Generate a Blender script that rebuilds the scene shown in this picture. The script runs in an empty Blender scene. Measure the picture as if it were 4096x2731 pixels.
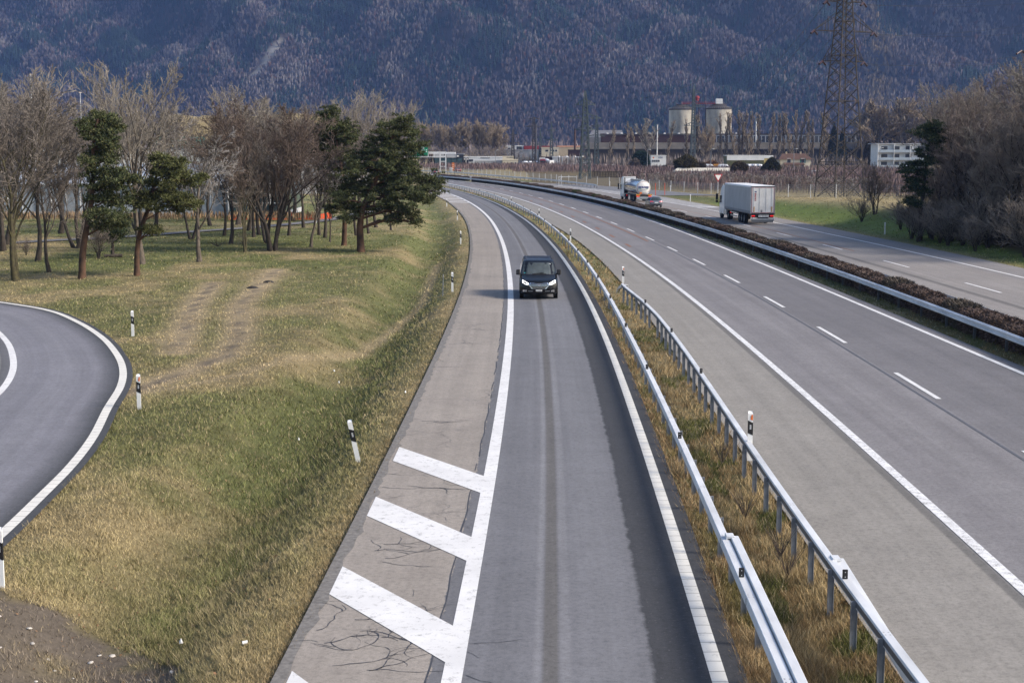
import bpy, math, random
import numpy as np
from mathutils import Vector, Matrix

R = math.radians
scene = bpy.context.scene
COL = scene.collection

# ------------------------------------------------------------------ camera, sky, sun, exposure
cam_d = bpy.data.cameras.new('camera')
cam_d.sensor_fit = 'HORIZONTAL'
cam_d.sensor_width = 36.0
cam_d.lens = 51.28
cam_d.clip_start = 0.5
cam_d.clip_end = 20000
cam = bpy.data.objects.new('camera', cam_d)
COL.objects.link(cam)
cam.location = (0, 0, 7.75)
cam.rotation_euler = (R(90 - 7.5), 0, 0)
scene.camera = cam

SUN_EL, SUN_AZ = 34.0, 104.0            # azimuth measured clockwise from +Y (the way the camera looks)
world = bpy.data.worlds.new('World')
scene.world = world
world.use_nodes = True
wn = world.node_tree
sky = wn.nodes.new('ShaderNodeTexSky')
sky.sky_type = 'NISHITA'
sky.sun_disc = False
sky.sun_elevation = R(SUN_EL)
sky.sun_rotation = R(SUN_AZ)
sky.dust_density = 2.0
wn.links.new(sky.outputs[0], wn.nodes['Background'].inputs['Color'])
wn.nodes['Background'].inputs['Strength'].default_value = 0.128

sd = bpy.data.lights.new('sun', 'SUN')
sd.energy = 3.3
sd.angle = R(12.0)
sd.color = (1.0, 0.90, 0.77)
sun = bpy.data.objects.new('sun', sd)
COL.objects.link(sun)
S = Vector((math.cos(R(SUN_EL)) * math.sin(R(SUN_AZ)), math.cos(R(SUN_EL)) * math.cos(R(SUN_AZ)), math.sin(R(SUN_EL))))
sun.rotation_euler = S.to_track_quat('Z', 'Y').to_euler()
sun.location = S * 200

scene.view_settings.view_transform = 'Standard'
scene.view_settings.look = 'None'
scene.view_settings.exposure = 0.66
scene.view_settings.gamma = 1.0
scene.cycles.use_denoising = True
scene.cycles.max_bounces = 5
scene.cycles.diffuse_bounces = 2
scene.cycles.glossy_bounces = 2
scene.cycles.transmission_bounces = 3
scene.cycles.transparent_max_bounces = 8
scene.cycles.volume_bounces = 0

rng = np.random.default_rng(7)
rnd = random.Random(11)

# ------------------------------------------------------------------ helpers: objects and labels
def link(o, parent=None):
    COL.objects.link(o)
    if parent is not None:
        o.parent = parent
    return o

def tag(o, label=None, cat=None, group=None, kind=None):
    if label: o['label'] = label
    if cat: o['category'] = cat
    if group: o['group'] = group
    if kind: o['kind'] = kind
    return o

def thing(name, label, cat, loc=(0, 0, 0), rz=0.0, group=None, sc=None):
    o = bpy.data.objects.new(name, None)
    o.empty_display_size = 0.2
    link(o)
    o.location = loc
    o.rotation_euler = (0, 0, rz)
    if sc is not None:
        o.scale = sc if isinstance(sc, tuple) else (sc, sc, sc)
    return tag(o, label, cat, group)

def dup(root, loc, rz=0.0, label=None, group=None, sc=None):
    r = root.copy(); COL.objects.link(r)
    r.location = loc; r.rotation_euler = (0, 0, rz)
    if label: r['label'] = label
    if group: r['group'] = group
    if sc is not None:
        r.scale = sc if isinstance(sc, tuple) else (sc, sc, sc)
    for ch in list(root.children):
        c = ch.copy(); COL.objects.link(c); c.parent = r
        for gch in list(ch.children):
            d = gch.copy(); COL.objects.link(d); d.parent = c
    return r

ORD = ['first', 'second', 'third', 'fourth', 'fifth', 'sixth', 'seventh', 'eighth', 'ninth', 'tenth', 'eleventh', 'twelfth',
       'thirteenth', 'fourteenth', 'fifteenth', 'sixteenth', 'seventeenth', 'eighteenth', 'nineteenth', 'twentieth',
       'twenty-first', 'twenty-second', 'twenty-third', 'twenty-fourth', 'twenty-fifth', 'twenty-sixth', 'twenty-seventh',
       'twenty-eighth', 'twenty-ninth', 'thirtieth', 'thirty-first', 'thirty-second', 'thirty-third', 'thirty-fourth']

class MB:
    """collects boxes, bars, tubes and faces and links them as ONE mesh object"""
    def __init__(s):
        s.v = []; s.f = []; s.m = []
    def add(s, verts, faces, m=0):
        b = len(s.v)
        s.v += [tuple(p) for p in verts]
        s.f += [tuple(i + b for i in f) for f in faces]
        s.m += [m] * len(faces)
        return s
    def box(s, x0, x1, y0, y1, z0, z1, m=0, M=None):
        vs = [(x0, y0, z0), (x1, y0, z0), (x1, y1, z0), (x0, y1, z0), (x0, y0, z1), (x1, y0, z1), (x1, y1, z1), (x0, y1, z1)]
        if M is not None: vs = [tuple(M @ Vector(p)) for p in vs]
        return s.add(vs, [(0, 3, 2, 1), (4, 5, 6, 7), (0, 1, 5, 4), (1, 2, 6, 5), (2, 3, 7, 6), (3, 0, 4, 7)], m)
    def bbox(s, x0, x1, y0, y1, z0, z1, b=0.02, m=0):
        # box with chamfered vertical and top edges
        def ring(z, i):
            return [(x0 + i, y0, z), (x1 - i, y0, z), (x1, y0 + i, z), (x1, y1 - i, z), (x1 - i, y1, z), (x0 + i, y1, z), (x0, y1 - i, z), (x0, y0 + i, z)]
        def inner(z):
            return [(x0 + 1.6 * b, y0 + b, z), (x1 - 1.6 * b, y0 + b, z), (x1 - b, y0 + 1.6 * b, z), (x1 - b, y1 - 1.6 * b, z), (x1 - 1.6 * b, y1 - b, z), (x0 + 1.6 * b, y1 - b, z), (x0 + b, y1 - 1.6 * b, z), (x0 + b, y0 + 1.6 * b, z)]
        vs = inner(z0) + ring(z0 + b, b) + ring(z1 - b, b) + inner(z1)
        fs = [tuple(range(7, -1, -1)), tuple(range(24, 32))]
        for k in range(3):
            for i in range(8):
                j = (i + 1) % 8
                fs.append((k * 8 + i, k * 8 + j, k * 8 + 8 + j, k * 8 + 8 + i))
        return s.add(vs, fs, m)
    def bar(s, p, q, w, h=None, m=0):
        h = w if h is None else h
        p = Vector(p); q = Vector(q); d = q - p
        if d.length < 1e-6: return s
        d.normalize()
        up = Vector((0, 0, 1)) if abs(d.z) < 0.95 else Vector((0, 1, 0))
        a = d.cross(up).normalized() * w / 2; b = a.cross(d).normalized() * h / 2
        vs = [p - a - b, p + a - b, p + a + b, p - a + b, q - a - b, q + a - b, q + a + b, q - a + b]
        return s.add(vs, [(0, 1, 2, 3), (7, 6, 5, 4), (0, 4, 5, 1), (1, 5, 6, 2), (2, 6, 7, 3), (3, 7, 4, 0)], m)
    def tube(s, pts, rad, n=6, m=0, cap=True):
        pts = [Vector(p) for p in pts]
        if not hasattr(rad, '__len__'): rad = [rad] * len(pts)
        b = len(s.v); u = None
        for i, p in enumerate(pts):
            d = (pts[min(i + 1, len(pts) - 1)] - pts[max(i - 1, 0)])
            d = d.normalized() if d.length > 1e-9 else Vector((0, 0, 1))
            if u is None:
                u = d.orthogonal().normalized()
            else:
                u = u - d * u.dot(d)
                u = u.normalized() if u.length > 1e-6 else d.orthogonal().normalized()
            w = d.cross(u)
            for k in range(n):
                a = 2 * math.pi * k / n
                s.v.append(tuple(p + (u * math.cos(a) + w * math.sin(a)) * rad[i]))
        for i in range(len(pts) - 1):
            for k in range(n):
                s.f.append((b + i * n + k, b + i * n + (k + 1) % n, b + (i + 1) * n + (k + 1) % n, b + (i + 1) * n + k)); s.m.append(m)
        if cap:
            s.f.append(tuple(b + k for k in reversed(range(n)))); s.m.append(m)
            s.f.append(tuple(b + (len(pts) - 1) * n + k for k in range(n))); s.m.append(m)
        return s
    def lathe(s, prof, c=(0, 0, 0), n=24, m=0, axis='z'):
        b = len(s.v)
        for r, z in prof:
            for k in range(n):
                a = 2 * math.pi * k / n
                if axis == 'z': s.v.append((c[0] + r * math.cos(a), c[1] + r * math.sin(a), c[2] + z))
                elif axis == 'x': s.v.append((c[0] + z, c[1] + r * math.cos(a), c[2] + r * math.sin(a)))
                else: s.v.append((c[0] + r * math.sin(a), c[1] + z, c[2] + r * math.cos(a)))
        for i in range(len(prof) - 1):
            for k in range(n):
                s.f.append((b + i * n + k, b + i * n + (k + 1) % n, b + (i + 1) * n + (k + 1) % n, b + (i + 1) * n + k)); s.m.append(m)
        return s
    def prism(s, poly, z0, z1, m=0):
        n = len(poly)
        vs = [(x, y, z0) for x, y in poly] + [(x, y, z1) for x, y in poly]
        fs = [tuple(range(n - 1, -1, -1)), tuple(range(n, 2 * n))]
        for i in range(n):
            j = (i + 1) % n
            fs.append((i, j, n + j, n + i))
        return s.add(vs, fs, m)
    def slab(s, poly, plane, t, m=0):
        """thin plate: poly in 3D, thickness t along plane normal vector"""
        n = len(poly); nv = Vector(plane).normalized() * t
        vs = [tuple(p) for p in poly] + [tuple(Vector(p) + nv) for p in poly]
        fs = [tuple(range(n - 1, -1, -1)), tuple(range(n, 2 * n))]
        for i in range(n):
            j = (i + 1) % n
            fs.append((i, j, n + j, n + i))
        return s.add(vs, fs, m)
    def build(s, name, mats, parent=None, smooth=False, loc=None):
        me = bpy.data.meshes.new(name)
        me.from_pydata(s.v, [], s.f)
        for mt in (mats if isinstance(mats, (list, tuple)) else [mats]):
            me.materials.append(mt)
        if any(s.m): me.polygons.foreach_set('material_index', s.m)
        if smooth: me.polygons.foreach_set('use_smooth', [True] * len(s.f))
        me.update()
        o = bpy.data.objects.new(name, me)
        if loc is not None: o.location = loc
        return link(o, parent)

def np_mesh(name, V, Fc, nper, mats, parent=None, col=None, smooth=False, mi=None):
    """mesh from numpy arrays: V (n,3), Fc (m,nper); col (n,3) per-vertex colour attribute 'Col'"""
    me = bpy.data.meshes.new(name)
    V = np.ascontiguousarray(V, dtype=np.float32); Fc = np.ascontiguousarray(Fc, dtype=np.int32)
    me.vertices.add(len(V)); me.vertices.foreach_set('co', V.ravel())
    me.loops.add(Fc.size); me.loops.foreach_set('vertex_index', Fc.ravel())
    me.polygons.add(len(Fc))
    me.polygons.foreach_set('loop_start', np.arange(0, Fc.size, nper, dtype=np.int32))
    me.polygons.foreach_set('loop_total', np.full(len(Fc), nper, dtype=np.int32))
    for mt in (mats if isinstance(mats, (list, tuple)) else [mats]): me.materials.append(mt)
    if mi is not None: me.polygons.foreach_set('material_index', np.asarray(mi, dtype=np.int32))
    if smooth: me.polygons.foreach_set('use_smooth', np.ones(len(Fc), dtype=bool))
    if col is not None:
        at = me.attributes.new('Col', 'FLOAT_COLOR', 'POINT')
        c = np.ones((len(V), 4), dtype=np.float32); c[:, :3] = col
        at.data.foreach_set('color', c.ravel())
    me.update(calc_edges=True)
    o = bpy.data.objects.new(name, me)
    return link(o, parent)

# ------------------------------------------------------------------ procedural materials
class NT:
    def __init__(s, name):
        s.mat = bpy.data.materials.new(name); s.mat.use_nodes = True
        s.t = s.mat.node_tree; s.b = s.t.nodes['Principled BSDF']
    def n(s, ty, **kw):
        nd = s.t.nodes.new(ty)
        for k, v in kw.items(): setattr(nd, k, v)
        return nd
    def l(s, a, b): s.t.links.new(a, b)
    def coord(s, which='Object', scale=(1, 1, 1)):
        c = s.n('ShaderNodeTexCoord'); m = s.n('ShaderNodeMapping'); m.inputs['Scale'].default_value = scale
        s.l(c.outputs[which], m.inputs['Vector']); return m.outputs[0]
    def noise(s, vec, scale, detail=4, rough=0.6):
        t = s.n('ShaderNodeTexNoise'); t.inputs['Scale'].default_value = scale; t.inputs['Detail'].default_value = detail
        t.inputs['Roughness'].default_value = rough
        s.l(vec, t.inputs['Vector']); return t.outputs['Fac']
    def ramp(s, fac, stops):
        r = s.n('ShaderNodeValToRGB'); e = r.color_ramp.elements
        while len(e) < len(stops): e.new(0.5)
        for el, (p, c) in zip(e, stops):
            el.position = p; el.color = (c[0], c[1], c[2], 1) if hasattr(c, '__len__') else (c, c, c, 1)
        s.l(fac, r.inputs['Fac']); return r.outputs['Color']
    def mix(s, fac, a, b, mode='MIX'):
        m = s.n('ShaderNodeMix', data_type='RGBA', blend_type=mode)
        for src, sock in ((fac, m.inputs[0]), (a, m.inputs[6]), (b, m.inputs[7])):
            if isinstance(src, (int, float)): sock.default_value = src
            elif isinstance(src, tuple): sock.default_value = (src[0], src[1], src[2], 1)
            else: s.l(src, sock)
        return m.outputs[2]
    def math(s, op, a, b=None, c=None):
        m = s.n('ShaderNodeMath', operation=op)
        for i, src in enumerate((a, b, c)):
            if src is None: continue
            if isinstance(src, (int, float)): m.inputs[i].default_value = src
            else: s.l(src, m.inputs[i])
        return m.outputs[0]
    def band(s, val, a, b, soft):
        """1 inside a..b with soft edges"""
        m1 = s.n('ShaderNodeMapRange', clamp=True); m1.inputs['From Min'].default_value = a - soft; m1.inputs['From Max'].default_value = a + soft
        m2 = s.n('ShaderNodeMapRange', clamp=True); m2.inputs['From Min'].default_value = b + soft; m2.inputs['From Max'].default_value = b - soft
        s.l(val, m1.inputs['Value']); s.l(val, m2.inputs['Value'])
        return s.math('MULTIPLY', m1.outputs[0], m2.outputs[0])
    def bump(s, h, strength=0.3, dist=0.02):
        b = s.n('ShaderNodeBump'); b.inputs['Strength'].default_value = strength; b.inputs['Distance'].default_value = dist
        s.l(h, b.inputs['Height']); s.l(b.outputs[0], s.b.inputs['Normal'])
    def color(s, c): s.l(c, s.b.inputs['Base Color'])
    def set(s, rough=0.7, metal=0.0, spec=0.5, coat=0.0):
        s.b.inputs['Roughness'].default_value = rough; s.b.inputs['Metallic'].default_value = metal
        s.b.inputs['Specular IOR Level'].default_value = spec; s.b.inputs['Coat Weight'].default_value = coat
        return s.mat

def mat(name, c, var=0.18, scale=6.0, rough=0.7, metal=0.0, spec=0.4, coat=0.0, bump=0.0, stretch=(1, 1, 1), c2=None):
    t = NT(name); v = t.coord('Object', stretch)
    f = t.noise(v, scale, 5)
    lo = tuple(max(0, k * (1 - var)) for k in c); hi = tuple(min(1, k * (1 + var)) for k in c) if c2 is None else c2
    t.color(t.ramp(f, [(0.3, lo), (0.7, hi)]))
    if bump: t.bump(f, bump)
    return t.set(rough, metal, spec, coat)

def emit(name, c, strength, base=None):
    t = NT(name); t.b.inputs['Base Color'].default_value = (*(base or c), 1)
    t.b.inputs['Emission Color'].default_value = (*c, 1); t.b.inputs['Emission Strength'].default_value = strength
    t.b.inputs['Roughness'].default_value = 0.3
    return t.mat

def glass(name, c=(0.02, 0.025, 0.03), rough=0.08):
    t = NT(name); v = t.coord('Object'); f = t.noise(v, 1.2, 2)
    t.color(t.ramp(f, [(0.35, c), (0.7, tuple(k * 1.8 for k in c))]))
    return t.set(rough, 0.0, 0.6)

# ------------------------------------------------------------------ noise for shapes
def vnoise(x, y, seed=0):
    x = np.asarray(x, float); y = np.asarray(y, float)
    xi = np.floor(x).astype(np.int64); yi = np.floor(y).astype(np.int64); xf = x - xi; yf = y - yi
    u = xf * xf * (3 - 2 * xf); w = yf * yf * (3 - 2 * yf)
    def h(a, b):
        n = (a * 374761393 + b * 668265263 + seed * 1274126177) & 0xffffffff
        n = ((n ^ (n >> 13)) * 1274126177) & 0xffffffff
        n = n ^ (n >> 16)
        return (n & 0xffff) / 65535.0
    return (h(xi, yi) * (1 - u) + h(xi + 1, yi) * u) * (1 - w) + (h(xi, yi + 1) * (1 - u) + h(xi + 1, yi + 1) * u) * w

def fbm(x, y, oct=4, seed=0):
    s = 0; a = 0.5; t = 0
    for k in range(oct):
        s = s + a * vnoise(x * 2 ** k, y * 2 ** k, seed + k * 17); t += a; a *= 0.5
    return s / t

def sstep(a, b, x):
    t = np.clip((np.asarray(x, float) - a) / (b - a), 0, 1)
    return t * t * (3 - 2 * t)

# ------------------------------------------------------------------ the run of the roads: x of each line at distance y
YS = np.array([-30, 0, 20, 40, 60, 80, 100, 120, 140, 160, 180, 200, 220, 240, 260, 280, 300, 330, 360, 400, 440], float)
class Curve:
    def __init__(s, vals, ys=YS):
        s.y = np.asarray(ys, float); s.x = np.asarray(vals, float)
        s.d = np.gradient(s.x, s.y)
    def __call__(s, y):
        y = np.asarray(y, float); yc = np.clip(y, s.y[0], s.y[-1])
        i = np.clip(np.searchsorted(s.y, yc) - 1, 0, len(s.y) - 2)
        h = s.y[i + 1] - s.y[i]; t = (yc - s.y[i]) / h
        r = ((1 + 2 * t) * (1 - t) ** 2) * s.x[i] + t * (1 - t) ** 2 * h * s.d[i] + t * t * (3 - 2 * t) * s.x[i + 1] + t * t * (t - 1) * h * s.d[i + 1]
        dd = np.where(y > s.y[-1], s.d[-1], s.d[0])
        return r + dd * (y - yc)
    def off(s, o): return Curve(s.x + o, s.y)

cA = Curve([-4.6, -3.96, -3.46, -3.06, -2.8, -2.72, -2.9, -3.35, -4.05, -5.0, -6.3, -7.87, -9.75, -11.97, -14.39, -16.81, -19.24, -22.87, -26.51, -31.36, -36.21])
cB = Curve([-2.4, -1.53, -0.91, -0.4, -0.12, -0.08, -0.29, -0.72, -1.38, -2.26, -3.43, -4.89, -6.67, -8.8, -11.3, -14.1, -17.1, -21.65, -26.11, -32.06, -38.0])
cC = Curve([1.4, 2.37, 3.04, 3.55, 3.88, 3.95, 3.73, 3.28, 2.57, 1.6, 0.32, -1.22, -3.08, -5.28, -7.84, -10.77, -14.11, -19.52, -24.93, -32.14, -39.36])
cK = Curve([8.0, 8.59, 9.0, 9.3, 9.45, 9.4, 9.1, 8.55, 7.79, 6.79, 5.5, 3.99, 2.17, 0.05, -2.4, -5.18, -8.31, -13.74, -20.11, -30.01, -40.19])
cL = Curve([12.3, 12.74, 13.05, 13.32, 13.48, 13.38, 13.0, 12.37, 11.51, 10.45, 9.18, 7.69, 5.97, 3.99, 1.72, -0.89, -3.89, -9.27, -15.92, -26.0, -36.4])
cM = Curve([18.9, 18.5, 18.2, 17.95, 17.7, 17.43, 17.1, 16.66, 16.04, 15.19, 14.08, 12.66, 10.89, 8.76, 6.24, 3.31, -0.02, -5.8, -12.48, -22.56, -32.85])
cR1 = Curve(cC.x + np.interp(YS, [20, 60, 100, 200, 300, 440], [0.66, 0.68, 0.86, 0.95, 1.1, 6.0]))
cR3 = Curve([18.5, 18.7, 18.9, 19.07, 19.2, 19.15, 18.82, 18.26, 17.4, 16.3, 14.95, 13.36, 11.55, 9.48, 7.12, 4.43, 1.35, -4.09, -10.75, -21.65, -32.99])
cOD = Curve([27.5, 27.32, 27.18, 27.04, 26.9, 26.65, 26.19, 25.5, 24.66, 23.5, 22.05, 20.3, 18.35, 16.2, 13.8, 11.1, 8.1, 3.13, -3.67, -14.74, -26.22])
cQ = Curve([32.1, 32.0, 31.95, 31.85, 31.65, 31.35, 30.85, 30.05, 28.95, 27.8, 26.3, 24.6, 22.5, 20.3, 17.8, 15.1, 12.1, 6.7, -0.1, -11.1, -22.5])
cRE = Curve([34.9, 34.6, 34.4, 34.3, 34.1, 33.9, 33.5, 32.8, 31.8, 30.7, 29.55, 28.15, 26.5, 24.95, 23.4, 22, 20.5, 12, -0.2, -11.2, -22.6])
# outer edge of slip road and, further off, of the opposite carriageway
cSR = Curve([35.4, 30.6, 26.2, 20.8, 14.1, 10.0, -2.5, -17.6, -29], [249.3, 267, 285.3, 307.9, 327.0, 334, 388.2, 452.4, 487])
cJ = Curve([5.3, 5.5, 5.75, 6.0, 6.3, 6.45, 6.3, 5.8, 4.9, 3.55, 2.0, 0.3, -1.7, -3.9, -6.4, -9.2, -12.1, -16.3, -20.2, -25.4, -30.6])
cR2 = lambda y: 5.45 + 0.75 * sstep(18, 62, y) - 0.015 * (np.asarray(y, float) - 62) * (np.asarray(y, float) > 62) - 0.2 * sstep(66, 76, y)
LOOP_EDGE = [(-60, 94), (-45, 88.5), (-34, 82), (-26.4, 74.9), (-22.4, 70.8), (-19.5, 66.0), (-16.8, 60.4), (-14.8, 55.3), (-13.5, 51.3), (-12.6, 47.6), (-11.9, 43.5), (-11.1, 39.2), (-10.6, 35.6), (-10.3, 32.2), (-10.0, 27.9), (-9.7, 20), (-9.6, 5)]
def polyline(pts, step):
    """smooth resampling of a polyline (Catmull-Rom)"""
    P = np.array(pts, float); P = np.vstack([2 * P[0] - P[1], P, 2 * P[-1] - P[-2]])
    out = []
    for i in range(1, len(P) - 2):
        n = max(2, int(np.linalg.norm(P[i + 1] - P[i]) / step))
        for k in range(n):
            t = k / n; a, b, c, d = P[i - 1], P[i], P[i + 1], P[i + 2]
            out.append(0.5 * ((2 * b) + (c - a) * t + (2 * a - 5 * b + 4 * c - d) * t * t + (3 * b - a - 3 * c + d) * t ** 3))
    out.append(P[-2]); return np.array(out)
LOOP = polyline(LOOP_EDGE, 0.8)
_t = np.gradient(LOOP, axis=0); _t /= np.linalg.norm(_t, axis=1)[:, None]
LOOPN = np.stack([_t[:, 1], -_t[:, 0]], 1)          # points into the loop road (left / towards its inside)
if LOOPN[len(LOOP) // 2, 0] > 0: LOOPN = -LOOPN
def loop_dist(x, y):
    """signed distance from the loop road's outer pavement edge, negative on the road"""
    x = np.asarray(x, float).ravel(); y = np.asarray(y, float).ravel(); out = np.empty(len(x))
    for k in range(0, len(x), 20000):
        dx = x[k:k + 20000, None] - LOOP[None, :, 0]; dy = y[k:k + 20000, None] - LOOP[None, :, 1]
        i = np.argmin(dx * dx + dy * dy, axis=1); r = np.arange(len(i))
        out[k:k + 20000] = -(dx[r, i] * LOOPN[i, 0] + dy[r, i] * LOOPN[i, 1])
    return out

def ground_z(x, y):
    x = np.asarray(x, float); y = np.asarray(y, float)
    z = np.full(np.broadcast(x, y).shape, -0.07)
    d = cA(y) - x
    amp = 0.95 * (1 - 0.6 * sstep(90, 200, y)) * (1 - sstep(215, 250, y))
    prof = sstep(0.5, 3.0, d) * (1 - sstep(3.4, 6.0 + 0 * d, d))
    z = z - amp * prof * (d > 0)
    # gentle swell of the meadow left of the ditch
    z = z + np.where(d > 6, 0.10 * sstep(6, 14, d) * (fbm(x / 14, y / 14, 3, 5) - 0.35) * sstep(30, 60, y) * (1 - sstep(-46, -30, -np.abs(x)) * 0), 0)
    # the shallow swale between the two guardrails
    m1 = (x - cR1(y)) * (cR2(y) - x)
    z = z - np.where((m1 > 0) & (y < 90), 0.12 * np.clip(m1 / 0.8, 0, 1), 0)
    # bank beyond the opposite carriageway
    e = x - cRE(y)
    hb = np.interp(y, [60, 120, 150, 166, 195, 230, 246], [0.35, 0.5, 1.9, 1.9, 1.25, 0.4, 0.0])
    z = z + np.where(e > 0, hb * sstep(1.0, 9.5, e) * (0.9 + 0.2 * fbm(x / 6, y / 6, 3, 9)), 0)
    # lumps
    near = np.exp(-np.asarray(y, float) / 160)
    off = (d > 0.4) | (e > 1)
    z = z + np.where(off, 0.06 * (fbm(x / 1.3, y / 1.3, 3, 3) - 0.5) * near * sstep(0.3, 1.2, np.maximum(d, e)), 0)
    return z

def on_road(x, y, ld=None):
    x = np.asarray(x, float); y = np.asarray(y, float)
    r = (x > cA(y) + 0.22 * (vnoise(x * 3, y * 2.2, 4) - 0.25)) & (x < cC(y) + 0.36)
    r |= (x > cJ(y)) & (x < cM(y) + 0.7)
    r |= (x > cR3(y) + 3.0) & (x < np.where(y < 248, cRE(y), cSR(y)))
    if ld is None: ld = loop_dist(x, y).reshape(np.broadcast(x, y).shape)
    r |= (ld < 0) & (x < -5) & (y < 95)
    return r
SOIL = [(-14, 27.6), (-9.9, 25.8), (-8.9, 25.0), (-8.0, 25.2), (-6.6, 24.5), (-5.5, 23.2), (-5.1, 21.6), (-5.0, 18), (-14, 17)]
def in_poly(x, y, poly):
    c = np.zeros(np.shape(x), bool)
    for i in range(len(poly)):
        x0, y0 = poly[i]; x1, y1 = poly[i - 1]
        cond = ((y0 > y) != (y1 > y)) & (x < (x1 - x0) * (y - y0) / ((y1 - y0) + 1e-12) + x0)
        c ^= cond
    return c
def seg_dist(x, y, pts):
    best = np.full(np.shape(x), 1e9)
    for (ax, ay), (bx, by) in zip(pts[:-1], pts[1:]):
        L2 = (bx - ax) ** 2 + (by - ay) ** 2
        t = np.clip(((x - ax) * (bx - ax) + (y - ay) * (by - ay)) / L2, 0, 1)
        best = np.minimum(best, np.hypot(x - ax - t * (bx - ax), y - ay - t * (by - ay)))
    return best
TRACKS = [[(-15.4, 95), (-13.7, 73.2), (-11.5, 61.0), (-10.9, 55), (-12.4, 46.5)], [(-17.6, 86), (-15.9, 72.5), (-13.9, 61.0), (-13.0, 56)], [(-11.9, 46.4), (-9.6, 50.5), (-6.5, 62), (-5.0, 80), (-5.6, 110)]]
def cover(x, y):
    """what grows where: returns weights straw, green, soil, litter (0..1)"""
    d = cA(y) - x; e = x - cRE(y)
    n1 = fbm(x / 3.1, y / 5.0, 4, 21); n2 = fbm(x / 9, y / 14, 3, 33); n3 = fbm(x / 0.8, y / 1.0, 3, 41)
    green = 0.86 * sstep(0.37, 0.64, 0.5 * n1 + 0.35 * n2 + 0.2 * n3)
    green = np.clip(green + 0.95 * np.exp(-((d - 2.9) / 1.2) ** 2) * (n3 + 0.25) * (d > 0), 0, 1)
    green = green * (1 - 0.85 * np.exp(-np.clip(d, 0, None) / 0.9) * (d > 0))
    grove = sstep(92, 106, y) * (d > 4)
    green = np.clip(green + 0.5 * grove * sstep(0.4, 0.55, n2), 0, 1)
    tr = np.full(np.shape(x), 9.0)
    for t in TRACKS[:2]: tr = np.minimum(tr, seg_dist(x, y, t))
    wide = np.exp(-(tr / 0.75) ** 2)
    path3 = np.exp(-(seg_dist(x, y, TRACKS[2]) / 0.35) ** 2) * 0.6
    straw = np.clip(np.maximum(wide, path3), 0, 1) * (d > 0.5)
    green = green * (1 - straw)
    green = np.where(e > 0, np.clip(np.exp(-((e - 3.8) / 2.6) ** 2) * 1.6 + 0.15 * n1, 0, 1), green)
    soil = np.where(in_poly(x + 0.5 * (n3 - 0.5), y + 0.6 * (n1 - 0.5), SOIL), 1.0, 0.0) * sstep(0.26, 0.42, n3 * 0.5 + n1 * 0.5 + 0.08)
    rut = np.exp(-(tr / 0.22) ** 2) * sstep(0.36, 0.52, n3) * 0.9 * (d > 0.5)
    soil = np.maximum(soil, rut)
    ww = sstep(36.5, 39.5, x - 0.02 * (y - 110)) * (y > 60) * (y < 150) * (1 - sstep(140, 152, y))
    return straw, green, soil, ww
def cover_color(x, y, jit=None):
    st, gr, so, ww = cover(x, y)
    k = (0.55 * fbm(x / 1.7, y / 2.2, 3, 77) + 0.75 * fbm(x / 0.55, y / 0.7, 2, 78) - 0.15)[..., None]
    dry = np.array([0.335, 0.272, 0.150]) * (0.7 + 0.6 * k)
    grn = np.array([0.150, 0.162, 0.064]) * (0.7 + 0.6 * k)
    stw = np.array([0.46, 0.365, 0.23]) * (0.75 + 0.5 * k)
    soi = np.array([0.185, 0.155, 0.125]) * (0.75 + 0.5 * k)
    lit = np.array([0.085, 0.055, 0.035]) * (0.7 + 0.6 * k)
    c = dry * (1 - gr[..., None]) + grn * gr[..., None]
    bank = (np.exp(-((x - cRE(y) - 4.2) / 2.6) ** 2) * (x > cRE(y)) * (y < 215))[..., None]
    c = c * (1 - bank) + np.array([0.155, 0.205, 0.052]) * (0.75 + 0.5 * k) * bank
    far = sstep(255, 300, y)[..., None] * (x > 5)[..., None]
    c = c * (1 - far) + np.array([0.17, 0.135, 0.075]) * far
    c = c * (1 - st[..., None]) + stw * st[..., None]
    c = c * (1 - so[..., None]) + soi * so[..., None]
    return c * (1 - ww[..., None]) + lit * ww[..., None]

# ------------------------------------------------------------------ materials of the setting
def attr_mat(name, rough=0.9, fine=40.0, amt=0.35, bump=0.0, spec=0.15):
    t = NT(name); a = t.n('ShaderNodeAttribute'); a.attribute_name = 'Col'
    v = t.coord('Object'); f = t.noise(v, fine, 6, 0.7)
    k = t.ramp(f, [(0.25, 1 - amt), (0.75, 1 + amt * 0.0 + 0.0)]) if False else t.ramp(f, [(0.2, 1 - amt), (0.8, 1.0)])
    m = t.mix(1.0, a.outputs['Color'], k, 'MULTIPLY')
    hi = t.noise(v, fine * 0.13, 4); m2 = t.mix(t.math('MULTIPLY', hi, 0.25), m, a.outputs['Color'], 'ADD')
    t.color(m2)
    if bump: t.bump(f, bump, 0.05)
    return t.set(rough, 0, spec)
M_GROUND = attr_mat('turf_and_soil', fine=9.0, amt=0.55, bump=0.6)
M_BLADE = attr_mat('grass_blades', fine=3.0, amt=0.25)
M_FOREST = attr_mat('hillside_trees', fine=0.35, amt=0.3)

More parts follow.
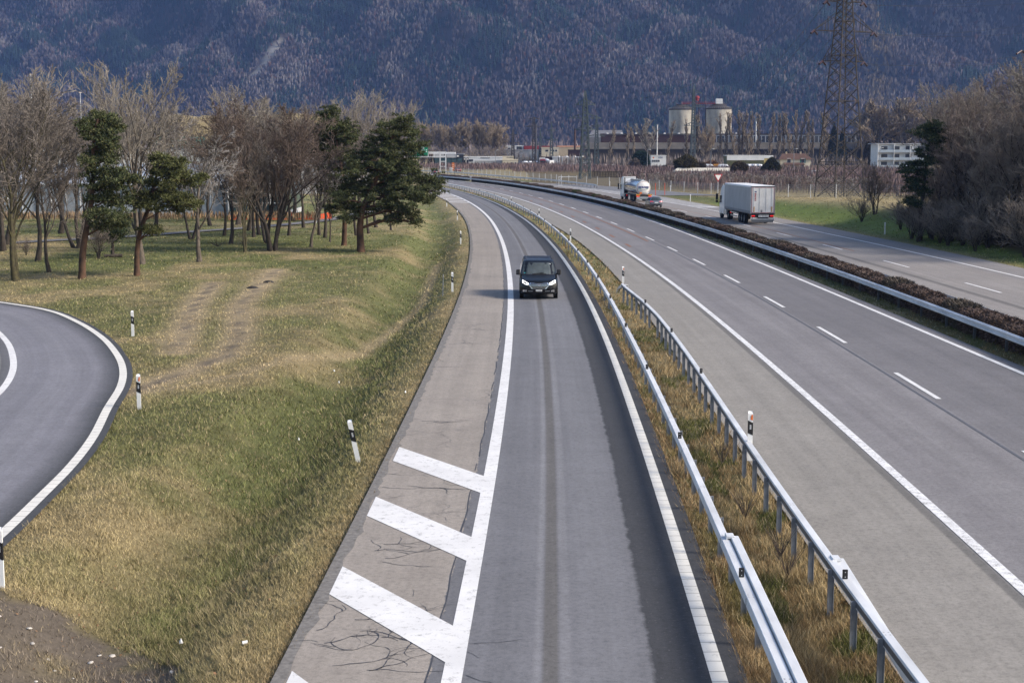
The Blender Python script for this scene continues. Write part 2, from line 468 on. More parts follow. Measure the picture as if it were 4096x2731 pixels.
def asphalt(name, zones, fine=55, streak=0.2, edge=None, extra=None, rough=0.78):
    """zones: [(u_start, colour)...] across the road; u in metres from its reference line, v along it"""
    t = NT(name); uv = t.n('ShaderNodeUVMap'); sep = t.n('ShaderNodeSeparateXYZ'); t.l(uv.outputs[0], sep.inputs[0])
    u, v = sep.outputs[0], sep.outputs[1]
    ob = t.coord('Object')
    wob = t.noise(ob, 2.2, 5, 0.7)
    uu = t.math('ADD', u, t.math('MULTIPLY', t.math('SUBTRACT', wob, 0.5), 0.28))
    col = zones[0][1]
    for us, c, soft, wobbly in zones[1:]:
        m = t.n('ShaderNodeMapRange', clamp=True); m.inputs['From Min'].default_value = us - soft; m.inputs['From Max'].default_value = us + soft
        t.l(uu if wobbly else u, m.inputs['Value'])
        col = t.mix(m.outputs[0], col, c)
    for kind, a, b, soft, c, amt in (extra or []):
        f = t.band(uu if kind == 'w' else u, a, b, soft)
        col = t.mix(t.math('MULTIPLY', f, amt), col, c)
    # long streaks worn along the road
    mp = t.n('ShaderNodeCombineXYZ'); t.l(t.math('MULTIPLY', u, 2.6), mp.inputs[0]); t.l(t.math('MULTIPLY', v, 0.035), mp.inputs[1])
    st = t.noise(mp.outputs[0], 1.0, 5, 0.65)
    col = t.mix(1.0, col, t.ramp(st, [(0.3, 1 - streak), (0.7, 1 + streak * 0.0)]), 'MULTIPLY')
    # blotches, aggregate
    bl = t.noise(ob, 0.22, 5, 0.6)
    col = t.mix(1.0, col, t.ramp(bl, [(0.3, 0.86), (0.7, 1.0)]), 'MULTIPLY')
    ag = t.noise(ob, fine, 3, 0.8)
    col = t.mix(1.0, col, t.ramp(ag, [(0.32, 0.62), (0.52, 0.95), (0.72, 1.0)]), 'MULTIPLY')
    md = t.noise(ob, 9.0, 4, 0.75)
    col = t.mix(1.0, col, t.ramp(md, [(0.3, 0.68), (0.52, 0.97), (0.7, 1.06)]), 'MULTIPLY')
    pt = t.noise(ob, 1.6, 5, 0.7)
    col = t.mix(1.0, col, t.ramp(pt, [(0.25, 0.84), (0.6, 1.0)]), 'MULTIPLY')
    ag2 = t.noise(ob, fine * 0.3, 2, 0.6)
    col = t.mix(t.math('MULTIPLY', t.ramp(ag2, [(0.62, 0.0), (0.8, 1.0)]), 0.25), col, (0.42, 0.41, 0.40))
    t.color(col); t.bump(ag, 0.25, 0.01)
    return t.set(rough, 0, 0.3)

SH = (0.400, 0.358, 0.318)
M_RAMP = asphalt('ramp_asphalt', [(-99, SH), (-0.36, (0.20, 0.20, 0.215), 0.01, True), (-0.16, (0.225, 0.226, 0.246), 0.02, False), (3.0, (0.070, 0.071, 0.078), 0.04, True)],
                 extra=[('u', 1.34, 1.58, 0.03, (0.165, 0.158, 0.155), 0.95), ('u', 1.20, 1.31, 0.03, (0.29, 0.29, 0.31), 0.7), ('u', 1.62, 1.78, 0.03, (0.28, 0.28, 0.30), 0.7), ('u', 0.4, 1.0, 0.25, (0.19, 0.192, 0.21), 0.5), ('u', 2.0, 2.6, 0.3, (0.25, 0.252, 0.27), 0.5),
                        ('w', -9.0, -2.95, 0.2, (0.12, 0.115, 0.11), 0.0)])
M_MAIN = asphalt('motorway_asphalt', [(-99, (0.350, 0.330, 0.303)), (-0.16, (0.288, 0.276, 0.285), 0.05, False), (3.75, (0.225, 0.217, 0.228), 0.06, False), (8.9, (0.16, 0.155, 0.15), 0.15, True)],
                 extra=[('u', 0.7, 1.5, 0.3, (0.250, 0.238, 0.248), 0.7), ('u', 2.5, 3.3, 0.3, (0.250, 0.238, 0.248), 0.7), ('u', 5.0, 5.8, 0.3, (0.20, 0.194, 0.205), 0.7),
                        ('u', 6.9, 7.7, 0.3, (0.20, 0.194, 0.205), 0.7), ('u', -0.36, -0.16, 0.03, (0.15, 0.145, 0.14), 0.7)])
M_OPP = asphalt('opposite_asphalt', [(-99, (0.34, 0.315, 0.30)), (7.9, (0.315, 0.298, 0.295), 0.2, True)],
                extra=[('w', 2.15, 2.55, 0.12, (0.13, 0.125, 0.12), 0.75), ('u', 1.0, 1.9, 0.3, (0.37, 0.345, 0.33), 0.6), ('u', 5.0, 6.6, 0.4, (0.365, 0.34, 0.325), 0.6)])
M_SLIP = asphalt('slip_road_asphalt', [(-99, (0.25, 0.25, 0.262))])
M_LOOP = asphalt('loop_asphalt', [(-99, (0.082, 0.084, 0.092)), (0.85, (0.258, 0.256, 0.29), 0.35, True), (4.19, (0.15, 0.15, 0.16), 0.05, False), (4.5, (0.255, 0.25, 0.24), 0.03, False)],
                 extra=[('u', 2.0, 2.6, 0.3, (0.285, 0.283, 0.315), 0.6), ('u', 3.6, 4.2, 0.3, (0.285, 0.283, 0.315), 0.6)])
M_PATH = asphalt('path_asphalt', [(-99, (0.27, 0.265, 0.27))])

def paint(name, c=(0.80, 0.80, 0.81), wear=0.30, under=(0.22, 0.215, 0.21), crossbars=False):
    t = NT(name); ob = t.coord('Object'); f = t.noise(ob, 5.0, 6, 0.75); g = t.noise(ob, 34.0, 3, 0.7)
    w = t.math('MULTIPLY', t.ramp(f, [(0.62 - wear * 0.22, 0.0), (0.72 - wear * 0.10, 1.0)]), t.ramp(g, [(0.40, 0.0), (0.56, 1.0)]))
    col = t.mix(t.ramp(t.noise(ob, 0.9, 4), [(0.3, 0.0), (0.7, 1.0)]), tuple(k * 0.84 for k in c), c)
    col = t.mix(t.math('MULTIPLY', w, min(1.0, wear * 2.4)), col, under)
    if crossbars:
        uv = t.n('ShaderNodeUVMap'); sep = t.n('ShaderNodeSeparateXYZ'); t.l(uv.outputs[0], sep.inputs[0])
        vv = t.math('ADD', sep.outputs[1], t.math('MULTIPLY', t.noise(ob, 1.2, 2), 0.12))
        fr = t.math('FRACT', t.math('DIVIDE', vv, 0.43))
        col = t.mix(t.math('MULTIPLY', t.band(fr, 0.0, 0.06, 0.015), 0.75), col, (0.13, 0.12, 0.10))
    t.color(col)
    return t.set(0.6, 0, 0.3)
M_WHITE = paint('white_road_paint', (0.74, 0.735, 0.735), wear=0.42)
M_WORN = paint('worn_white_paint', wear=0.85)
M_TAPE = paint('segmented_white_line', (0.74, 0.72, 0.67), wear=0.3, crossbars=True)
M_TAR = mat('tar_sealed_crack', (0.055, 0.055, 0.062), 0.3, 12, 0.55)
M_RUST = mat('rusty_joint_filler', (0.235, 0.115, 0.07), 0.3, 6, 0.8)
M_JOINT = mat('grey_lane_joint', (0.105, 0.11, 0.125), 0.25, 5, 0.7)

# ------------------------------------------------------------------ ground: one sheet out to the foot of the mountain
def axis(parts):
    out = []
    for a, b, st in parts: out += list(np.arange(a, b, st))
    return np.array(out + [parts[-1][1]], float)
gx = axis([(-1500, -300, 60), (-300, -60, 8), (-60, -36, 1.2), (-36, 8, 0.4), (8, 17, 1.0), (17, 31, 1.4), (31, 62, 0.7), (62, 140, 4), (140, 360, 14), (360, 1500, 60)])
gy = axis([(-30, 14, 2), (14, 70, 0.4), (70, 130, 0.7), (130, 260, 1.3), (260, 520, 5), (520, 900, 20), (900, 2500, 80)])
GX, GY = np.meshgrid(gx, gy)
GZ = ground_z(GX, GY)
gcol = cover_color(GX, GY) * (0.62 + 0.36 * sstep(40, 150, GY))[..., None]  # near ground darkened in colour to give shadowy gaps between the blades
nx, ny = len(gx), len(gy)
idx = np.arange(nx * ny).reshape(ny, nx)
F4 = np.stack([idx[:-1, :-1], idx[:-1, 1:], idx[1:, 1:], idx[1:, :-1]], -1).reshape(-1, 4)
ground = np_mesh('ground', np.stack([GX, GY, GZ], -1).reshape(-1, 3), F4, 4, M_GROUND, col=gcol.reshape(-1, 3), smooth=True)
tag(ground, kind='structure')

# ------------------------------------------------------------------ roads
def strip(name, L, Rr, y0, y1, z, m, step=2.0, ref=None, cols=2, parent=None):
    ys = np.arange(y0, y1 + 1e-6, step); n = len(ys)
    xl = L(ys); xr = Rr(ys); rf = (ref or L)(ys)
    V = []; UV = []
    for k in range(cols):
        t = k / (cols - 1); x = xl * (1 - t) + xr * t
        V.append(np.stack([x, ys, np.full(n, z)], -1)); UV.append(np.stack([x - rf, ys], -1))
    V = np.stack(V, 1).reshape(-1, 3); UV = np.stack(UV, 1).reshape(-1, 2)
    i = np.arange(n * cols).reshape(n, cols)
    Fq = np.stack([i[:-1, :-1], i[:-1, 1:], i[1:, 1:], i[1:, :-1]], -1).reshape(-1, 4)
    o = np_mesh(name, V, Fq, 4, m)
    uvl = o.data.uv_layers.new(name='UVMap')
    uvl.data.foreach_set('uv', UV[Fq.ravel()].astype(np.float32).ravel())
    return tag(o, kind='structure')
strip('ramp_road', cA, cC.off(0.42), -28, 300, 0.0, M_RAMP, 1.5, cB, 7)
strip('motorway', cJ, cM.off(0.62), -28, 470, -0.004, M_MAIN, 2.0, cK, 7)
strip('opposite_motorway', cR3.off(3.1), cRE, -10, 248, 0.0, M_OPP, 2.0, cOD.off(-4.0), 5)
strip('opposite_motorway', cR3.off(3.1), cSR, 248, 480, 0.0, M_OPP, 2.0, cOD.off(-4.0), 5)
LIGHT_SLIP = Curve([27.9, 24.4, 13.4, 9.9, 6.0], [238, 247.6, 303, 322, 338])
strip('slip_road', LIGHT_SLIP, cSR, 249, 330, 0.005, M_SLIP, 2.0)
def ribbon(name, pts, w0, w1, z, m, step=1.0, zf=None):
    """sheet along a polyline between offsets w0 and w1 (to the left of travel)"""
    P = polyline(pts, step) if len(pts) > 2 else np.array(pts, float)
    t = np.gradient(P, axis=0); t /= np.linalg.norm(t, axis=1)[:, None]; nrm = np.stack([-t[:, 1], t[:, 0]], 1)
    a = P + nrm * w0; b = P + nrm * w1
    s = np.concatenate([[0], np.cumsum(np.linalg.norm(np.diff(P, axis=0), axis=1))])
    za = z if zf is None else ground_z(a[:, 0], a[:, 1]) + zf
    zb = z if zf is None else ground_z(b[:, 0], b[:, 1]) + zf
    n = len(P)
    V = np.concatenate([np.column_stack([a, np.broadcast_to(za, n)]), np.column_stack([b, np.broadcast_to(zb, n)])])
    i = np.arange(n - 1)
    Fq = np.stack([i, i + 1, n + i + 1, n + i], -1)
    if w1 < w0: Fq = Fq[:, ::-1]
    Fq = Fq[:, ::-1] if np.cross(V[Fq[0, 1]] - V[Fq[0, 0]], V[Fq[0, 2]] - V[Fq[0, 0]])[2] < 0 else Fq
    o = np_mesh(name, V, Fq, 4, m)
    UV = np.concatenate([np.column_stack([np.full(n, abs(w0)), s]), np.column_stack([np.full(n, abs(w1)), s])])
    o.data.uv_layers.new(name='UVMap').data.foreach_set('uv', UV[Fq.ravel()].astype(np.float32).ravel())
    return tag(o, kind='structure')
sg = 1 if (LOOPN[20] @ np.array([-(LOOP[21] - LOOP[20])[1], (LOOP[21] - LOOP[20])[0]])) > 0 else -1
for a, b in ((0, 3), (3, 5.7), (5.7, 9.0)):
    ribbon('loop_road', LOOP_EDGE, sg * a, sg * b, 0.0, M_LOOP, 0.8)
ribbon('road_marking', LOOP_EDGE, sg * 0.20, sg * 0.45, 0.005, M_TAPE, 0.8)
ribbon('road_marking', LOOP_EDGE, sg * 3.95, sg * 4.19, 0.005, M_WHITE, 0.8)
PATH = [(-75, 112), (-55, 117), (-42.6, 121.4), (-39.9, 124.3), (-34.9, 129.5), (-29.6, 140.0), (-25.1, 147.5), (-22.3, 155), (-20.3, 163), (-18.6, 175), (-17.5, 192), (-17.0, 210)]
ribbon('footpath', PATH, -1.0, 1.0, 0.0, M_PATH, 2.0, zf=0.09)

def line(c, o0, o1, y0, y1, m=None, z=0.006, step=2.0): return strip('road_marking', c.off(o0), c.off(o1), y0, y1, z, m or M_WHITE, step)
line(cB, -0.15, 0.15, -28, 300, M_WHITE, 0.006, 1.5)
line(cC, -0.12, 0.12, -28, 300, M_TAPE, 0.006, 1.5)
line(cK, -0.12, 0.12, -28, 460, M_WORN)
line(cM, -0.11, 0.11, -28, 460)
line(cOD, -3.75, -3.55, 0, 460)
line(cQ, -0.11, 0.11, 0, 320)
for y0 in [18.2 + 13.33 * k for k in range(-3, 32)]:
    line(cL, -0.085, 0.085, y0 + 13.55 - 0.0, y0 + 13.55 + 5.4, None, 0.006, 1.35)
for k in range(-4, 26):
    y0 = 96.4 + 17.25 * k
    if y0 > 30: line(cOD, -0.085, 0.085, y0, y0 + 6.0, None, 0.006, 1.5)
line(cSR, -0.55, -0.40, 255, 330, None, 0.010)
line(LIGHT_SLIP, 0.10, 0.26, 249, 322, None, 0.010)
def quad_mark(pts, m=None, z=0.010):
    o = MB().add([(x, y, z) for x, y in pts], [tuple(range(len(pts)))]).build('road_marking', m or M_WHITE); return tag(o, kind='structure')
def slant_bar(L, Rr, yl, yr, wd, oL, oR, m=None, z=0.009):
    n = 6; a = []; b = []
    for i in range(n + 1):
        t = i / n; y = yl * (1 - t) + yr * t
        x = lambda yy: float((L(yy) + oL) * (1 - t) + (Rr(yy) + oR) * t)
        a.append((x(y), y)); b.append((x(y + wd), y + wd))
    quad_mark(a + b[::-1], m, z)
for k in range(0, 9): slant_bar(cA, cB, 35.9 - 5.53 * k, 32.45 - 5.53 * k, 1.72, 0.14, -0.14)
for k in range(0, 9): slant_bar(cA, cB, 216 + 7.4 * k, 214 + 7.4 * k, 1.9, 0.14, -0.14)
NOSE = Curve([28.3, 26.5, 24.4, 13.4, 9.9], [197.6, 220.5, 247.6, 303, 322])
for k in range(0, 22):
    y = 190 + 5.6 * k
    slant_bar(cQ, NOSE, y + 6.5, max(196, y - 4.5), 1.6, 0.12, -0.28, None, 0.012)
# joints, rust streaks, sealed cracks
line(cL, -0.75, -0.58, 124, 330, M_RUST, 0.005)
line(cL, -0.42, -0.33, -20, 124, M_JOINT, 0.005)
for k in range(9): line(cK, 0.75, 0.98, 117 + 12.8 * k, 120.6 + 12.8 * k, M_RUST, 0.005, 1.2)
line(cOD, 0.42, 0.56, 112, 235, M_RUST, 0.005)
crack = MB()
def crack_line(x, y, a, n, w, depth=0):
    pts = [(x, y)]
    for i in range(n):
        a += rnd.uniform(-0.5, 0.5); s = rnd.uniform(0.06, 0.16)
        x += math.cos(a) * s; y += math.sin(a) * s
        pts.append((x, y))
        if depth < 2 and rnd.random() < 0.13: crack_line(x, y, a + rnd.choice((-1, 1)) * rnd.uniform(0.5, 1.2), int(n * 0.5), w * 0.75, depth + 1)
    lo = []; hi = []
    for i, (px, py) in enumerate(pts):
        qx, qy = pts[min(i + 1, len(pts) - 1)]; ox, oy = pts[max(i - 1, 0)]
        d = math.hypot(qx - ox, qy - oy) or 1; ww = w * rnd.uniform(0.4, 1.1) * (1 - i / len(pts) * 0.8)
        nxx, nyy = -(qy - oy) / d * ww, (qx - ox) / d * ww
        lo.append((px + nxx, py + nyy, 0.0045)); hi.append((px - nxx, py - nyy, 0.0045))
    m = len(pts); crack.add(lo + hi, [(i, i + 1, m + i + 1, m + i) for i in range(m - 1)])
for y, n in ((21.2, 3), (22.6, 4), (23.3, 3), (27.3, 3), (28.6, 2), (33, 2), (41.5, 2), (52, 1), (64, 1), (80, 1), (96, 1)):
    for k in range(n):
        crack_line(float(cA(y)) + rnd.uniform(0.15, 1.4), y + rnd.uniform(-0.5, 0.5), rnd.uniform(-0.2, 0.3), rnd.randint(10, 17), 0.016 + y * 0.0001)
for y in np.arange(20, 170, 2.4):
    if rnd.random() < 0.6: crack_line(float(cA(y)) + 0.02, y, rnd.uniform(-0.3, 0.3), rnd.randint(3, 7), 0.012)
for y in (58, 63, 83, 91, 104, 121, 137): crack_line(float(cA(y)) + 0.3, y, rnd.uniform(-0.05, 0.05), 22, 0.016)
# dirty broken rim of the ramp's pavement
rim = MB(); ya = np.arange(14, 215, 0.35); w_ = 0.05 + 0.16 * vnoise(ya * 2.3, ya * 0, 7) ** 2 + 0.06 * vnoise(ya * 0.3, ya * 0, 8)
for y, wa, wb in zip(ya[:-1], w_[:-1], w_[1:]):
    a = float(cA(y)); b = float(cA(y + .35)); rim.add([(a - .1, y, 0.004), (a + wa, y, 0.004), (b + wb, y + .35, 0.004), (b - .1, y + .35, 0.004)], [(0, 1, 2, 3)])
tag(rim.build('road_rim', mat('dirty_pavement_rim', (0.165, 0.155, 0.145), .4, 9, .85)), kind='structure')
for y in np.arange(20, 190, 4.9):
    yy = y + rnd.uniform(-.6, .6); crack_line(float(cA(yy)) + .2, yy, rnd.uniform(-.04, .04), 24, 0.007)
# the sealed seam left of the ramp's edge line
seam = MB()
for y in np.arange(14, 120, 0.8):
    if rnd.random() < 0.8:
        w = rnd.uniform(0.010, 0.018); x = lambda q: float(cB(q)) - 0.37 + 0.02 * math.sin(q * 2.1)
        seam.add([(x(y) - w, y, 0.0052), (x(y) + w, y, 0.0052), (x(y + .8) + w, y + .8, 0.0052), (x(y + .8) - w, y + .8, 0.0052)], [(0, 1, 2, 3)])
tag(seam.build('road_seam', M_TAR), kind='structure')

tag(crack.build('road_cracks', M_TAR), kind='structure')

# ------------------------------------------------------------------ the mountain, its scree and its winter forest
def mtn_z(x, y):
    foot = 2150 - 0.42 * np.clip(x, -1300, 900) + 110 * (fbm(x / 420, 0 * x + 3.3, 3, 5) - 0.5)
    s = np.clip(y - foot, 0, None)
    rid = fbm((x + 0.75 * y) / 150, (y - 0.5 * x) / 620, 4, 61) - 0.5
    return 0.74 * s * (1 - 0.0001 * s) + rid * 190 * sstep(0, 260, s) + 16 * (fbm(x / 60, y / 70, 3, 8) - 0.5) * sstep(0, 60, s) - 0.3
mx = np.arange(-1500, 1701, 16.0); my = np.arange(1640, 3500, 16.0)
MX, MY = np.meshgrid(mx, my); MZ = mtn_z(MX, MY)
kk = fbm(MX / 40, MY / 40, 3, 12)[..., None]
mcol = np.array([0.06, 0.052, 0.05]) * (0.7 + 0.6 * kk)
idx = np.arange(MX.size).reshape(MX.shape)
F4 = np.stack([idx[:-1, :-1], idx[:-1, 1:], idx[1:, 1:], idx[1:, :-1]], -1).reshape(-1, 4)
# scree chutes: bare strips of grey-tan rock down the slope
SCREE = [((-424, 2462), (-384, 2540), 12, 5), ((-590, 2615), (-576, 2690), 5, 3), ((-300, 2690), (-225, 2780), 7, 4), ((60, 2500), (110, 2590), 6, 4)]
def scree(x, y):
    m = np.zeros(np.shape(x))
    for a, b, w0, w1 in SCREE:
        dx, dy = b[0] - a[0], b[1] - a[1]
        t = np.clip(((x - a[0]) * dx + (y - a[1]) * dy) / (dx * dx + dy * dy), 0, 1)
        dd = np.hypot(x - a[0] - t * dx, y - a[1] - t * dy)
        m = np.maximum(m, (dd < (w0 * (1 - t) + w1 * t)).astype(float))
    return m
scm = scree(MX, MY)[..., None]
mcol = mcol * (1 - scm) + np.array([0.26, 0.25, 0.225]) * scm
mountain = np_mesh('mountain', np.stack([MX, MY, MZ], -1).reshape(-1, 3), F4, 4, M_GROUND, col=mcol.reshape(-1, 3), smooth=True)
tag(mountain, kind='structure')

def forest():
    N = 95000
    x = (rng.random(N) - 0.5) * 2400 + 40
    y = 2090 - 0.42 * np.clip(x, -1300, 900) + 640 * rng.random(N) ** 1.1
    keep = (mtn_z(x, y) > 1) & ~((scree(x, y) > 0) & (rng.random(N) < 0.93))
    x = x[keep]; y = y[keep]; n = len(x); z = mtn_z(x, y)
    q_ = x - 1.6 * y; al = x / 1.6 + y
    con = (0.62 * fbm(q_ / 85, al / 420, 4, 91) + 0.38 * fbm(x / 45, y / 60, 3, 92) + 0.16 * (rng.random(n) - 0.5) + 0.05 * sstep(2250, 2600, y)) > 0.575
    pale = fbm(x / 35, y / 50, 3, 101) + 0.2 * (rng.random(n) - 0.5)
    h = 7.5 + 6.5 * rng.random(n) ** 1.4; h[con] *= 1.12
    base = np.array([0.138, 0.118, 0.122])[None] * (0.6 + 0.8 * rng.random(n))[:, None]
    base = base * (0.62 + 0.8 * fbm(q_ / 120 + 7, al / 380, 4, 111))[:, None]
    p = sstep(0.55, 0.75, pale)[:, None]
    base = base * (1 - p) + np.array([0.20, 0.185, 0.18]) * p
    red = (rng.random(n) < 0.05)[:, None]
    base = np.where(red, np.array([0.125, 0.065, 0.05]), base)
    low = (1 - sstep(10, 120, z))[:, None] * 0.5
    base = base * (1 - low) + np.array([0.135, 0.100, 0.082]) * low
    swath = np.exp(-((x - (520 + 0.25 * (y - 2100))) / 22) ** 2)[:, None] * 0.8
    base = base * (1 - swath) + np.array([0.20, 0.15, 0.075]) * swath
    Vs = []; Fs = []; Cs = []; off = 0
    # leafless crowns: seven upright slivers fanning out of one foot
    i = np.where(~con)[0]; m = len(i); K = 8
    az = rng.random((m, K)) * 6.283; tilt = rng.random((m, K)) ** 0.7 * 0.42; hh = h[i][:, None] * (0.6 + 0.4 * rng.random((m, K)))
    d = np.stack([np.cos(az) * np.sin(tilt), np.sin(az) * np.sin(tilt), np.cos(tilt)], -1)
    sd_ = np.stack([-np.sin(az + 0.6), np.cos(az + 0.6), np.zeros_like(az)], -1) * (0.075 * hh + 0.1)[..., None]
    o = np.stack([x[i], y[i], z[i]], -1)[:, None, :]
    b0 = o + d * hh[..., None] * 0.12
    md = o + d * hh[..., None] * 0.66
    tp = o + d * hh[..., None]
    V = np.stack([b0, md - sd_, tp, md + sd_], 2).reshape(-1, 3)
    q = np.arange(m * K)[:, None] * 4
    Fs.append(np.concatenate([q + np.array([0, 1, 2]), q + np.array([0, 2, 3])])); Vs.append(V)
    c = base[i][:, None, None, :] * (0.85 + 0.3 * rng.random((m, K, 1, 1))) * np.ones((1, 1, 4, 1))
    Cs.append(c.reshape(-1, 3)); off = len(V)
    # conifers: three ragged tiers
    i = np.where(con)[0]; m = len(i); S5 = 5
    ang = rng.random((m, 3, 1)) * 6.28 + np.arange(S5)[None, None, :] * 6.283 / S5
    rr = (h[i] * 0.17)[:, None, None] * np.array([1.0, 0.75, 0.48])[None, :, None] * (0.6 + 0.7 * rng.random((m, 3, S5)))
    zb = h[i][:, None, None] * np.array([0.10, 0.36, 0.62])[None, :, None] + 0.6 * rng.random((m, 3, S5))
    ringv = np.stack([x[i][:, None, None] + rr * np.cos(ang), y[i][:, None, None] + rr * np.sin(ang), z[i][:, None, None] + zb], -1)
    top = np.stack([np.broadcast_to(x[i][:, None], (m, 3)), np.broadcast_to(y[i][:, None], (m, 3)), z[i][:, None] + h[i][:, None] * np.array([0.55, 0.8, 1.0])], -1)
    V = np.concatenate([ringv, top[:, :, None, :]], 2).reshape(-1, 3)
    q = off + np.arange(m * 3)[:, None, None] * 6
    tri = np.stack([np.arange(S5), (np.arange(S5) + 1) % S5, np.full(S5, 5)], -1)[None]
    Fs.append((q + tri).reshape(-1, 3)); Vs.append(V)
    cc = np.array([0.018, 0.034, 0.030])[None] * (0.6 + 0.8 * rng.random(m))[:, None]
    Cs.append(np.repeat(cc, 18, axis=0))
    o = np_mesh('hillside_forest', np.concatenate(Vs), np.concatenate(Fs), 3, M_FOREST, col=np.concatenate(Cs))
    tag(o, 'purple brown leafless forest with dark conifer patches covering the whole mountainside', 'forest', kind='stuff')
forest()
# a band of low leafless wood at the foot of the slope
def thicket(name, label, cat, boxes, n, h, c, seed, wid=0.06):
    r = np.random.default_rng(seed); V = []; C = []
    for (x0, x1, y0, y1, zf), cnt in zip(boxes, n):
        x = x0 + (x1 - x0) * r.random(cnt); y = y0 + (y1 - y0) * r.random(cnt); hh = h * (0.55 + 0.45 * r.random(cnt))
        az = r.random(cnt) * 6.283; t = r.random(cnt) * 0.45
        o = np.stack([x, y, np.full(cnt, zf) + 0.35 * hh * r.random(cnt)], -1)
        d = np.stack([np.cos(az) * np.sin(t), np.sin(az) * np.sin(t), np.cos(t)], -1)
        s_ = np.stack([-np.sin(az), np.cos(az), 0 * az], -1) * (wid * hh)[:, None]
        V.append(np.stack([o, o + d * hh[:, None] * 0.6 - s_, o + d * hh[:, None], o + d * hh[:, None] * 0.6 + s_], 1).reshape(-1, 3))
        C.append(np.repeat(np.array(c)[None] * (0.6 + 0.8 * r.random((cnt, 1))), 4, axis=0))
    V = np.concatenate(V); q = np.arange(len(V) // 4)[:, None] * 4
    o = np_mesh(name, V, np.concatenate([q + np.array([0, 1, 2]), q + np.array([0, 2, 3])]), 3, M_FOREST, col=np.concatenate(C))
    return tag(o, label, cat, kind='stuff')
thicket('valley_woodland', 'pale pinkish leafless woodland band along the foot of the mountain', 'woodland',
        [(-700, 900, 1500, 1560, 0), (60, 300, 1150, 1190, 0)], [5200, 1500], 16, (0.19, 0.155, 0.145), 5)

# ------------------------------------------------------------------ grass: blades over every verge
def grass(N=400000):
    F_, H_, P_ = 3350.0, 7.75, R(7.5)
    ang_x = (rng.random(N) * 3000 - 1500) / F_; ang_y = (rng.random(N) ** 1.0 * 1290 - 430) / F_
    dy = np.cos(P_) - ang_y * np.sin(P_); dz = -np.sin(P_) - ang_y * np.cos(P_)
    t = H_ / np.maximum(-dz, 1e-3); x = ang_x * t; y = dy * t
    ok = (y < 300) & (y > 12)
    x = x[ok]; y = y[ok]
    ld = loop_dist(x, y)
    ok = ~on_road(x, y, ld) & ~((ld < 9.0 * 0) & (y < 95))
    ok &= ~((x > cR3(y) + 0.25) & (x < cR3(y) + 3.0) & (rng.random(len(x)) < 0.5))
    x = x[ok]; y = y[ok]
    st, gr, so, ww = cover(x, y)
    keep = rng.random(len(x)) > np.maximum(so * 0.84, np.maximum(st * 0.35, ww * 0.8))
    x = x[keep]; y = y[keep]; gr = gr[keep]; st = st[keep]
    z = ground_z(x, y); n = len(x)
    D = np.hypot(x, y)
    strip_ = (x > cC(y)) & (x < cJ(y)) & (y < 300)
    med = (x > cM(y)) & (x < cR3(y) + 3)
    d = cA(y) - x
    h = 0.04 + 0.05 * rng.random(n) + 0.06 * gr * rng.random(n) + 0.07 * np.exp(-((d - 2.6) / 1.0) ** 2) * rng.random(n) * (d > 0)
    h = h * (1 - 0.35 * st)
    tuft = sstep(0.62, 0.78, fbm(x / 0.7, y / 0.9, 2, 13))
    h = np.where(strip_, 0.07 + 0.12 * rng.random(n) + 0.22 * tuft * rng.random(n), h + 0.06 * tuft * (d > 1))
    h = np.where(med, 0.06 + 0.07 * rng.random(n), h)
    col = cover_color(x, y)
    br = np.array([0.235, 0.165, 0.085]); gold = np.array([0.36, 0.27, 0.145])
    sc_ = (fbm(x / 0.9, y / 1.6, 3, 55))[:, None]
    sm = np.where(sc_ > 0.56, gold, np.where(sc_ < 0.42, np.array([0.10, 0.105, 0.032]), br))
    col = np.where(strip_[:, None], sm, col)
    mg = np.where((fbm(x / 2.5, y / 6, 3, 65) > 0.5)[:, None], np.array([0.095, 0.10, 0.035]), np.array([0.18, 0.135, 0.065]))
    col = np.where(med[:, None], mg, col)
    # a brown fringe right at the pavement
    fr = np.exp(-(np.abs(np.minimum(np.abs(d), np.abs(cC(y) + 0.42 - x)))) / 0.35)[:, None] * 0.8
    col = col * (1 - fr) + np.array([0.21, 0.135, 0.075]) * fr
    B = 3
    az = rng.random((n, B)) * 6.283; lean = 0.25 + 0.75 * rng.random((n, B))
    hb = (h[:, None] * (0.6 + 0.7 * rng.random((n, B))))
    ox = (rng.random((n, B, 2)) - 0.5) * (0.05 + 0.0016 * D)[:, None, None]
    w = np.maximum(0.0045, 0.00024 * D)[:, None] * (0.7 + 0.6 * rng.random((n, B)))
    bx = x[:, None] + ox[..., 0]; by = y[:, None] + ox[..., 1]; bz = np.broadcast_to(z[:, None] - 0.01, bx.shape)
    fa = rng.random((n, B)) * 6.283
    p0 = np.stack([bx - w * np.cos(fa), by - w * np.sin(fa), bz], -1); p1 = np.stack([bx + w * np.cos(fa), by + w * np.sin(fa), bz], -1)
    tp = np.stack([bx + np.cos(az) * hb * lean, by + np.sin(az) * hb * lean, bz + hb], -1)
    V = np.stack([p0, p1, tp], 2).reshape(-1, 3)
    vr = (1 / (1 + D / 60))[:, None, None]
    cb = col[:, None, :] * (1.0 + (1.25 * rng.random((n, B, 1)) - 0.5) * (0.35 + 0.65 * vr))
    dryb = rng.random((n, B, 1)) < 0.05 + 0.13 * vr
    cb = np.where(dryb, np.array([0.40, 0.325, 0.20]) * (0.7 + 0.6 * rng.random((n, B, 1))), cb)
    C = np.repeat(cb.reshape(-1, 3), 3, axis=0)
    o = np_mesh('grass', V, np.arange(len(V)).reshape(-1, 3), 3, M_BLADE, col=C)
    tag(o, 'short dry winter grass in straw and green patches on verges and meadow', 'grass', kind='stuff')
grass()

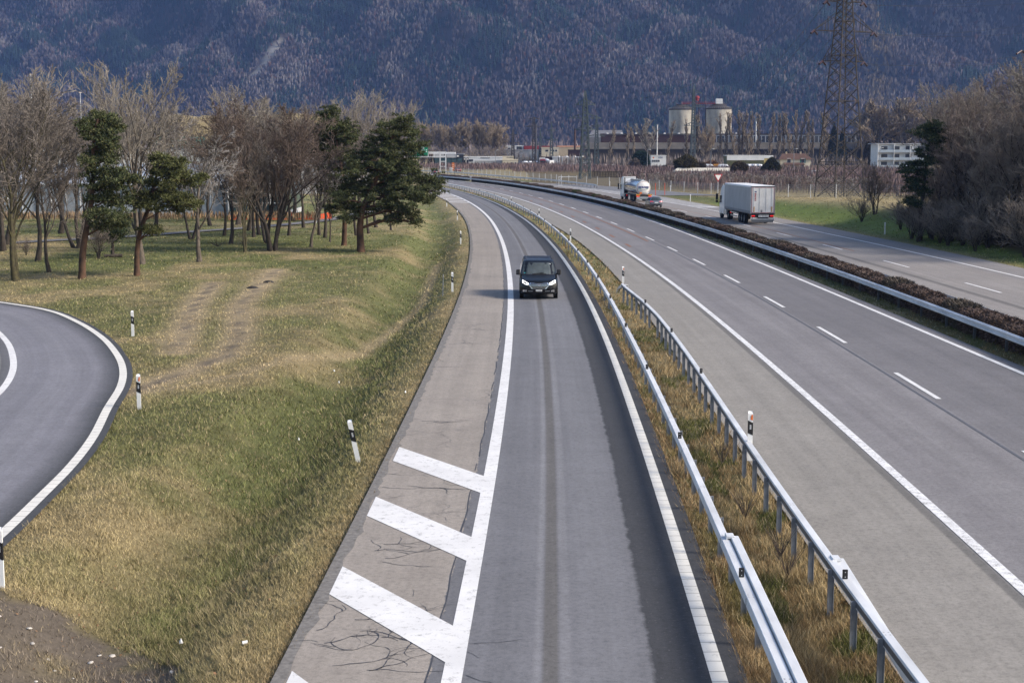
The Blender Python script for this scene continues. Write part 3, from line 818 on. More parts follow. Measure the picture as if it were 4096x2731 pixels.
# ------------------------------------------------------------------ materials of things
M_BARK = mat('grey_brown_bark', (0.105, 0.088, 0.072), 0.45, 9, 0.9, spec=0.1, bump=0.5, stretch=(1, 1, 0.3))
M_BARKD = mat('dark_bark', (0.062, 0.053, 0.046), 0.45, 9, 0.9, spec=0.1, bump=0.5, stretch=(1, 1, 0.3))
M_MOSS = mat('mossy_bark', (0.07, 0.06, 0.048), 0.3, 5, 0.9, spec=0.1, bump=0.5, c2=(0.095, 0.088, 0.045))
M_PINEBARK = mat('reddish_pine_bark', (0.055, 0.043, 0.037), 0.3, 1.2, 0.9, spec=0.1, bump=0.6, c2=(0.15, 0.085, 0.055))
M_TWIGS = {k: mat(k + '_twigs', c, 0.25, 1.3, 0.85, spec=0.1) for k, c in dict(
    grey=(0.19, 0.165, 0.145), pale=(0.275, 0.245, 0.21), brown=(0.140, 0.108, 0.092), wood=(0.255, 0.215, 0.185), dark=(0.165, 0.140, 0.122), tan=(0.31, 0.25, 0.185), rose=(0.185, 0.15, 0.135), silver=(0.26, 0.245, 0.235)).items()}
M_NEEDLE = attr_mat('pine_needles', fine=6, amt=0.3)
M_STEEL = mat('galvanised_steel', (0.62, 0.635, 0.66), 0.2, 2.5, 0.5, 0.08, 0.5, stretch=(1, 0.25, 1))
M_POSTST = mat('galvanised_post_steel', (0.225, 0.24, 0.27), 0.25, 5, 0.55, 0.1, 0.4)
M_BLACK = mat('black_plastic', (0.012, 0.012, 0.014), 0.2, 8, 0.5)
M_WPLAST = mat('white_plastic', (0.78, 0.78, 0.77), 0.06, 8, 0.45)
M_REFL = mat('grey_reflector', (0.42, 0.43, 0.45), 0.15, 30, 0.25, spec=0.8)
M_ORANGE = mat('orange_plastic', (0.75, 0.16, 0.02), 0.15, 8, 0.5)
M_BOLT = mat('dark_bolt_steel', (0.11, 0.12, 0.135), 0.2, 30, 0.5, 0.5)

# ------------------------------------------------------------------ leafless trees
def grow_tree(seed, H, spread, levels, trunk_frac=0.25, r0=None, stems=1, up=0.35, kids=(9, 7, 6, 4), angle=(0.5, 0.6, 0.65, 0.7), wob=0.10, lens=(0.62, 0.5, 0.45, 0.5), narrow=1.0, droop=0.0):
    r = random.Random(seed); out = []
    r0 = r0 or H * 0.0195
    def grow(p, d, L, rad, lev):
        n = 7 if lev == 0 else (5 if lev == 1 else (4 if lev == 2 else 3))
        pts = [p]; dirs = [d]; s = L / n
        for i in range(n):
            j = Vector((r.gauss(0, 1), r.gauss(0, 1), r.gauss(0, 0.6))) * wob * (1 + 0.5 * lev)
            d = (d + j + Vector((0, 0, up * 0.22 - droop * (0.15 if lev > 1 else 0)))).normalized()
            p = p + d * s; pts.append(p); dirs.append(d)
        rad_end = rad * (0.28 if lev < 2 else 0.4)
        out.append((lev, pts, [rad + (rad_end - rad) * (i / n) for i in range(n + 1)]))
        if lev >= levels: return
        nk = kids[lev]
        t0 = trunk_frac if lev == 0 else 0.22
        for k in range(nk):
            t = t0 + (1 - t0) * ((k + r.random()) / nk) ** 0.85
            t = min(t, 0.99); i = min(int(t * n), n - 1); f = t * n - i
            q = pts[i].lerp(pts[i + 1], f); dd = dirs[i + 1]
            a = angle[lev] * r.uniform(0.65, 1.3) * narrow
            az = r.random() * 6.283 if lev else k * 2.4 + r.uniform(-0.5, 0.5)
            o = dd.orthogonal().normalized(); o = Matrix.Rotation(az, 3, dd) @ o
            nd = (dd * math.cos(a) + o * math.sin(a)).normalized()
            LL = L * lens[lev] * r.uniform(0.7, 1.25) * (1.15 - 0.55 * t) * (spread if lev == 0 else 1)
            rr_ = (rad + (rad_end - rad) * t) * (0.55 if lev == 0 else 0.6)
            grow(q, nd, LL, rr_, lev + 1)
    for s_ in range(stems):
        a = s_ * 6.283 / max(stems, 1) + 0.4; tl = 0.0 if stems == 1 else 0.20 + 0.12 * r.random()
        grow(Vector((math.cos(a), math.sin(a), 0)) * (0.0 if stems == 1 else r0 * 1.1) + Vector((0, 0, -0.08)), Vector((math.cos(a) * tl, math.sin(a) * tl, 1)).normalized(), H * (0.86 if stems == 1 else 0.78) * (1 - 0.08 * s_), r0 * (1 if stems == 1 else 0.72), 0)
    zmax = max(p.z for _, pts, _ in out for p in pts)
    k = H / zmax
    return [(l, [Vector((p.x * k, p.y * k, p.z * k)) for p in pts], [q * k for q in rad]) for l, pts, rad in out]

def tree_meshes(branches, bark, twig, min_r=0.006, limb_lev=1):
    tr = MB(); V = []; Fc = []; n0 = 0
    for lev, pts, rad in branches:
        if lev <= limb_lev:
            rr = list(rad)
            if lev == 0: rr[0] *= 1.35
            tr.tube(pts, [max(q, min_r * 1.5) for q in rr], 8 if lev == 0 else 5, cap=False)
        else:
            P = np.array([tuple(p) for p in pts]); rd = np.maximum(np.array(rad), min_r)[:, None]
            d = P[-1] - P[0]; a = np.cross(d, np.array([0.3, 0.2, 1.0])); a /= (np.linalg.norm(a) + 1e-9); b = np.cross(d, a); b /= (np.linalg.norm(b) + 1e-9)
            n = len(P)
            ring = [a, -0.5 * a + 0.87 * b, -0.5 * a - 0.87 * b]
            V.append(np.concatenate([P + q[None] * rd for q in ring])); i = np.arange(n - 1)
            for k in range(3):
                k2 = (k + 1) % 3
                Fc.append(np.stack([i + k * n, i + k2 * n, i + 1 + k2 * n, i + 1 + k * n], -1) + n0)
            n0 += 3 * n
    t = tr.build('trunk', bark, None, True)
    c = np_mesh('crown', np.concatenate(V), np.concatenate(Fc), 4, twig, None, smooth=True)
    return t, c

TREE_KIND = {}
def tree_kind(key, bark, twig, **kw):
    mr = kw.pop('min_r', 0.013); ll = kw.pop('limb_lev', 1)
    t, c = tree_meshes(grow_tree(**kw), bark, twig, mr, ll)
    h = kw['H']
    COL.objects.unlink(t); COL.objects.unlink(c)
    TREE_KIND[key] = (t.data, c.data, h)
def put_tree(key, x, y, h, label, name='bare_tree', cat='tree', group=None, rz=None, wide=1.0, z=None):
    tm, cm, hh = TREE_KIND[key]; s = h / hh
    e = thing(name, label, cat, (x, y, float(ground_z(x, y)) if z is None else z), rnd.random() * 6.283 if rz is None else rz, group, (s * wide, s * wide, s))
    for nm, me in (('trunk', tm), ('crown', cm)):
        o = bpy.data.objects.new(nm, me); link(o, e)
    return e

tree_kind('broad', M_BARKD, M_TWIGS['grey'], seed=1, H=12, spread=1.2, levels=4, angle=(0.7, 0.6, 0.65, 0.7), kids=(13, 9, 8, 5))
tree_kind('vase', M_BARK, M_TWIGS['pale'], seed=2, H=13.5, spread=1.2, levels=4, trunk_frac=0.18, kids=(13, 9, 7, 4), angle=(0.55, 0.45, 0.5, 0.5), lens=(0.66, 0.5, 0.42, 0.45), up=0.5)
tree_kind('mossy', M_MOSS, M_TWIGS['grey'], seed=3, H=12.5, spread=1.2, levels=4, stems=2, trunk_frac=0.2, kids=(11, 9, 8, 4))
tree_kind('brown', M_BARKD, M_TWIGS['brown'], seed=4, H=11.4, spread=1.05, levels=4, stems=4, trunk_frac=0.16, kids=(11, 9, 8, 5), angle=(0.58, 0.6, 0.65, 0.65), up=0.3)
tree_kind('silver', M_BARK, M_TWIGS['silver'], seed=5, H=11, spread=1.25, levels=4, trunk_frac=0.2, kids=(9, 7, 5, 3), angle=(0.85, 0.65, 0.7, 0.7), up=0.15, droop=0.25)
tree_kind('slim', M_BARKD, M_TWIGS['dark'], seed=6, H=10.5, spread=1.1, levels=4, trunk_frac=0.28, kids=(11, 8, 7, 4))
tree_kind('fork', M_BARKD, M_TWIGS['grey'], seed=7, H=11, spread=1.1, levels=4, stems=2, trunk_frac=0.2, kids=(10, 8, 7, 4))
tree_kind('rose', M_BARKD, M_TWIGS['rose'], seed=8, H=13, spread=0.9, levels=4, stems=3, trunk_frac=0.12, kids=(11, 8, 7, 4), up=0.4)
tree_kind('wood', M_BARKD, M_TWIGS['wood'], seed=9, H=13, spread=1.2, levels=4, trunk_frac=0.1, kids=(15, 9, 8, 4), up=0.4)
tree_kind('shrub', M_BARKD, M_TWIGS['wood'], seed=10, H=3.4, spread=1.0, levels=3, stems=7, trunk_frac=0.05, kids=(8, 7, 6), angle=(0.6, 0.6, 0.6), r0=0.04, min_r=0.006)
tree_kind('willow', M_BARK, M_TWIGS['tan'], seed=11, H=18, spread=1.0, levels=3, trunk_frac=0.25, stems=2, kids=(12, 10, 10), angle=(0.5, 0.5, 0.5), min_r=0.055, up=0.5)
tree_kind('oldtree', M_BARK, M_TWIGS['tan'], seed=12, H=19, spread=1.05, levels=3, trunk_frac=0.3, kids=(13, 10, 10), angle=(0.6, 0.5, 0.5), min_r=0.055, up=0.45)
for q in range(3):
    tree_kind('poplar%d' % q, M_BARK, M_TWIGS['tan'], seed=20 + q, H=19, spread=0.42, levels=2, trunk_frac=0.06, kids=(40, 9), angle=(0.22, 0.25), lens=(0.5, 0.4), min_r=0.065, up=0.9, r0=0.22)
tree_kind('whitepop', M_BARK, M_TWIGS['pale'], seed=30, H=16, spread=0.9, levels=3, trunk_frac=0.15, kids=(12, 8, 6), angle=(0.42, 0.4, 0.4), min_r=0.05, up=0.7)
for q in range(3):
    tree_kind('orchard%d' % q, M_TWIGS['grey'], M_TWIGS[('rose', 'silver', 'rose')[q]], seed=40 + q, H=2.9, spread=0.5, levels=2, trunk_frac=0.18, kids=(13, 5), angle=(0.75, 0.6), lens=(0.5, 0.5), min_r=0.028, r0=0.05, up=0.2, limb_lev=0)

GROVE = [  # key, x, y, height, what singles it out, width
 ('mossy', -29.8, 87.3, 12.9, 'big two-stemmed bare tree with mossy bark, nearest the loop road at the far left', 1.15),
 ('slim', -33.3, 102.3, 11.5, 'bare tree with a straight dark trunk just behind the mossy two-stemmed tree', 1.0),
 ('slim', -29.6, 93.1, 8.5, 'small bare tree with a crooked dark trunk left of the leaning red-barked pine', 1.0),
 ('fork', -34.7, 116.0, 12.0, 'bare tree with a deep V-shaped fork behind the crooked dark trunk', 1.0),
 ('broad', -39.3, 112.6, 12.5, 'bare tree whose trunk stands at the left edge of the photo', 1.1),
 ('vase', -25.3, 99.6, 13.9, 'tallest bare tree of the grove with pale fan-shaped crown above the pines', 1.0),
 ('silver', -21.8, 101.6, 10.9, 'silvery bare tree with long low branches reaching to the right', 1.0),
 ('fork', -28.0, 127.4, 10.5, 'twin-stemmed bare tree behind the silvery one, near the orange netting', 0.9),
 ('slim', -26.2, 132.8, 10.0, 'slim bare tree beside the white path post, left of the dark trunk', 0.9),
 ('slim', -23.4, 121.4, 10.8, 'bare tree with a short thick black trunk right of the silvery tree', 1.0),
 ('mossy', -20.3, 111.0, 9.5, 'bare tree with a yellow lichen trunk left of the dense brown tree', 0.75),
 ('slim', -23.1, 130.6, 10.5, 'bare tree with a thin trunk half hidden behind the yellow lichen trunk', 0.9),
 ('broad', -23.2, 134.0, 11.5, 'bare tree growing close behind the yellow lichen trunk, slightly to the right', 0.9),
 ('brown', -18.5, 112.6, 11.9, 'dense brown many-stemmed bare tree in the middle of the grove', 0.95),
 ('slim', -20.3, 132.8, 10.5, 'thin bare tree just right of the dense brown many-stemmed tree', 0.9),
 ('silver', -16.1, 116.9, 8.5, 'bare tree with a stubby lopped trunk between the brown tree and the pines', 0.9),
 ('slim', -20.9, 146.5, 11.0, 'bare tree standing by the footpath post behind the lopped trunk', 0.9),
 ('fork', -17.7, 134.0, 11.0, 'dark bare tree right behind the lopped trunk', 0.9),
 ('slim', -16.6, 129.5, 10.5, 'slender bare tree left of the upright dark pine', 0.9),
 ('broad', -15.4, 123.4, 6.5, 'low bare tree just left of the upright dark pine', 0.7),
 ('slim', -14.2, 133.1, 10.0, 'bare tree with a pale straight trunk left of the big spreading pine', 0.8),
 ('slim', -13.4, 136.5, 9.0, 'bare tree whose dark trunk shows just right of the big pine trunk', 0.8),
 ('broad', -13.7, 147.4, 11.5, 'bare tree showing under the big pine, third trunk to the right of its stem', 0.9),
 ('slim', -13.8, 158.1, 10.5, 'farthest bare tree under the right half of the big pine', 0.9),
 ('slim', -11.8, 142.5, 7.5, 'bare tree with straw round its foot under the outer edge of the big pine', 0.8),
 ('vase', -28.5, 152.0, 14.6, 'pale bare tree rising behind the dense brown tree', 1.15),
 ('broad', -24.0, 160.0, 13.5, 'wide bare tree rising behind the dense brown tree, to the right of the pale one', 1.1),
 ('vase', -17.0, 166.0, 14.8, 'pale bare tree rising between the two pines at the grove end', 1.1),
 ('vase', -13.6, 176.0, 14.0, 'pale bare tree with fine twigs rising behind the big spreading pine', 1.0),
 ('broad', -46.0, 126.0, 14.5, 'tall bare tree at the back of the far left of the grove', 1.2),
 ('vase', -41.5, 120.0, 14.8, 'bare tree with a high twiggy top behind the mossy two-stemmed tree', 1.2),
 ('broad', -33.5, 137.0, 12.5, 'bare tree at the back between the two left pines', 1.0),
 ('rose', -52.0, 140.0, 16.0, 'reddish bare tree with the highest twigs at the far left edge', 1.2),
 ('broad', -31.0, 150.0, 11.5, 'broad bare tree in front of the glasshouse gable', 1.0),
 ('slim', -36.2, 122.0, 10.5, 'thin dark bare tree between the V-fork tree and the leaning pine', 1.1),
 ('broad', -44.0, 108.0, 12.5, 'bare tree half cut by the left edge of the photo, behind the loop road', 1.1),
 ('broad', -37.0, 146.0, 12.0, 'bare tree in front of the long glasshouse side, behind the leaning pine', 1.2),
 ('slim', -25.5, 141.5, 11.5, 'bare tree just left of the glasshouse gable corner', 1.2),
 ('fork', -20.6, 122.5, 10.5, 'dark forked bare tree between the black trunk and the lichen trunk', 1.1),
 ('broad', -42.0, 136.0, 13.0, 'broad bare tree behind the tree with the V-shaped fork', 1.2)]
for k, x, y, h, lab, w in GROVE: put_tree(k, x, y, h, lab, wide=w, group='bare trees of the grove left of the ramp')
put_tree('shrub', -29.8, 105.0, 3.6, 'leafless many-stemmed shrub behind the leaning red-barked pine', 'bare_shrub', 'shrub')
put_tree('shrub', -36.0, 108.0, 1.5, 'low dead-looking bush on the grass left of the shrub', 'bare_shrub', 'shrub')
put_tree('shrub', -21.5, 117.0, 1.3, 'small leafless bush right of the silvery tree', 'bare_shrub', 'shrub')

WOOD = [(37.6, 129, 9.5), (38.4, 122.5, 10.5), (38.0, 117, 9.0), (39.5, 121, 9.5), (42.0, 126, 12.0), (43.5, 121, 13.5), (41.0, 114, 12.5), (46.0, 128, 15.0), (43.0, 134, 11.5), (44.5, 112, 14.5), (48.5, 119, 16.2), (50.5, 131, 16.5), (43.0, 138, 13.5), (47.0, 107, 14.5), (52.0, 113, 16.5),
        (55.5, 124, 17.5), (48.5, 141, 15.0), (54.0, 140, 16.0), (41.5, 106.5, 11.5), (44.0, 100, 12.5), (60.0, 132, 18.0), (58.0, 117, 17.0), (45.0, 143, 11.5)]
rw = random.Random(5)
for k in range(22):
    x = rw.uniform(38, 66); y = rw.uniform(100, 150)
    if x / y < 0.285: x = 0.29 * y + rw.uniform(0, 6)
    WOOD.append((x, y, min(19, 9 + (x - 36) * .33 + rw.uniform(-1, 2.5))))
for i, (x, y, h) in enumerate(WOOD):
    put_tree(('wood', 'rose', 'wood', 'vase')[i % 4], x, y, h, 'grey brown leafless tree in the dense thicket right of the motorway', group='trees of the thicket right of the motorway', wide=1.1)
SHR = [(34.4, 123.6), (35.6, 121.5), (36.3, 126.5), (35.4, 118.5), (36.8, 123.5), (34.9, 127.5), (37.6, 125.2), (35.6, 112), (36.4, 118), (36.0, 125), (37.2, 130), (38.0, 108), (39.5, 117), (37.0, 105), (38.6, 123), (40.5, 131), (41.5, 109), (43.5, 117), (40.2, 102), (45.5, 123), (36.2, 136), (43.0, 104), (46.5, 114)]
for k in range(46):
    y = rw.uniform(100, 146); SHR.append((max(36.3, 0.292 * y) + abs(rw.gauss(0, 4)), y))
for i, (x, y) in enumerate(SHR):
    put_tree('shrub', x, y, rnd.uniform(2.8, 5.2), 'tangled brown undergrowth shrub at the foot of the thicket', 'bare_shrub', 'shrub', 'undergrowth of the thicket right of the motorway', wide=1.25)
put_tree('rose', 37.2, 150, 5.6, 'rounded reddish bush on the bank left of the dark pine', 'bare_bush', 'bush', wide=1.15)
put_tree('shrub', 35.4, 148, 3.0, 'low bush with a dark foot in front of the rounded reddish bush', 'bare_bush', 'bush', wide=1.3)

# ------------------------------------------------------------------ pines: trunk, limbs and pads of needles
def pine(label, base, trunk, pads, seed, tint=(0.074, 0.088, 0.042), bark=None, r0=0.2, dens=1.0):
    r = np.random.default_rng(seed)
    e = thing('pine_tree', label, 'pine tree', (base[0], base[1], float(ground_z(*base))))
    mb = MB(); T = [Vector(p) for p in trunk]
    TT = polyline([tuple(p) for p in T], 0.5) if len(T) > 2 else np.array([tuple(p) for p in T])
    n = len(TT)
    mb.tube([tuple(p) for p in TT], [r0 * (1.25 if i == 0 else 1) * (1 - 0.72 * i / (n - 1)) for i in range(n)], 9, cap=False)
    for (x, y, z, rx, rz) in pads:
        # a limb from the trunk a little below the pad
        k = int(np.argmin(np.abs(TT[:, 2] - (z - 0.35 * math.hypot(x, y) * 0.5)))) if True else 0
        k = min(k, n - 2); p = Vector(TT[k]); q = Vector((x, y, z - 0.2 * rz)); m = p.lerp(q, 0.55) + Vector((0, 0, 0.12 * (q - p).length))
        rr = r0 * (1 - 0.72 * k / n) * 0.38
        mb.tube([p, m, q], [rr, rr * 0.6, rr * 0.25], 5, cap=False)
        for s_ in range(4):
            q2 = q + Vector((r.normal() * rx * 0.5, r.normal() * rx * 0.5, r.normal() * rz * 0.4))
            mb.tube([m.lerp(q, 0.5 + 0.1 * s_), q2], [rr * 0.3, 0.012], 4, cap=False)
    mb.build('trunk', bark or M_PINEBARK, e, True)
    V = []; C = []
    for (x, y, z, rx, rz) in pads:
        rx *= 1.12; rz *= 1.45; m = int(330 * dens * max(0.5, rx * rx))
        # sub-clumps inside the pad
        ncl = max(8, int(24 * rx)); cl = r.normal(size=(ncl, 3)); cl /= np.linalg.norm(cl, axis=1)[:, None]; cl *= (r.random((ncl, 1)) ** 0.5)
        cl = cl * np.array([rx, rx, rz]) + np.array([x, y, z])
        kk = r.integers(0, ncl, m)
        d = r.normal(size=(m, 3)); d /= np.linalg.norm(d, axis=1)[:, None]
        d[:, 2] = np.abs(d[:, 2]) * 0.8 - 0.15
        c = cl[kk] + d * (0.26 * r.random((m, 1)) ** 0.5 + 0.03)
        shade = (0.6 + 0.9 * r.random(ncl))[kk]
        K = 4
        nd = d[:, None, :] * 0.9 + r.normal(size=(m, K, 3)) * 0.55 + np.array([0, 0, 0.35]); nd /= np.linalg.norm(nd, axis=-1)[..., None]
        L = 0.13 + 0.12 * r.random((m, K, 1))
        sdv = np.cross(nd, r.normal(size=(m, K, 3))); sdv /= np.linalg.norm(sdv, axis=-1)[..., None]
        w = 0.020 + 0.016 * r.random((m, K, 1))
        o = c[:, None, :] + 0 * nd
        V.append(np.stack([o - sdv * w, o + sdv * w, o + nd * L], 2).reshape(-1, 3))
        cc = np.array(tint)[None, None] * shade[:, None, None] * (0.7 + 0.6 * r.random((m, K, 1)))
        yl = r.random((m, K, 1)) < 0.2
        cc = np.where(yl, np.array([0.150, 0.150, 0.070]), cc)
        C.append(np.repeat(cc.reshape(-1, 3), 3, axis=0))
    V = np.concatenate(V)
    np_mesh('needles', V, np.arange(len(V)).reshape(-1, 3), 3, M_NEEDLE, e, col=np.concatenate(C))
    return e
def pads(lst, s, base, seed):
    r = random.Random(seed); out = []
    for t in lst:
        u, v, w, h = t
        out.append(((u - base[0]) / s, r.uniform(-1, 1) * min(2.0, w / s * 1.1), (base[1] - v) / s, w / s, h / s))
        out.append(((u - base[0] + r.uniform(-.3, .3) * w) / s, r.uniform(-1, 1) * 1.6, (base[1] - v + r.uniform(-.4, .2) * h) / s, 0.8 * w / s, 0.8 * h / s))
    return out
pine('big spreading dark green pine at the end of the grove beside the ramp', (-11.6, 111.9), [(0, 0, -.1), (-.05, 0, 1.8), (.15, 0, 3.2), (.8, .1, 4.6), (1.5, .2, 6.2), (2.2, .1, 8.0), (2.9, 0, 9.8)],
     pads([(930, 280, 26, 13), (905, 300, 36, 18), (950, 305, 28, 14), (945, 335, 40, 18), (880, 330, 40, 20), (850, 350, 34, 18), (900, 365, 48, 22), (925, 372, 34, 18), (940, 392, 30, 14), (830, 385, 40, 20), (880, 400, 50, 22), (935, 412, 44, 18), (985, 415, 34, 18), (1000, 432, 22, 16), (805, 425, 34, 18), (850, 440, 44, 20), (905, 450, 50, 20), (960, 445, 44, 20), (790, 460, 28, 14), (830, 480, 36, 14), (890, 478, 40, 14), (940, 485, 30, 16), (955, 505, 18, 14), (800, 500, 24, 10), (905, 505, 26, 10)], 29.9, (829, 577), 3), 51, r0=0.30)
pine('upright dark pine left of the big spreading pine', (-13.71, 119.0), [(0, 0, -.1), (.1, 0, 3), (-.1, 0, 6), (-.5, 0, 8.6), (-.7, 0, 10.7)],
     pads([(768, 258, 26, 12), (752, 282, 30, 14), (790, 290, 30, 14), (740, 305, 24, 12), (770, 318, 42, 16), (805, 312, 26, 14), (745, 345, 30, 14), (785, 350, 36, 16), (760, 378, 34, 14), (800, 385, 30, 14), (775, 410, 36, 14), (745, 425, 20, 10), (790, 440, 36, 14), (770, 475, 30, 12)], 28.15, (790, 561), 4), 52, (0.058, 0.072, 0.034), r0=0.22)
pine('tall pine with reddish leaning trunk and long column of dark pads', (-26.1, 88.3), [(0, 0, -.1), (.1, 0, 1.6), (.5, 0, 3.6), (.85, 0, 5.4), (.9, 0, 7.2), (1.1, 0, 8.8), (1.3, 0, 9.6)],
     pads([(240, 276, 34, 14), (215, 290, 24, 12), (265, 290, 24, 12), (245, 310, 44, 16), (265, 330, 24, 14), (240, 345, 36, 16), (232, 372, 30, 14), (258, 368, 30, 14), (240, 398, 34, 15), (272, 402, 28, 14), (245, 425, 36, 15), (285, 420, 32, 14), (318, 412, 24, 11), (235, 455, 32, 14), (270, 458, 36, 15), (240, 490, 34, 14), (280, 490, 30, 15), (250, 515, 26, 13), (285, 512, 18, 11)], 37.9, (190, 639), 5), 53, (0.060, 0.074, 0.034), r0=0.23)
pine('crooked pine with red-brown stem and olive pads spread to the right', (-23.3, 90.4), [(0, 0, -.1), (.05, 0, 1.5), (.3, 0, 2.8), (.75, .1, 4.0), (1.1, .1, 5.2), (1.5, .1, 6.6), (1.8, 0, 7.3)],
     pads([(372, 366, 22, 11), (395, 380, 28, 13), (420, 378, 20, 10), (370, 395, 30, 13), (410, 405, 34, 14), (440, 415, 26, 13), (460, 412, 16, 11), (360, 420, 22, 10), (400, 425, 24, 10), (345, 450, 34, 12), (385, 452, 34, 12), (420, 458, 34, 13), (445, 470, 22, 14), (325, 465, 26, 11), (365, 475, 28, 11), (410, 478, 28, 10), (345, 525, 20, 9), (365, 532, 14, 7)], 36.9, (315, 632), 6), 54, (0.080, 0.088, 0.034), r0=0.19)
pine('small dark pine with bushy low needles behind the leaning pine', (-29.6, 108.0), [(0, 0, -.1), (.05, 0, 1.2), (0, 0, 2.4), (.05, 0, 3.2)],
     pads([(262, 512, 26, 12), (240, 522, 22, 11), (282, 528, 22, 11), (260, 540, 28, 10)], 31.0, (257, 585), 7), 55, (0.040, 0.060, 0.030), bark=M_BARKD, r0=0.13)
pine('dark pine leaning out of the left edge of the thicket', (34.92, 125.0), [(0, 0, -.1), (.1, 0, 3), (.3, 0, 6), (.5, 0, 8), (.7, 0, 9.4)],
     pads([(2128, 292, 24, 11), (2112, 302, 22, 12), (2142, 306, 22, 12), (2125, 322, 28, 12), (2138, 345, 20, 10), (2105, 352, 18, 10), (2118, 372, 22, 10), (2090, 383, 26, 11), (2120, 395, 22, 10), (2075, 395, 18, 8), (2100, 412, 26, 10), (2085, 430, 22, 9), (2112, 440, 20, 9), (2080, 460, 16, 8), (2100, 468, 18, 8)], 26.8, (2112, 551), 8), 56, (0.034, 0.056, 0.032), bark=M_BARKD, r0=0.24)

# ------------------------------------------------------------------ guardrails
def beam_loft(mb, path, prof, m=0):
    """path: list of (x,y,z); prof: closed list of (across, up)"""
    n = len(prof); b = len(mb.v)
    for i, p in enumerate(path):
        q = path[min(i + 1, len(path) - 1)]; o = path[max(i - 1, 0)]
        dx, dy = q[0] - o[0], q[1] - o[1]; L = math.hypot(dx, dy) or 1
        nx_, ny_ = dy / L, -dx / L              # to the right of travel (+x when heading +y)
        for a, h in prof: mb.v.append((p[0] + nx_ * a, p[1] + ny_ * a, p[2] + h))
    for i in range(len(path) - 1):
        for k in range(n):
            mb.f.append((b + i * n + k, b + (i + 1) * n + k, b + (i + 1) * n + (k + 1) % n, b + i * n + (k + 1) % n)); mb.m.append(m)
    mb.f.append(tuple(b + k for k in range(n))); mb.m.append(m)
    mb.f.append(tuple(b + (len(path) - 1) * n + k for k in reversed(range(n)))); mb.m.append(m)
BOX = [(-.075, 0), (-.065, .012), (.065, .012), (.075, 0), (.075, -.15), (.06, -.16), (.05, -.15), (.05, -.03), (-.05, -.03), (-.05, -.15), (-.06, -.16), (-.075, -.15)]
def cpath(c, y0, y1, z, step=1.5, dx=0.0, zf=None):
    ys = list(np.arange(y0, y1, step)) + [y1]
    return [(float(c(y)) + (dx(y) if callable(dx) else dx), float(y), z if zf is None else zf(y)) for y in ys]
def guard_rail(label, c, y0, y1, ztop, pitch, refl, seams, side=0.0, extra=None, base_z=None):
    e = thing('guardrail', label, 'guardrail', (float(c(y0)), y0, 0))
    ox, oy = e.location.x, e.location.y
    sh = lambda L: [(p[0] - ox, p[1] - oy, p[2]) for p in L]
    mb = MB(); beam_loft(mb, sh(cpath(c, y0, y1, ztop)), BOX); j = mb
    if extra:
        for nm, pth in extra:
            m2 = MB(); beam_loft(m2, sh(pth), BOX); m2.build(nm, M_STEEL, e)
    for y in seams:
        x = float(c(y)) - ox; s = float(c(y + .5) - c(y - .5)); M = Matrix.Translation((x, y - oy, ztop)) @ Matrix.Rotation(-math.atan(s), 4, 'Z')
        for bx in (-.035, .035):
            for by in (-.07, .05): j.box(bx - .012, bx + .012, by - .012, by + .012, -0.01, 0.012, 1, M)
        for bz in (-.03, -.06, -.09, -.12): j.box(-.083, -.07, -.05, -.03, bz - .01, bz + .01, 1, M)
    mb.build('beam', [M_STEEL, M_BOLT], e)
    # posts: one mesh shared by the hundred nearest, the rest as one part
    pm = MB()
    pm.box(-.05, .05, -.006, .006, -.25, ztop - .03); pm.box(-.05, -.042, -.03, .03, -.25, ztop - .032); pm.box(.042, .05, -.03, .03, -.25, ztop - .032)
    ys = list(np.arange(y0 + .4, min(y1, 62) - .2, pitch)) + list(np.arange(64, y1, pitch * (2.2 if y1 > 100 else 1))); first = None; rest = MB()
    for i, y in enumerate(ys):
        x = float(c(y)) - ox + side; a = -math.atan(float(c(y + .5) - c(y - .5)))
        if i < 100:
            if first is None: first = pm.build('post', M_POSTST, e); o = first
            else: o = first.copy(); link(o); o.parent = e
            o.location = (x, y - oy, 0); o.rotation_euler = (0, 0, a)
        else:
            rest.box(x - .05, x + .05, y - oy - .03, y - oy + .03, -.25, ztop - .03)
    if rest.v: tag(rest.build('post', M_POSTST, e), kind='stuff')
    fr = None
    rm = MB(); rm.bbox(-.045, .045, -.012, .012, 0.013, .175, .008, 0)
    for bz in (.05, .13): rm.box(-.008, .008, -.016, -.0122, bz - .008, bz + .008, 1)
    for y in refl:
        if fr is None: fr = rm.build('reflector', [M_BLACK, M_REFL], e); o = fr
        else: o = fr.copy(); link(o); o.parent = e
        o.location = (float(c(y)) - ox - .02, y - oy, ztop)
    return e
SPL1 = 25.7
guard_rail('silvery box-beam guardrail along the right edge of the ramp, doubled near the camera', cR1, 6, 300, .76, 1.75,
           [23.3, 34.9, 46.2, 57.4, 68.5, 79.6, 90.3, 101, 112, 123, 134, 145, 156, 167, 178, 190, 202, 214, 226, 238, 250],
           [18.6, 22.3, 25.9, 29.8, 33.7] + [33.7 + 4 * k for k in range(1, 18)], side=0.11,
           extra=[('second_beam', cpath(cR1, 6, SPL1 + .05, .80, 1.0, lambda y: 0.165 + 0.0 * y)), ('splice_plate', [(float(cR1(25.6)) + .08, 25.62, .825), (float(cR1(25.8)) + .08, 25.86, .825)])])
SHADE_STRIP = [(-.079, -.03), (-.0745, -.03), (-.0745, -.125), (-.079, -.125)]  # dark strip laid on the beam, standing for the shaded hollow of its channel
class CF:
    def __init__(s, f): s.f = f
    def __call__(s, y): return s.f(y)
cR2c = Curve([float(cR2(y)) for y in np.arange(4, 79, 2.0)], np.arange(4, 79, 2.0))
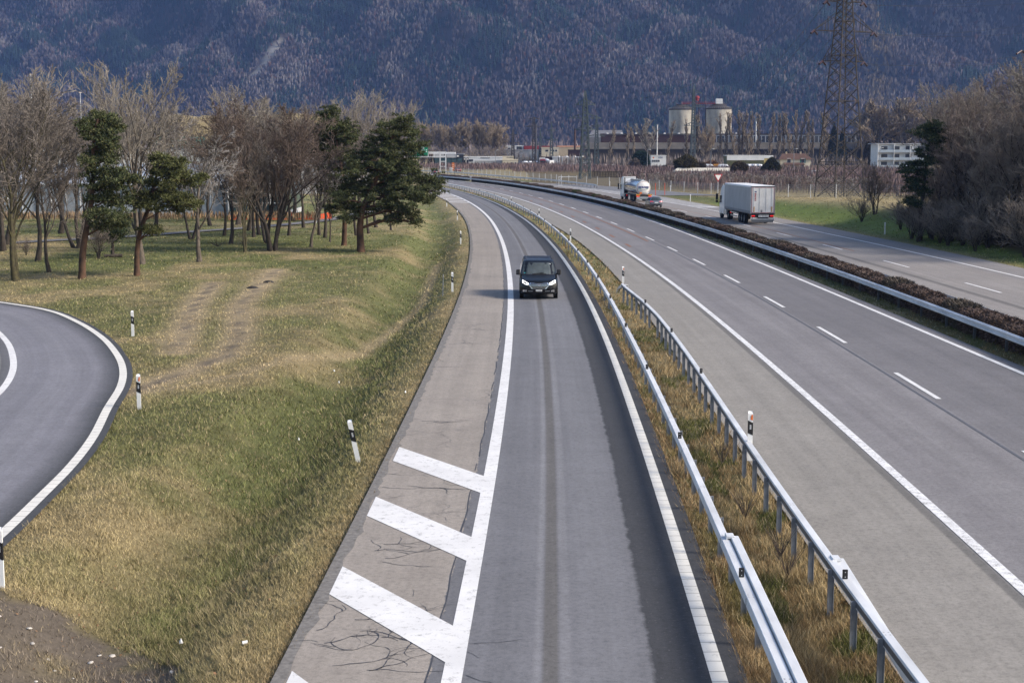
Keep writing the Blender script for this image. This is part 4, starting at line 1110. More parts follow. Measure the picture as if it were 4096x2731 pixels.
guard_rail('silvery box-beam guardrail between the strip of dry grass and the motorway shoulder', cR2c, 6, 76.2, .76, 1.75,
           [23.2, 45.3, 55.7, 66.5], [20.5, 24.4, 28.3, 32.2, 36.1, 40, 44, 48, 52, 56, 60, 64, 68], side=-0.10,
           extra=[('second_beam', [(float(cR2(y)) + .165 - 0.10 * min(1, max(0, (24.5 - y) / 5)), y, .74 - 0.03 * max(0, 24.5 - y)) for y in np.arange(14, 24.6, .7)]), ('splice_plate', [(float(cR2(24.4)) + .08, 24.3, .785), (float(cR2(24.6)) + .08, 24.55, .785)]), ('end_piece', [(5.98, 75.6, .76), (5.86, 76.8, .68), (5.74, 77.6, .48), (5.68, 78.0, .22)])])
wb = MB(); rail2 = [o for o in COL.objects if o.get('label', '').startswith('silvery box-beam guardrail between')][0]
beam_loft(wb, [(p[0] - rail2.location.x, p[1] - rail2.location.y, p[2]) for p in cpath(cR2c, 6.1, 76, .76)], SHADE_STRIP); wb.build('channel_shade_strip', M_BOLT, rail2)
WPROF = [(0, 0), (-.045, -.03), (-.08, -.045), (-.08, -.10), (-.02, -.135), (-.02, -.175), (-.08, -.21), (-.08, -.265), (-.045, -.28), (0, -.31), (.012, -.31), (.012, 0)]
M_DKPOST = mat('dull_dark_post_steel', (0.09, 0.09, 0.095), 0.25, 5, 0.7, 0.1)  # colour darkened so the corrugated rails' posts sink into the shade beneath
def w_rail(label, c, y0, y1, ztop, pitch, flip=1, group=None):
    e = thing('guardrail', label, 'guardrail', (float(c(y0)), y0, 0), group=group)
    ox, oy = e.location.x, e.location.y
    pr = [(a * flip, h) for a, h in WPROF]
    mb = MB(); lap = 0
    for ya in np.arange(y0, y1, 4.0):
        yb = min(ya + 4.0, y1); lap ^= 1
        beam_loft(mb, [(p[0] - ox, p[1] - oy, p[2]) for p in cpath(c, ya, yb - .015, ztop + .006 * lap, 2.0, -.006 * lap)], pr)
    mb.build('beam', M_STEEL, e)
    first = None; rest = MB()
    for i, y in enumerate(np.arange(y0 + .3, y1, pitch)):
        x = float(c(y)) - ox
        if i < 90:
            if first is None:
                first = MB().box(-.05, .05, -.03, .03, -.3, ztop - .02).build('post', M_DKPOST, e); o = first
            else: o = first.copy(); link(o); o.parent = e
            o.location = (x + .075 * flip, y - oy, 0)
        else: rest.box(x + .02, x + .12, y - oy - .03, y - oy + .03, -.3, ztop - .02)
    if rest.v: tag(rest.build('post', M_POSTST, e), kind='stuff')
    return e
w_rail('corrugated steel guardrail in front of the median hedge', cR3, 24, 392, .75, 4.0)
w_rail('corrugated steel guardrail behind the median hedge, beside the far carriageway', cR3.off(1.95), 24, 392, .75, 4.0, -1)
R4C = Curve([17.0, 16.6, 14.6, 10.7, -1.7, -16.7, -28.2, -38], [292, 297.5, 311, 335, 389, 453, 488, 515])
w_rail('far steel guardrail along the outer edge of the opposite carriageway', R4C, 293, 512, .75, 4.0)

# ------------------------------------------------------------------ median hedge: clipped bushes, one after another
M_HEDGE = attr_mat('clipped_twigs', fine=8, amt=0.35)
def hedge_mesh(seed, L, W, Hh, c, c2):
    r = np.random.default_rng(seed); n = 5200
    # points on and just inside a lumpy rounded block
    p = r.random((n, 3)) * 2 - 1; f = r.integers(0, 5, n)
    for ax, k in ((0, 0), (1, 1), (2, 2)): pass
    p[f == 0, 0] = 1; p[f == 1, 0] = -1; p[f == 2, 1] = 1; p[f == 3, 1] = -1; p[f == 4, 2] = 1
    p[f > 4, 2] = 1
    nn = np.linalg.norm(p / np.array([1.35, 1.2, 1.25]), ord=4, axis=1)[:, None]; p = p / np.maximum(nn, 0.8) * 0.98
    p *= (1 - 0.22 * r.random((n, 1)) ** 2)
    q = p * np.array([W / 2, L / 2, Hh * .5]) + np.array([0, 0, Hh * .52])
    q += (0.10 * (fbm(q[:, 1] * 2.2 + seed * 9, q[:, 2] * 2.2 + q[:, 0], 3, seed) - 0.5))[:, None] * p * 1.6
    d = p / np.linalg.norm(p, axis=1)[:, None] + r.normal(size=(n, 3)) * 0.6; d /= np.linalg.norm(d, axis=1)[:, None]
    s_ = np.cross(d, r.normal(size=(n, 3))); s_ /= np.linalg.norm(s_, axis=1)[:, None]
    ln = 0.06 + 0.08 * r.random((n, 1)); w = 0.014 + 0.022 * r.random((n, 1))
    V = np.stack([q - d * ln * .4, q + s_ * w, q + d * ln, q - s_ * w], 1).reshape(-1, 3)
    t = r.random((n, 1)) < 0.3
    cc = np.where(t, np.array(c2), np.array(c)) * (0.55 + 0.8 * r.random((n, 1)))
    C = np.repeat(cc, 4, axis=0)
    # the dense inner twigs
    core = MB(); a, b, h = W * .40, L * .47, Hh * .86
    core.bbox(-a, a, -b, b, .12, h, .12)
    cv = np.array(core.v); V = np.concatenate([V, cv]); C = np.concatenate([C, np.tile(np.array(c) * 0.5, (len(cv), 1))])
    quads = np.arange(n)[:, None] * 4; tris = np.concatenate([quads + np.array([0, 1, 2]), quads + np.array([0, 2, 3])])
    ct = []
    for fc in core.f:
        for k in range(1, len(fc) - 1): ct.append((fc[0] + 4 * n, fc[k] + 4 * n, fc[k + 1] + 4 * n))
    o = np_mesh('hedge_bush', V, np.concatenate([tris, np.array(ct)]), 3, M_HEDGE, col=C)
    COL.objects.unlink(o); return o.data
HB = [hedge_mesh(1, 2.9, 1.0, .95, (0.100, 0.072, 0.062), (0.17, 0.122, 0.104)), hedge_mesh(2, 2.9, 1.02, .98, (0.105, 0.076, 0.064), (0.18, 0.135, 0.114)), hedge_mesh(3, 2.9, 1.0, 1.0, (0.10, 0.082, 0.068), (0.15, 0.13, 0.11))]
HG = hedge_mesh(4, 1.9, 1.1, 1.1, (0.055, 0.068, 0.028), (0.09, 0.095, 0.04))
cH = cR3.off(0.80)
y = 22.0; ng = 0
while y < 392:
    if 355 < y < 363.5: y += 1; continue
    green = any(abs(y - q) < 1.5 for q in (187, 216, 236)) or (rnd.random() < 0.03 and y < 100)
    me = HG if green else HB[2 if 150 < y < 182 and rnd.random() < .7 else rnd.choice((0, 0, 1, 1, 2))]
    L = 1.9 if green else 2.9
    gapped = 150 < y < 187
    sc_ = rnd.uniform(0.9, 1.08)
    yy = y + L * sc_ / 2
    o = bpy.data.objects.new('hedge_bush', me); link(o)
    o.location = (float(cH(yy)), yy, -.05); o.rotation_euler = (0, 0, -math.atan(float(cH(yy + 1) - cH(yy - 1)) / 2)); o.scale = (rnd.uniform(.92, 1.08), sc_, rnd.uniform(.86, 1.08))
    tag(o, 'green leafy bush among the brown ones in the clipped median hedge' if green else 'brown leafless clipped bush in the hedge on the motorway median', 'hedge', 'green bushes of the median hedge' if green else 'brown bushes of the median hedge')
    y += L * sc_ * (0.97 if not gapped else rnd.choice((0.97, 1.0, 1.08)))

# ------------------------------------------------------------------ white delineator posts
def delineator_parts(orange, plain=False):
    pts = [(-.06, -.05), (.06, -.05), (.05, .02), (.0, .06), (-.05, .02)]
    mb = MB(); b = []
    n = len(pts)
    vs = [(x, y, -.15) for x, y in pts] + [(x, y, 1.0 if y < 0 else 1.05) for x, y in pts]
    mb.add(vs, [tuple(range(n - 1, -1, -1)), tuple(range(n, 2 * n))] + [(i, (i + 1) % n, n + (i + 1) % n, n + i) for i in range(n)])
    post = mb
    bd = MB(); o = .003
    ring = [(-.06 - o, -.05 - o), (.06 + o, -.05 - o), (.05 + o, .02), (0, .06 + o), (-.05 - o, .02)]
    vs = []
    for zz in ((.53, .47), (.84, .78)):
        for x, y in ring: vs.append((x, y, zz[0] if x < 0.01 else zz[1]))
    bd.add(vs, [(i, (i + 1) % n, n + (i + 1) % n, n + i) for i in range(n)] + [tuple(range(n - 1, -1, -1)), tuple(range(n, 2 * n))])
    rf = MB().box(-.018, .022, -.0575, -.0535, .62, .73)
    og = None
    if orange:
        og = MB(); og.slab([(.0, -.054, .86), (.055, -.054, .84), (.055, -.054, .98), (.02, -.054, .97)], (0, -1, 0), .004)
    return post, bd, rf, og
_del = {}
def delineator(x, y, label, group, style='band', lean=(0, 0), z=None, rz=0.0, s=1.0):
    e = thing('delineator_post', label, 'delineator post', (x, y, float(ground_z(x, y)) + 0.03 if z is None else z), rz, group, s)
    e.rotation_euler = (lean[0], lean[1], rz)
    if style not in _del:
        p, b, r_, og = delineator_parts(style == 'orange')
        ms = [('post', p, M_WPLAST)]
        if style != 'plain': ms += [('black_band', b, M_BLACK), ('reflector', r_, M_REFL)]
        else: ms += [('reflector', r_, M_REFL)]
        if og: ms.append(('orange_arrow', og, M_ORANGE))
        _del[style] = [(nm, m_.build(nm, mt, None).data) for nm, m_, mt in ms]
        for o in [o for o in list(COL.objects) if o.name.split('.')[0] in ('post', 'black_band', 'reflector', 'orange_arrow') and o.parent is None]: bpy.data.objects.remove(o)
    for nm, me in _del[style]:
        link(bpy.data.objects.new(nm, me), e)
    return e
g1 = 'delineator posts along the ramp verge and loop road'
delineator(-16.0, 61.1, 'white post with black band on the grass beyond the tip of the loop bend', g1)
delineator(-11.3, 43.6, 'white post with orange arrow at the outer edge of the loop bend', g1, 'orange')
delineator(-3.9, 36.3, 'white leaning post with black band beside the first painted bar of the ramp', g1, lean=(0.0, -0.20))
delineator(-9.2, 25.5, 'white post cut by the left edge of the photo beside the loop road', g1, s=1.02)
delineator(-3.3, 80.5, 'white post with black band on the verge left of the van', g1)
delineator(-4.3, 122.4, 'white post with black band, second beyond the van on the left verge', g1)
delineator(-6.1, 163.4, 'white post with black band, third beyond the van on the left verge', g1)
delineator(-9.0, 202.2, 'farthest white post on the left verge, by the distant painted bars', g1)
g2 = 'delineator posts between ramp and motorway'
delineator(float(cR2(34.6)) + .05, 34.6, 'white post with orange marker standing on the right-hand guardrail', g2, 'orange', z=.45)
delineator(6.45, 84.5, 'white post with orange marker just beyond the end of the right-hand guardrail', g2, 'orange')
delineator(5.0, 124.8, 'white post on the grass strip behind the ramp guardrail, first beyond the guardrail end', g2)
delineator(3.1, 167.2, 'white post on the grass strip behind the ramp guardrail, second beyond the guardrail end', g2)
delineator(-0.1, 208.6, 'small far white post where the grass strip behind the ramp guardrail narrows', g2)
g3 = 'delineator posts beyond the far carriageway'
delineator(34.3, 134.4, 'plain white post on the verge in front of the thicket', g3, 'plain')
delineator(26.9, 220.9, 'plain white post on the grass nose left of the box trailer', g3, 'plain', z=-.05)
delineator(29.6, 274.1, 'plain white post between the slip road and the orchard fence, right of the red poles', g3, 'plain', z=-.05)
delineator(20.9, 313.4, 'plain white post left of the tanker lorry, by the orchard fence', g3, 'plain', z=-.05)
g4 = 'delineator posts by the footpath'
for (x, y), lab in zip([(-36.7, 126.6), (-27.5, 140.2), (-26.6, 148.2), (-20.8, 155.3)], ['behind the leaning pine', 'under the silvery tree', 'left of the dense brown tree', 'right of the dense brown tree']):
    delineator(x, y, 'white post beside the footpath in the grove, ' + lab, g4, 'band')
tag(MB().tube([(-3.8, 79.3, -.9), (-3.75, 79.3, 1.0)], .02, 6).build('marker_stake', M_POSTST), 'thin grey stake standing left of the white post beside the van', 'stake')

# ------------------------------------------------------------------ vehicles
M_TYRE = mat('tyre_rubber', (0.02, 0.02, 0.021), 0.25, 8, 0.8, spec=0.2)
M_RIM = mat('grey_wheel_rim', (0.30, 0.31, 0.33), 0.15, 12, 0.35, 0.7)
M_CHROME = mat('chrome_trim', (0.75, 0.76, 0.78), 0.05, 8, 0.18, 0.95)
M_VAN = mat('blue_black_paint', (0.004, 0.0045, 0.007), 0.15, 3, 0.3, 0.0, 0.35, 0.3)
M_GLASS = glass('tinted_glass', (0.03, 0.038, 0.04))
M_SCREEN = glass('windscreen_glass', (0.05, 0.06, 0.062), 0.12)
M_TRIM = mat('black_trim', (0.016, 0.016, 0.018), 0.2, 10, 0.55)
M_LAMPW = emit('lit_headlamp', (1.0, 0.98, 0.94), 2.4, (0.8, 0.8, 0.8))
M_LENS = mat('clear_lamp_lens', (0.30, 0.31, 0.33), 0.3, 14, 0.15, 0.4, 0.8)
M_TAIL = emit('lit_tail_lamp', (1.0, 0.02, 0.02), 0.45, (0.5, 0.01, 0.01))
M_PLATE = mat('white_number_plate', (0.75, 0.75, 0.74), 0.05, 12, 0.4)
M_INK = mat('black_lettering', (0.015, 0.015, 0.018), 0.1, 12, 0.5)
M_BLUEINK = mat('dark_blue_lettering', (0.02, 0.035, 0.17), 0.1, 12, 0.5)
M_GREENINK = mat('sea_green_stripe', (0.04, 0.28, 0.20), 0.1, 12, 0.5)
M_REDINK = mat('dull_red_marking', (0.36, 0.045, 0.055), 0.15, 12, 0.55)
M_SILVERP = mat('silver_blue_paint', (0.16, 0.18, 0.21), 0.1, 2, 0.3, 0.55, 0.5, 0.5)
M_WHITEP = mat('white_vehicle_paint', (0.74, 0.75, 0.77), 0.06, 2, 0.35, 0.0, 0.5, 0.4)
M_REDP = mat('dark_red_paint', (0.16, 0.012, 0.018), 0.12, 2, 0.3, 0.0, 0.5, 0.5)
M_DARKP = mat('dark_grey_paint', (0.035, 0.037, 0.042), 0.15, 2, 0.3, 0.2, 0.5, 0.5)
M_CURTAIN = mat('grey_lorry_curtain', (0.40, 0.40, 0.405), 0.1, 1.3, 0.7, bump=0.12, stretch=(1, 1, .4))
M_ROOFT = mat('white_lorry_roof', (0.72, 0.73, 0.74), 0.05, 0.8, 0.5)
M_DOORW = mat('dirty_white_doors', (0.66, 0.65, 0.63), 0.1, 0.9, 0.5, c2=(0.85, 0.84, 0.82))
M_CHASSIS = mat('lorry_chassis', (0.03, 0.03, 0.033), 0.3, 6, 0.7)
M_ALU = mat('dull_aluminium', (0.46, 0.48, 0.50), 0.12, 3, 0.35, 0.7)
M_TANKM = mat('polished_tank', (0.62, 0.64, 0.67), 0.1, 0.7, 0.16, 0.95)
M_TANKW = mat('white_tank_end', (0.76, 0.75, 0.73), 0.07, 1.5, 0.4)
M_AMBER = mat('amber_marker_plate', (0.48, 0.22, 0.03), 0.12, 10, 0.5)
M_HAZ = mat('orange_hazard_plate', (0.55, 0.14, 0.02), 0.1, 10, 0.5)

def text_part(name, s, size, m, parent, loc, rot, depth=0.004, bold=0.0, align='CENTER', squeeze=1.0):
    cu = bpy.data.curves.new(name, 'FONT'); cu.body = s; cu.size = size; cu.align_x = align; cu.align_y = 'CENTER'; cu.extrude = depth; cu.offset = bold
    cu.resolution_u = 2
    t = bpy.data.objects.new(name, cu); COL.objects.link(t)
    dg = bpy.context.evaluated_depsgraph_get(); me = bpy.data.meshes.new_from_object(t.evaluated_get(dg))
    bpy.data.objects.remove(t)
    me.materials.clear(); me.materials.append(m)
    o = bpy.data.objects.new(name, me); link(o, parent); o.location = loc; o.rotation_euler = rot; o.scale = (squeeze, 1, 1)
    return o

class Shell:
    """car body lofted over height: front line, rear line and half width at each level (front at y=0)"""
    def __init__(s, lv, yf, yr, w, cf, cr):
        a = lambda v: (np.array([p[0] for p in v]), np.array([p[1] for p in v]))
        s.lv = lv; s.t = {k: a(v) for k, v in dict(yf=yf, yr=yr, w=w, cf=cf, cr=cr).items()}
    def q(s, k, z): return float(np.interp(z, *s.t[k]))
    def front(s, u, z): return Vector((u * s.q('w', z), s.q('yf', z) + s.q('cf', z) * abs(u) ** 3.2, z))
    def rear(s, u, z): return Vector((u * s.q('w', z), s.q('yr', z) - s.q('cr', z) * abs(u) ** 3.2, z))
    def side(s, sg, t, z):
        y0 = s.q('yf', z) + s.q('cf', z); y1 = s.q('yr', z) - s.q('cr', z)
        return Vector((sg * s.q('w', z), y0 + (y1 - y0) * t, z))
    def side_y(s, sg, y, z): return Vector((sg * s.q('w', z), y, z))
    def body(s, m, parent):
        mb = MB(); us = np.linspace(-1, 1, 15); ts = np.linspace(0, 1, 9)[1:-1]; rows = []
        for z in s.lv:
            ring = [s.front(u, z) for u in us] + [s.side(1, t, z) for t in ts] + [s.rear(u, z) for u in us[::-1]] + [s.side(-1, t, z) for t in ts[::-1]]
            rows.append(ring)
        n = len(rows[0])
        for r_ in rows: mb.v += [tuple(p) for p in r_]
        for i in range(len(rows) - 1):
            for k in range(n):
                mb.f.append((i * n + k, i * n + (k + 1) % n, (i + 1) * n + (k + 1) % n, (i + 1) * n + k)); mb.m.append(0)
        mb.f.append(tuple(range(n - 1, -1, -1))); mb.m.append(0)
        c = len(mb.v); top = rows[-1]; cy = sum(p.y for p in top) / n
        mb.v.append((0, cy, top[0].z + .01))
        b = (len(rows) - 1) * n
        for k in range(n): mb.f.append((b + k, b + (k + 1) % n, c)); mb.m.append(0)
        return mb.build('body', m, parent, True)
    def patch(s, fn, us, zs, off, name, m, parent, th=0.012):
        """thin plate laid on the shell: us gives (left, right) for each z"""
        nu = 7; G = []
        for (ul, ur), z in zip(us, zs): G.append([fn(ul + (ur - ul) * i / (nu - 1), z) for i in range(nu)])
        mb = MB(); nz = len(zs); out = []
        for j in range(nz):
            for i in range(nu):
                a = G[j][min(i + 1, nu - 1)] - G[j][max(i - 1, 0)]; b = G[min(j + 1, nz - 1)][i] - G[max(j - 1, 0)][i]
                nn = a.cross(b); nn = nn.normalized() if nn.length > 1e-9 else Vector((0, -1, 0))
                ctr = Vector((0, (s.q('yf', .8) + s.q('yr', .8)) / 2, .9))
                if nn.dot(G[j][i] - ctr) < 0: nn = -nn
                out.append((G[j][i], nn))
        mb.v = [tuple(p + nn * off) for p, nn in out] + [tuple(p - nn * th) for p, nn in out]
        N = nu * nz; f = []
        for j in range(nz - 1):
            for i in range(nu - 1):
                q = (j * nu + i, j * nu + i + 1, (j + 1) * nu + i + 1, (j + 1) * nu + i); f.append(q)
        rim = [i for i in range(nu)] + [j * nu + nu - 1 for j in range(1, nz)] + [(nz - 1) * nu + i for i in range(nu - 2, -1, -1)] + [j * nu for j in range(nz - 2, 0, -1)]
        for a, b in zip(rim, rim[1:] + rim[:1]): f.append((a, b, b + N, a + N))
        mb.f = f; mb.m = [0] * len(f)
        return mb.build(name, m, parent, False)
    def loop_patch(s, fn, poly, off, name, m, parent, th=0.02):
        """plate bounded by a polygon of (u,z) points"""
        P = [fn(u, z) for u, z in poly]; nn = Vector((0, 0, 0))
        for a, b in zip(P, P[1:] + P[:1]): nn += a.cross(b)
        nn.normalize(); ctr = Vector((0, (s.q('yf', .8) + s.q('yr', .8)) / 2, .9)); c = sum(P, Vector()) / len(P)
        if nn.dot(c - ctr) < 0: nn = -nn
        mb = MB(); n = len(P)
        mb.add([p + nn * off for p in P] + [c + nn * off] + [p - nn * th for p in P], [(i, (i + 1) % n, n) for i in range(n)] + [(i, (i + 1) % n, n + 1 + (i + 1) % n, n + 1 + i) for i in range(n)])
        return mb.build(name, m, parent)
    def ring_patch(s, fn, poly, k, off, name, m, parent):
        """frame: band between polygon and polygon shrunk by k"""
        cu = sum(p[0] for p in poly) / len(poly); cz = sum(p[1] for p in poly) / len(poly)
        A = [fn(u, z) for u, z in poly]; B = [fn(cu + (u - cu) * k, cz + (z - cz) * k) for u, z in poly]
        ctr = Vector((0, (s.q('yf', .8) + s.q('yr', .8)) / 2, .9)); nn = (sum(A, Vector()) / len(A) - ctr); nn.z *= .3; nn.normalize()
        n = len(A); mb = MB()
        mb.add([p + nn * off for p in A] + [p + nn * off for p in B] + [p - nn * .015 for p in A], [(i, (i + 1) % n, n + (i + 1) % n, n + i) for i in range(n)] + [(i, (i + 1) % n, 2 * n + (i + 1) % n, 2 * n + i) for i in range(n)])
        return mb.build(name, m, parent)

def wheel(parent, x, y, r, w, side, name='wheel'):
    mb = MB(); mb.lathe([(r * .58, -w / 2), (r * .93, -w / 2), (r, -w * .36), (r, w * .36), (r * .93, w / 2), (r * .58, w / 2)], (0, 0, 0), 24, 0, 'x')
    o = mb.build(name, M_TYRE, parent, False, (x, y, r))
    rm = MB(); f = w / 2 * side
    rm.lathe([(r * .60, f * .9), (r * .50, f * .75), (r * .18, f * .55), (r * .16, f * .8), (0.001, f * .8)], (0, 0, 0), 20, 0, 'x')
    for k in range(5):
        a = k * 1.2566; c_, s_ = math.cos(a), math.sin(a)
        rm.bar((f * .72, c_ * r * .15, s_ * r * .15), (f * .85, c_ * r * .56, s_ * r * .56), r * .14, r * .05)
    rm.build('rim', M_RIM, o)
    return o

# ---- the black van coming up the ramp
van = thing('passenger_van', 'black passenger van with lit headlights driving towards the camera on the ramp', 'van', (1.40, 75.5, 0.004), 0.0)
vs = Shell([.26, .32, .42, .55, .68, .80, .90, .96, 1.00, 1.04, 1.08, 1.12, 1.16, 1.20, 1.24, 1.40, 1.60, 1.78, 1.86, 1.91, 1.945, 1.965, 1.975],
           [(.26, .16), (.32, .06), (.42, .01), (.55, 0), (.68, .005), (.80, .02), (.90, .06), (.96, .14), (1.0, .25), (1.04, .38), (1.08, .53), (1.12, .70), (1.16, .86), (1.2, .98), (1.24, 1.04), (1.4, 1.20), (1.6, 1.40), (1.78, 1.60), (1.86, 1.72), (1.91, 1.86), (1.945, 2.05), (1.965, 2.3), (1.975, 2.7)],
           [(.26, 4.85), (.5, 4.95), (1.0, 4.96), (1.5, 4.92), (1.8, 4.84), (1.91, 4.72), (1.945, 4.6), (1.965, 4.4), (1.975, 4.1)],
           [(.26, .90), (.35, .955), (.55, .985), (.85, .99), (1.0, .985), (1.16, .965), (1.24, .955), (1.5, .91), (1.78, .835), (1.86, .80), (1.91, .765), (1.945, .71), (1.965, .60), (1.975, .40)],
           [(.26, .25), (.5, .26), (.9, .30), (1.1, .26), (1.24, .26), (1.6, .22), (1.9, .16), (1.975, .1)], [(.26, .1), (1.975, .1)])
vs.body(M_VAN, van)
fz = vs.front
vs.patch(fz, [(-.90, .90)] * 2 + [(-.905, .905)] * 3, [1.235, 1.30, 1.45, 1.62, 1.80], .006, 'windscreen', M_SCREEN, van)
vs.patch(fz, [(-.90, .90), (-.90, .90)], [1.20, 1.235], .008, 'wiper_cowl', M_TRIM, van)
wp = MB(); 
for a, b in (((-.35, 1.235), (.28, 1.30)), ((.42, 1.235), (-.12, 1.27))):
    p = fz(*a); q = fz(*b); d = Vector((0, -.02, .012)); wp.bar(p + d, q + d, .025)
wp.build('wiper', M_TRIM, van)
hexo = [(-.55, .745), (-.47, .875), (.47, .875), (.55, .745), (.37, .555), (-.37, .555)]
vs.patch(fz, [(-.37, .37), (-.46, .46), (-.545, .545), (-.51, .51), (-.465, .465)], [.56, .65, .74, .81, .87], .004, 'grille', M_TRIM, van)
vs.ring_patch(fz, hexo, .90, .022, 'grille_frame', M_CHROME, van)
for zz in (.605, .655, .705, .755, .80):
    hw = .33 + .16 * min(1, (zz - .56) / .17) - .04 * max(0, (zz - .75) / .1)
    vs.patch(fz, [(-hw, hw)] * 2, [zz, zz + .014], .016, 'grille_slat', M_CHROME, van)
em = MB(); em.add([tuple(fz(0, .775) + Vector((.115 * math.cos(a), -.030, .045 * math.sin(a)))) for a in np.linspace(0, 6.283, 20, endpoint=False)] + [tuple(fz(0, .775) + Vector((.115 * math.cos(a), -.012, .045 * math.sin(a)))) for a in np.linspace(0, 6.283, 20, endpoint=False)], [tuple(range(20))] + [(i, (i + 1) % 20, 20 + (i + 1) % 20, 20 + i) for i in range(20)])
emo = em.build('badge', M_CHROME, van)
text_part('badge_lettering', 'Ford', .075, M_BLUEINK, emo, tuple(fz(0, .775) + Vector((0, -.033, 0))), (R(90), 0, 0), .002)
for sg in (-1, 1):
    out = [(sg * .53, .83), (sg * .57, .765), (sg * .72, .79), (sg * .86, .875), (sg * .875, .985), (sg * .80, .975), (sg * .66, .91)]
    h = vs.loop_patch(fz, out, .008, 'headlight', M_LENS, van)
    vs.ring_patch(fz, out, .70, .020, 'light_ring', M_LAMPW, h)
    lo = MB(); c = fz(sg * .69, .85); lo.lathe([(.055, -.022), (.05, -.03), (.001, -.03)], tuple(c), 12, 0, 'y'); lo.build('lamp', M_LAMPW if sg > 0 else M_LENS, h)
    fo = vs.loop_patch(fz, [(sg * .64, .40), (sg * .84, .39), (sg * .86, .47), (sg * .80, .51), (sg * .66, .48)], .010, 'fog_light', M_LENS, van)
    vs.ring_patch(fz, [(sg * .64, .40), (sg * .84, .39), (sg * .86, .47), (sg * .80, .51), (sg * .66, .48)], .8, .016, 'fog_light_rim', M_CHROME, fo)
    vs.patch(fz, [(sg * .33, sg * .58)] * 2, [.425, .455], .012, 'bumper_strip', M_RIM, van)
    vs.loop_patch(fz, [(sg * .60, .56), (sg * .84, .60), (sg * .88, .68), (sg * .62, .62)], .006, 'air_vent', M_TRIM, van)
    for wy in (.92, 3.92):
        ar = MB(); ar.lathe([(.001, .022), (.41, .022), (.43, 0)], (0, 0, 0), 24, 0, 'x')
        o = ar.build('wheel_arch', M_TRIM, van, False, (sg * vs.q('w', .5) - (0.0 if sg > 0 else 0.0), wy, .36)); o.rotation_euler = (0, 0, 0 if sg > 0 else math.pi)
        wheel(van, sg * .885, wy, .345, .225, sg)
    sf = lambda y, z, sg=sg: vs.side_y(sg, y, z)
    vs.patch(sf, [(1.45, 2.25), (1.48, 2.25), (1.58, 2.25), (1.74, 2.25)], [1.24, 1.40, 1.56, 1.74], .006, 'side_window', M_GLASS, van)
    vs.patch(sf, [(2.33, 3.55)] * 4, [1.24, 1.40, 1.56, 1.74], .006, 'side_window', M_GLASS, van)
    vs.patch(sf, [(3.63, 4.72)] * 4, [1.24, 1.40, 1.56, 1.74], .006, 'side_window', M_GLASS, van)
    mr = MB(); mr.bbox(-.105, .105, -.07, .07, -.145, .145, .035); mo = mr.build('wing_mirror', M_TRIM, van, False, (sg * 1.075, 1.22, 1.33))
    MB().bar((0, 0, 0), (-sg * .16, .05, -.13), .05, .07).build('mirror_arm', M_TRIM, mo)
    rr_ = MB(); rr_.bar((sg * .70, 2.2, 1.955), (sg * .70, 4.4, 1.972), .03, .02); rr_.build('roof_rail', M_VAN, van)
    for yy in (2.3, 3.2, 4.3):
        MB().bbox(sg * .64 - .06, sg * .64 + .06, yy - .03, yy + .03, 1.955, 1.975, .008).build('roof_mount', M_RIM, van)
lp = MB(); lp.bbox(-.16, .16, -.022, .0, .425, .51, .005); lpo = lp.build('number_plate', M_PLATE, van)
text_part('plate_lettering', 'AI 60930', .072, M_INK, lpo, (0, -.0245, .467), (R(90), 0, 0), .001)
vs.patch(fz, [(-.28, .28), (-.26, .26)], [.305, .375], .004, 'lower_intake', M_TRIM, van)
tk = MB(); p = fz(.70, 1.74); tk.bbox(p.x - .05, p.x + .05, p.y - .016, p.y - .004, 1.71, 1.76, .002); tk.build('windscreen_sticker', M_WPLAST, van)
bl = MB(); p = fz(-.77, 1.29); bl.bbox(p.x - .04, p.x + .04, p.y - .018, p.y - .006, 1.27, 1.32, .002); bl.build('windscreen_sticker', mat('teal_sticker', (0.05, 0.32, 0.36), .1), van)

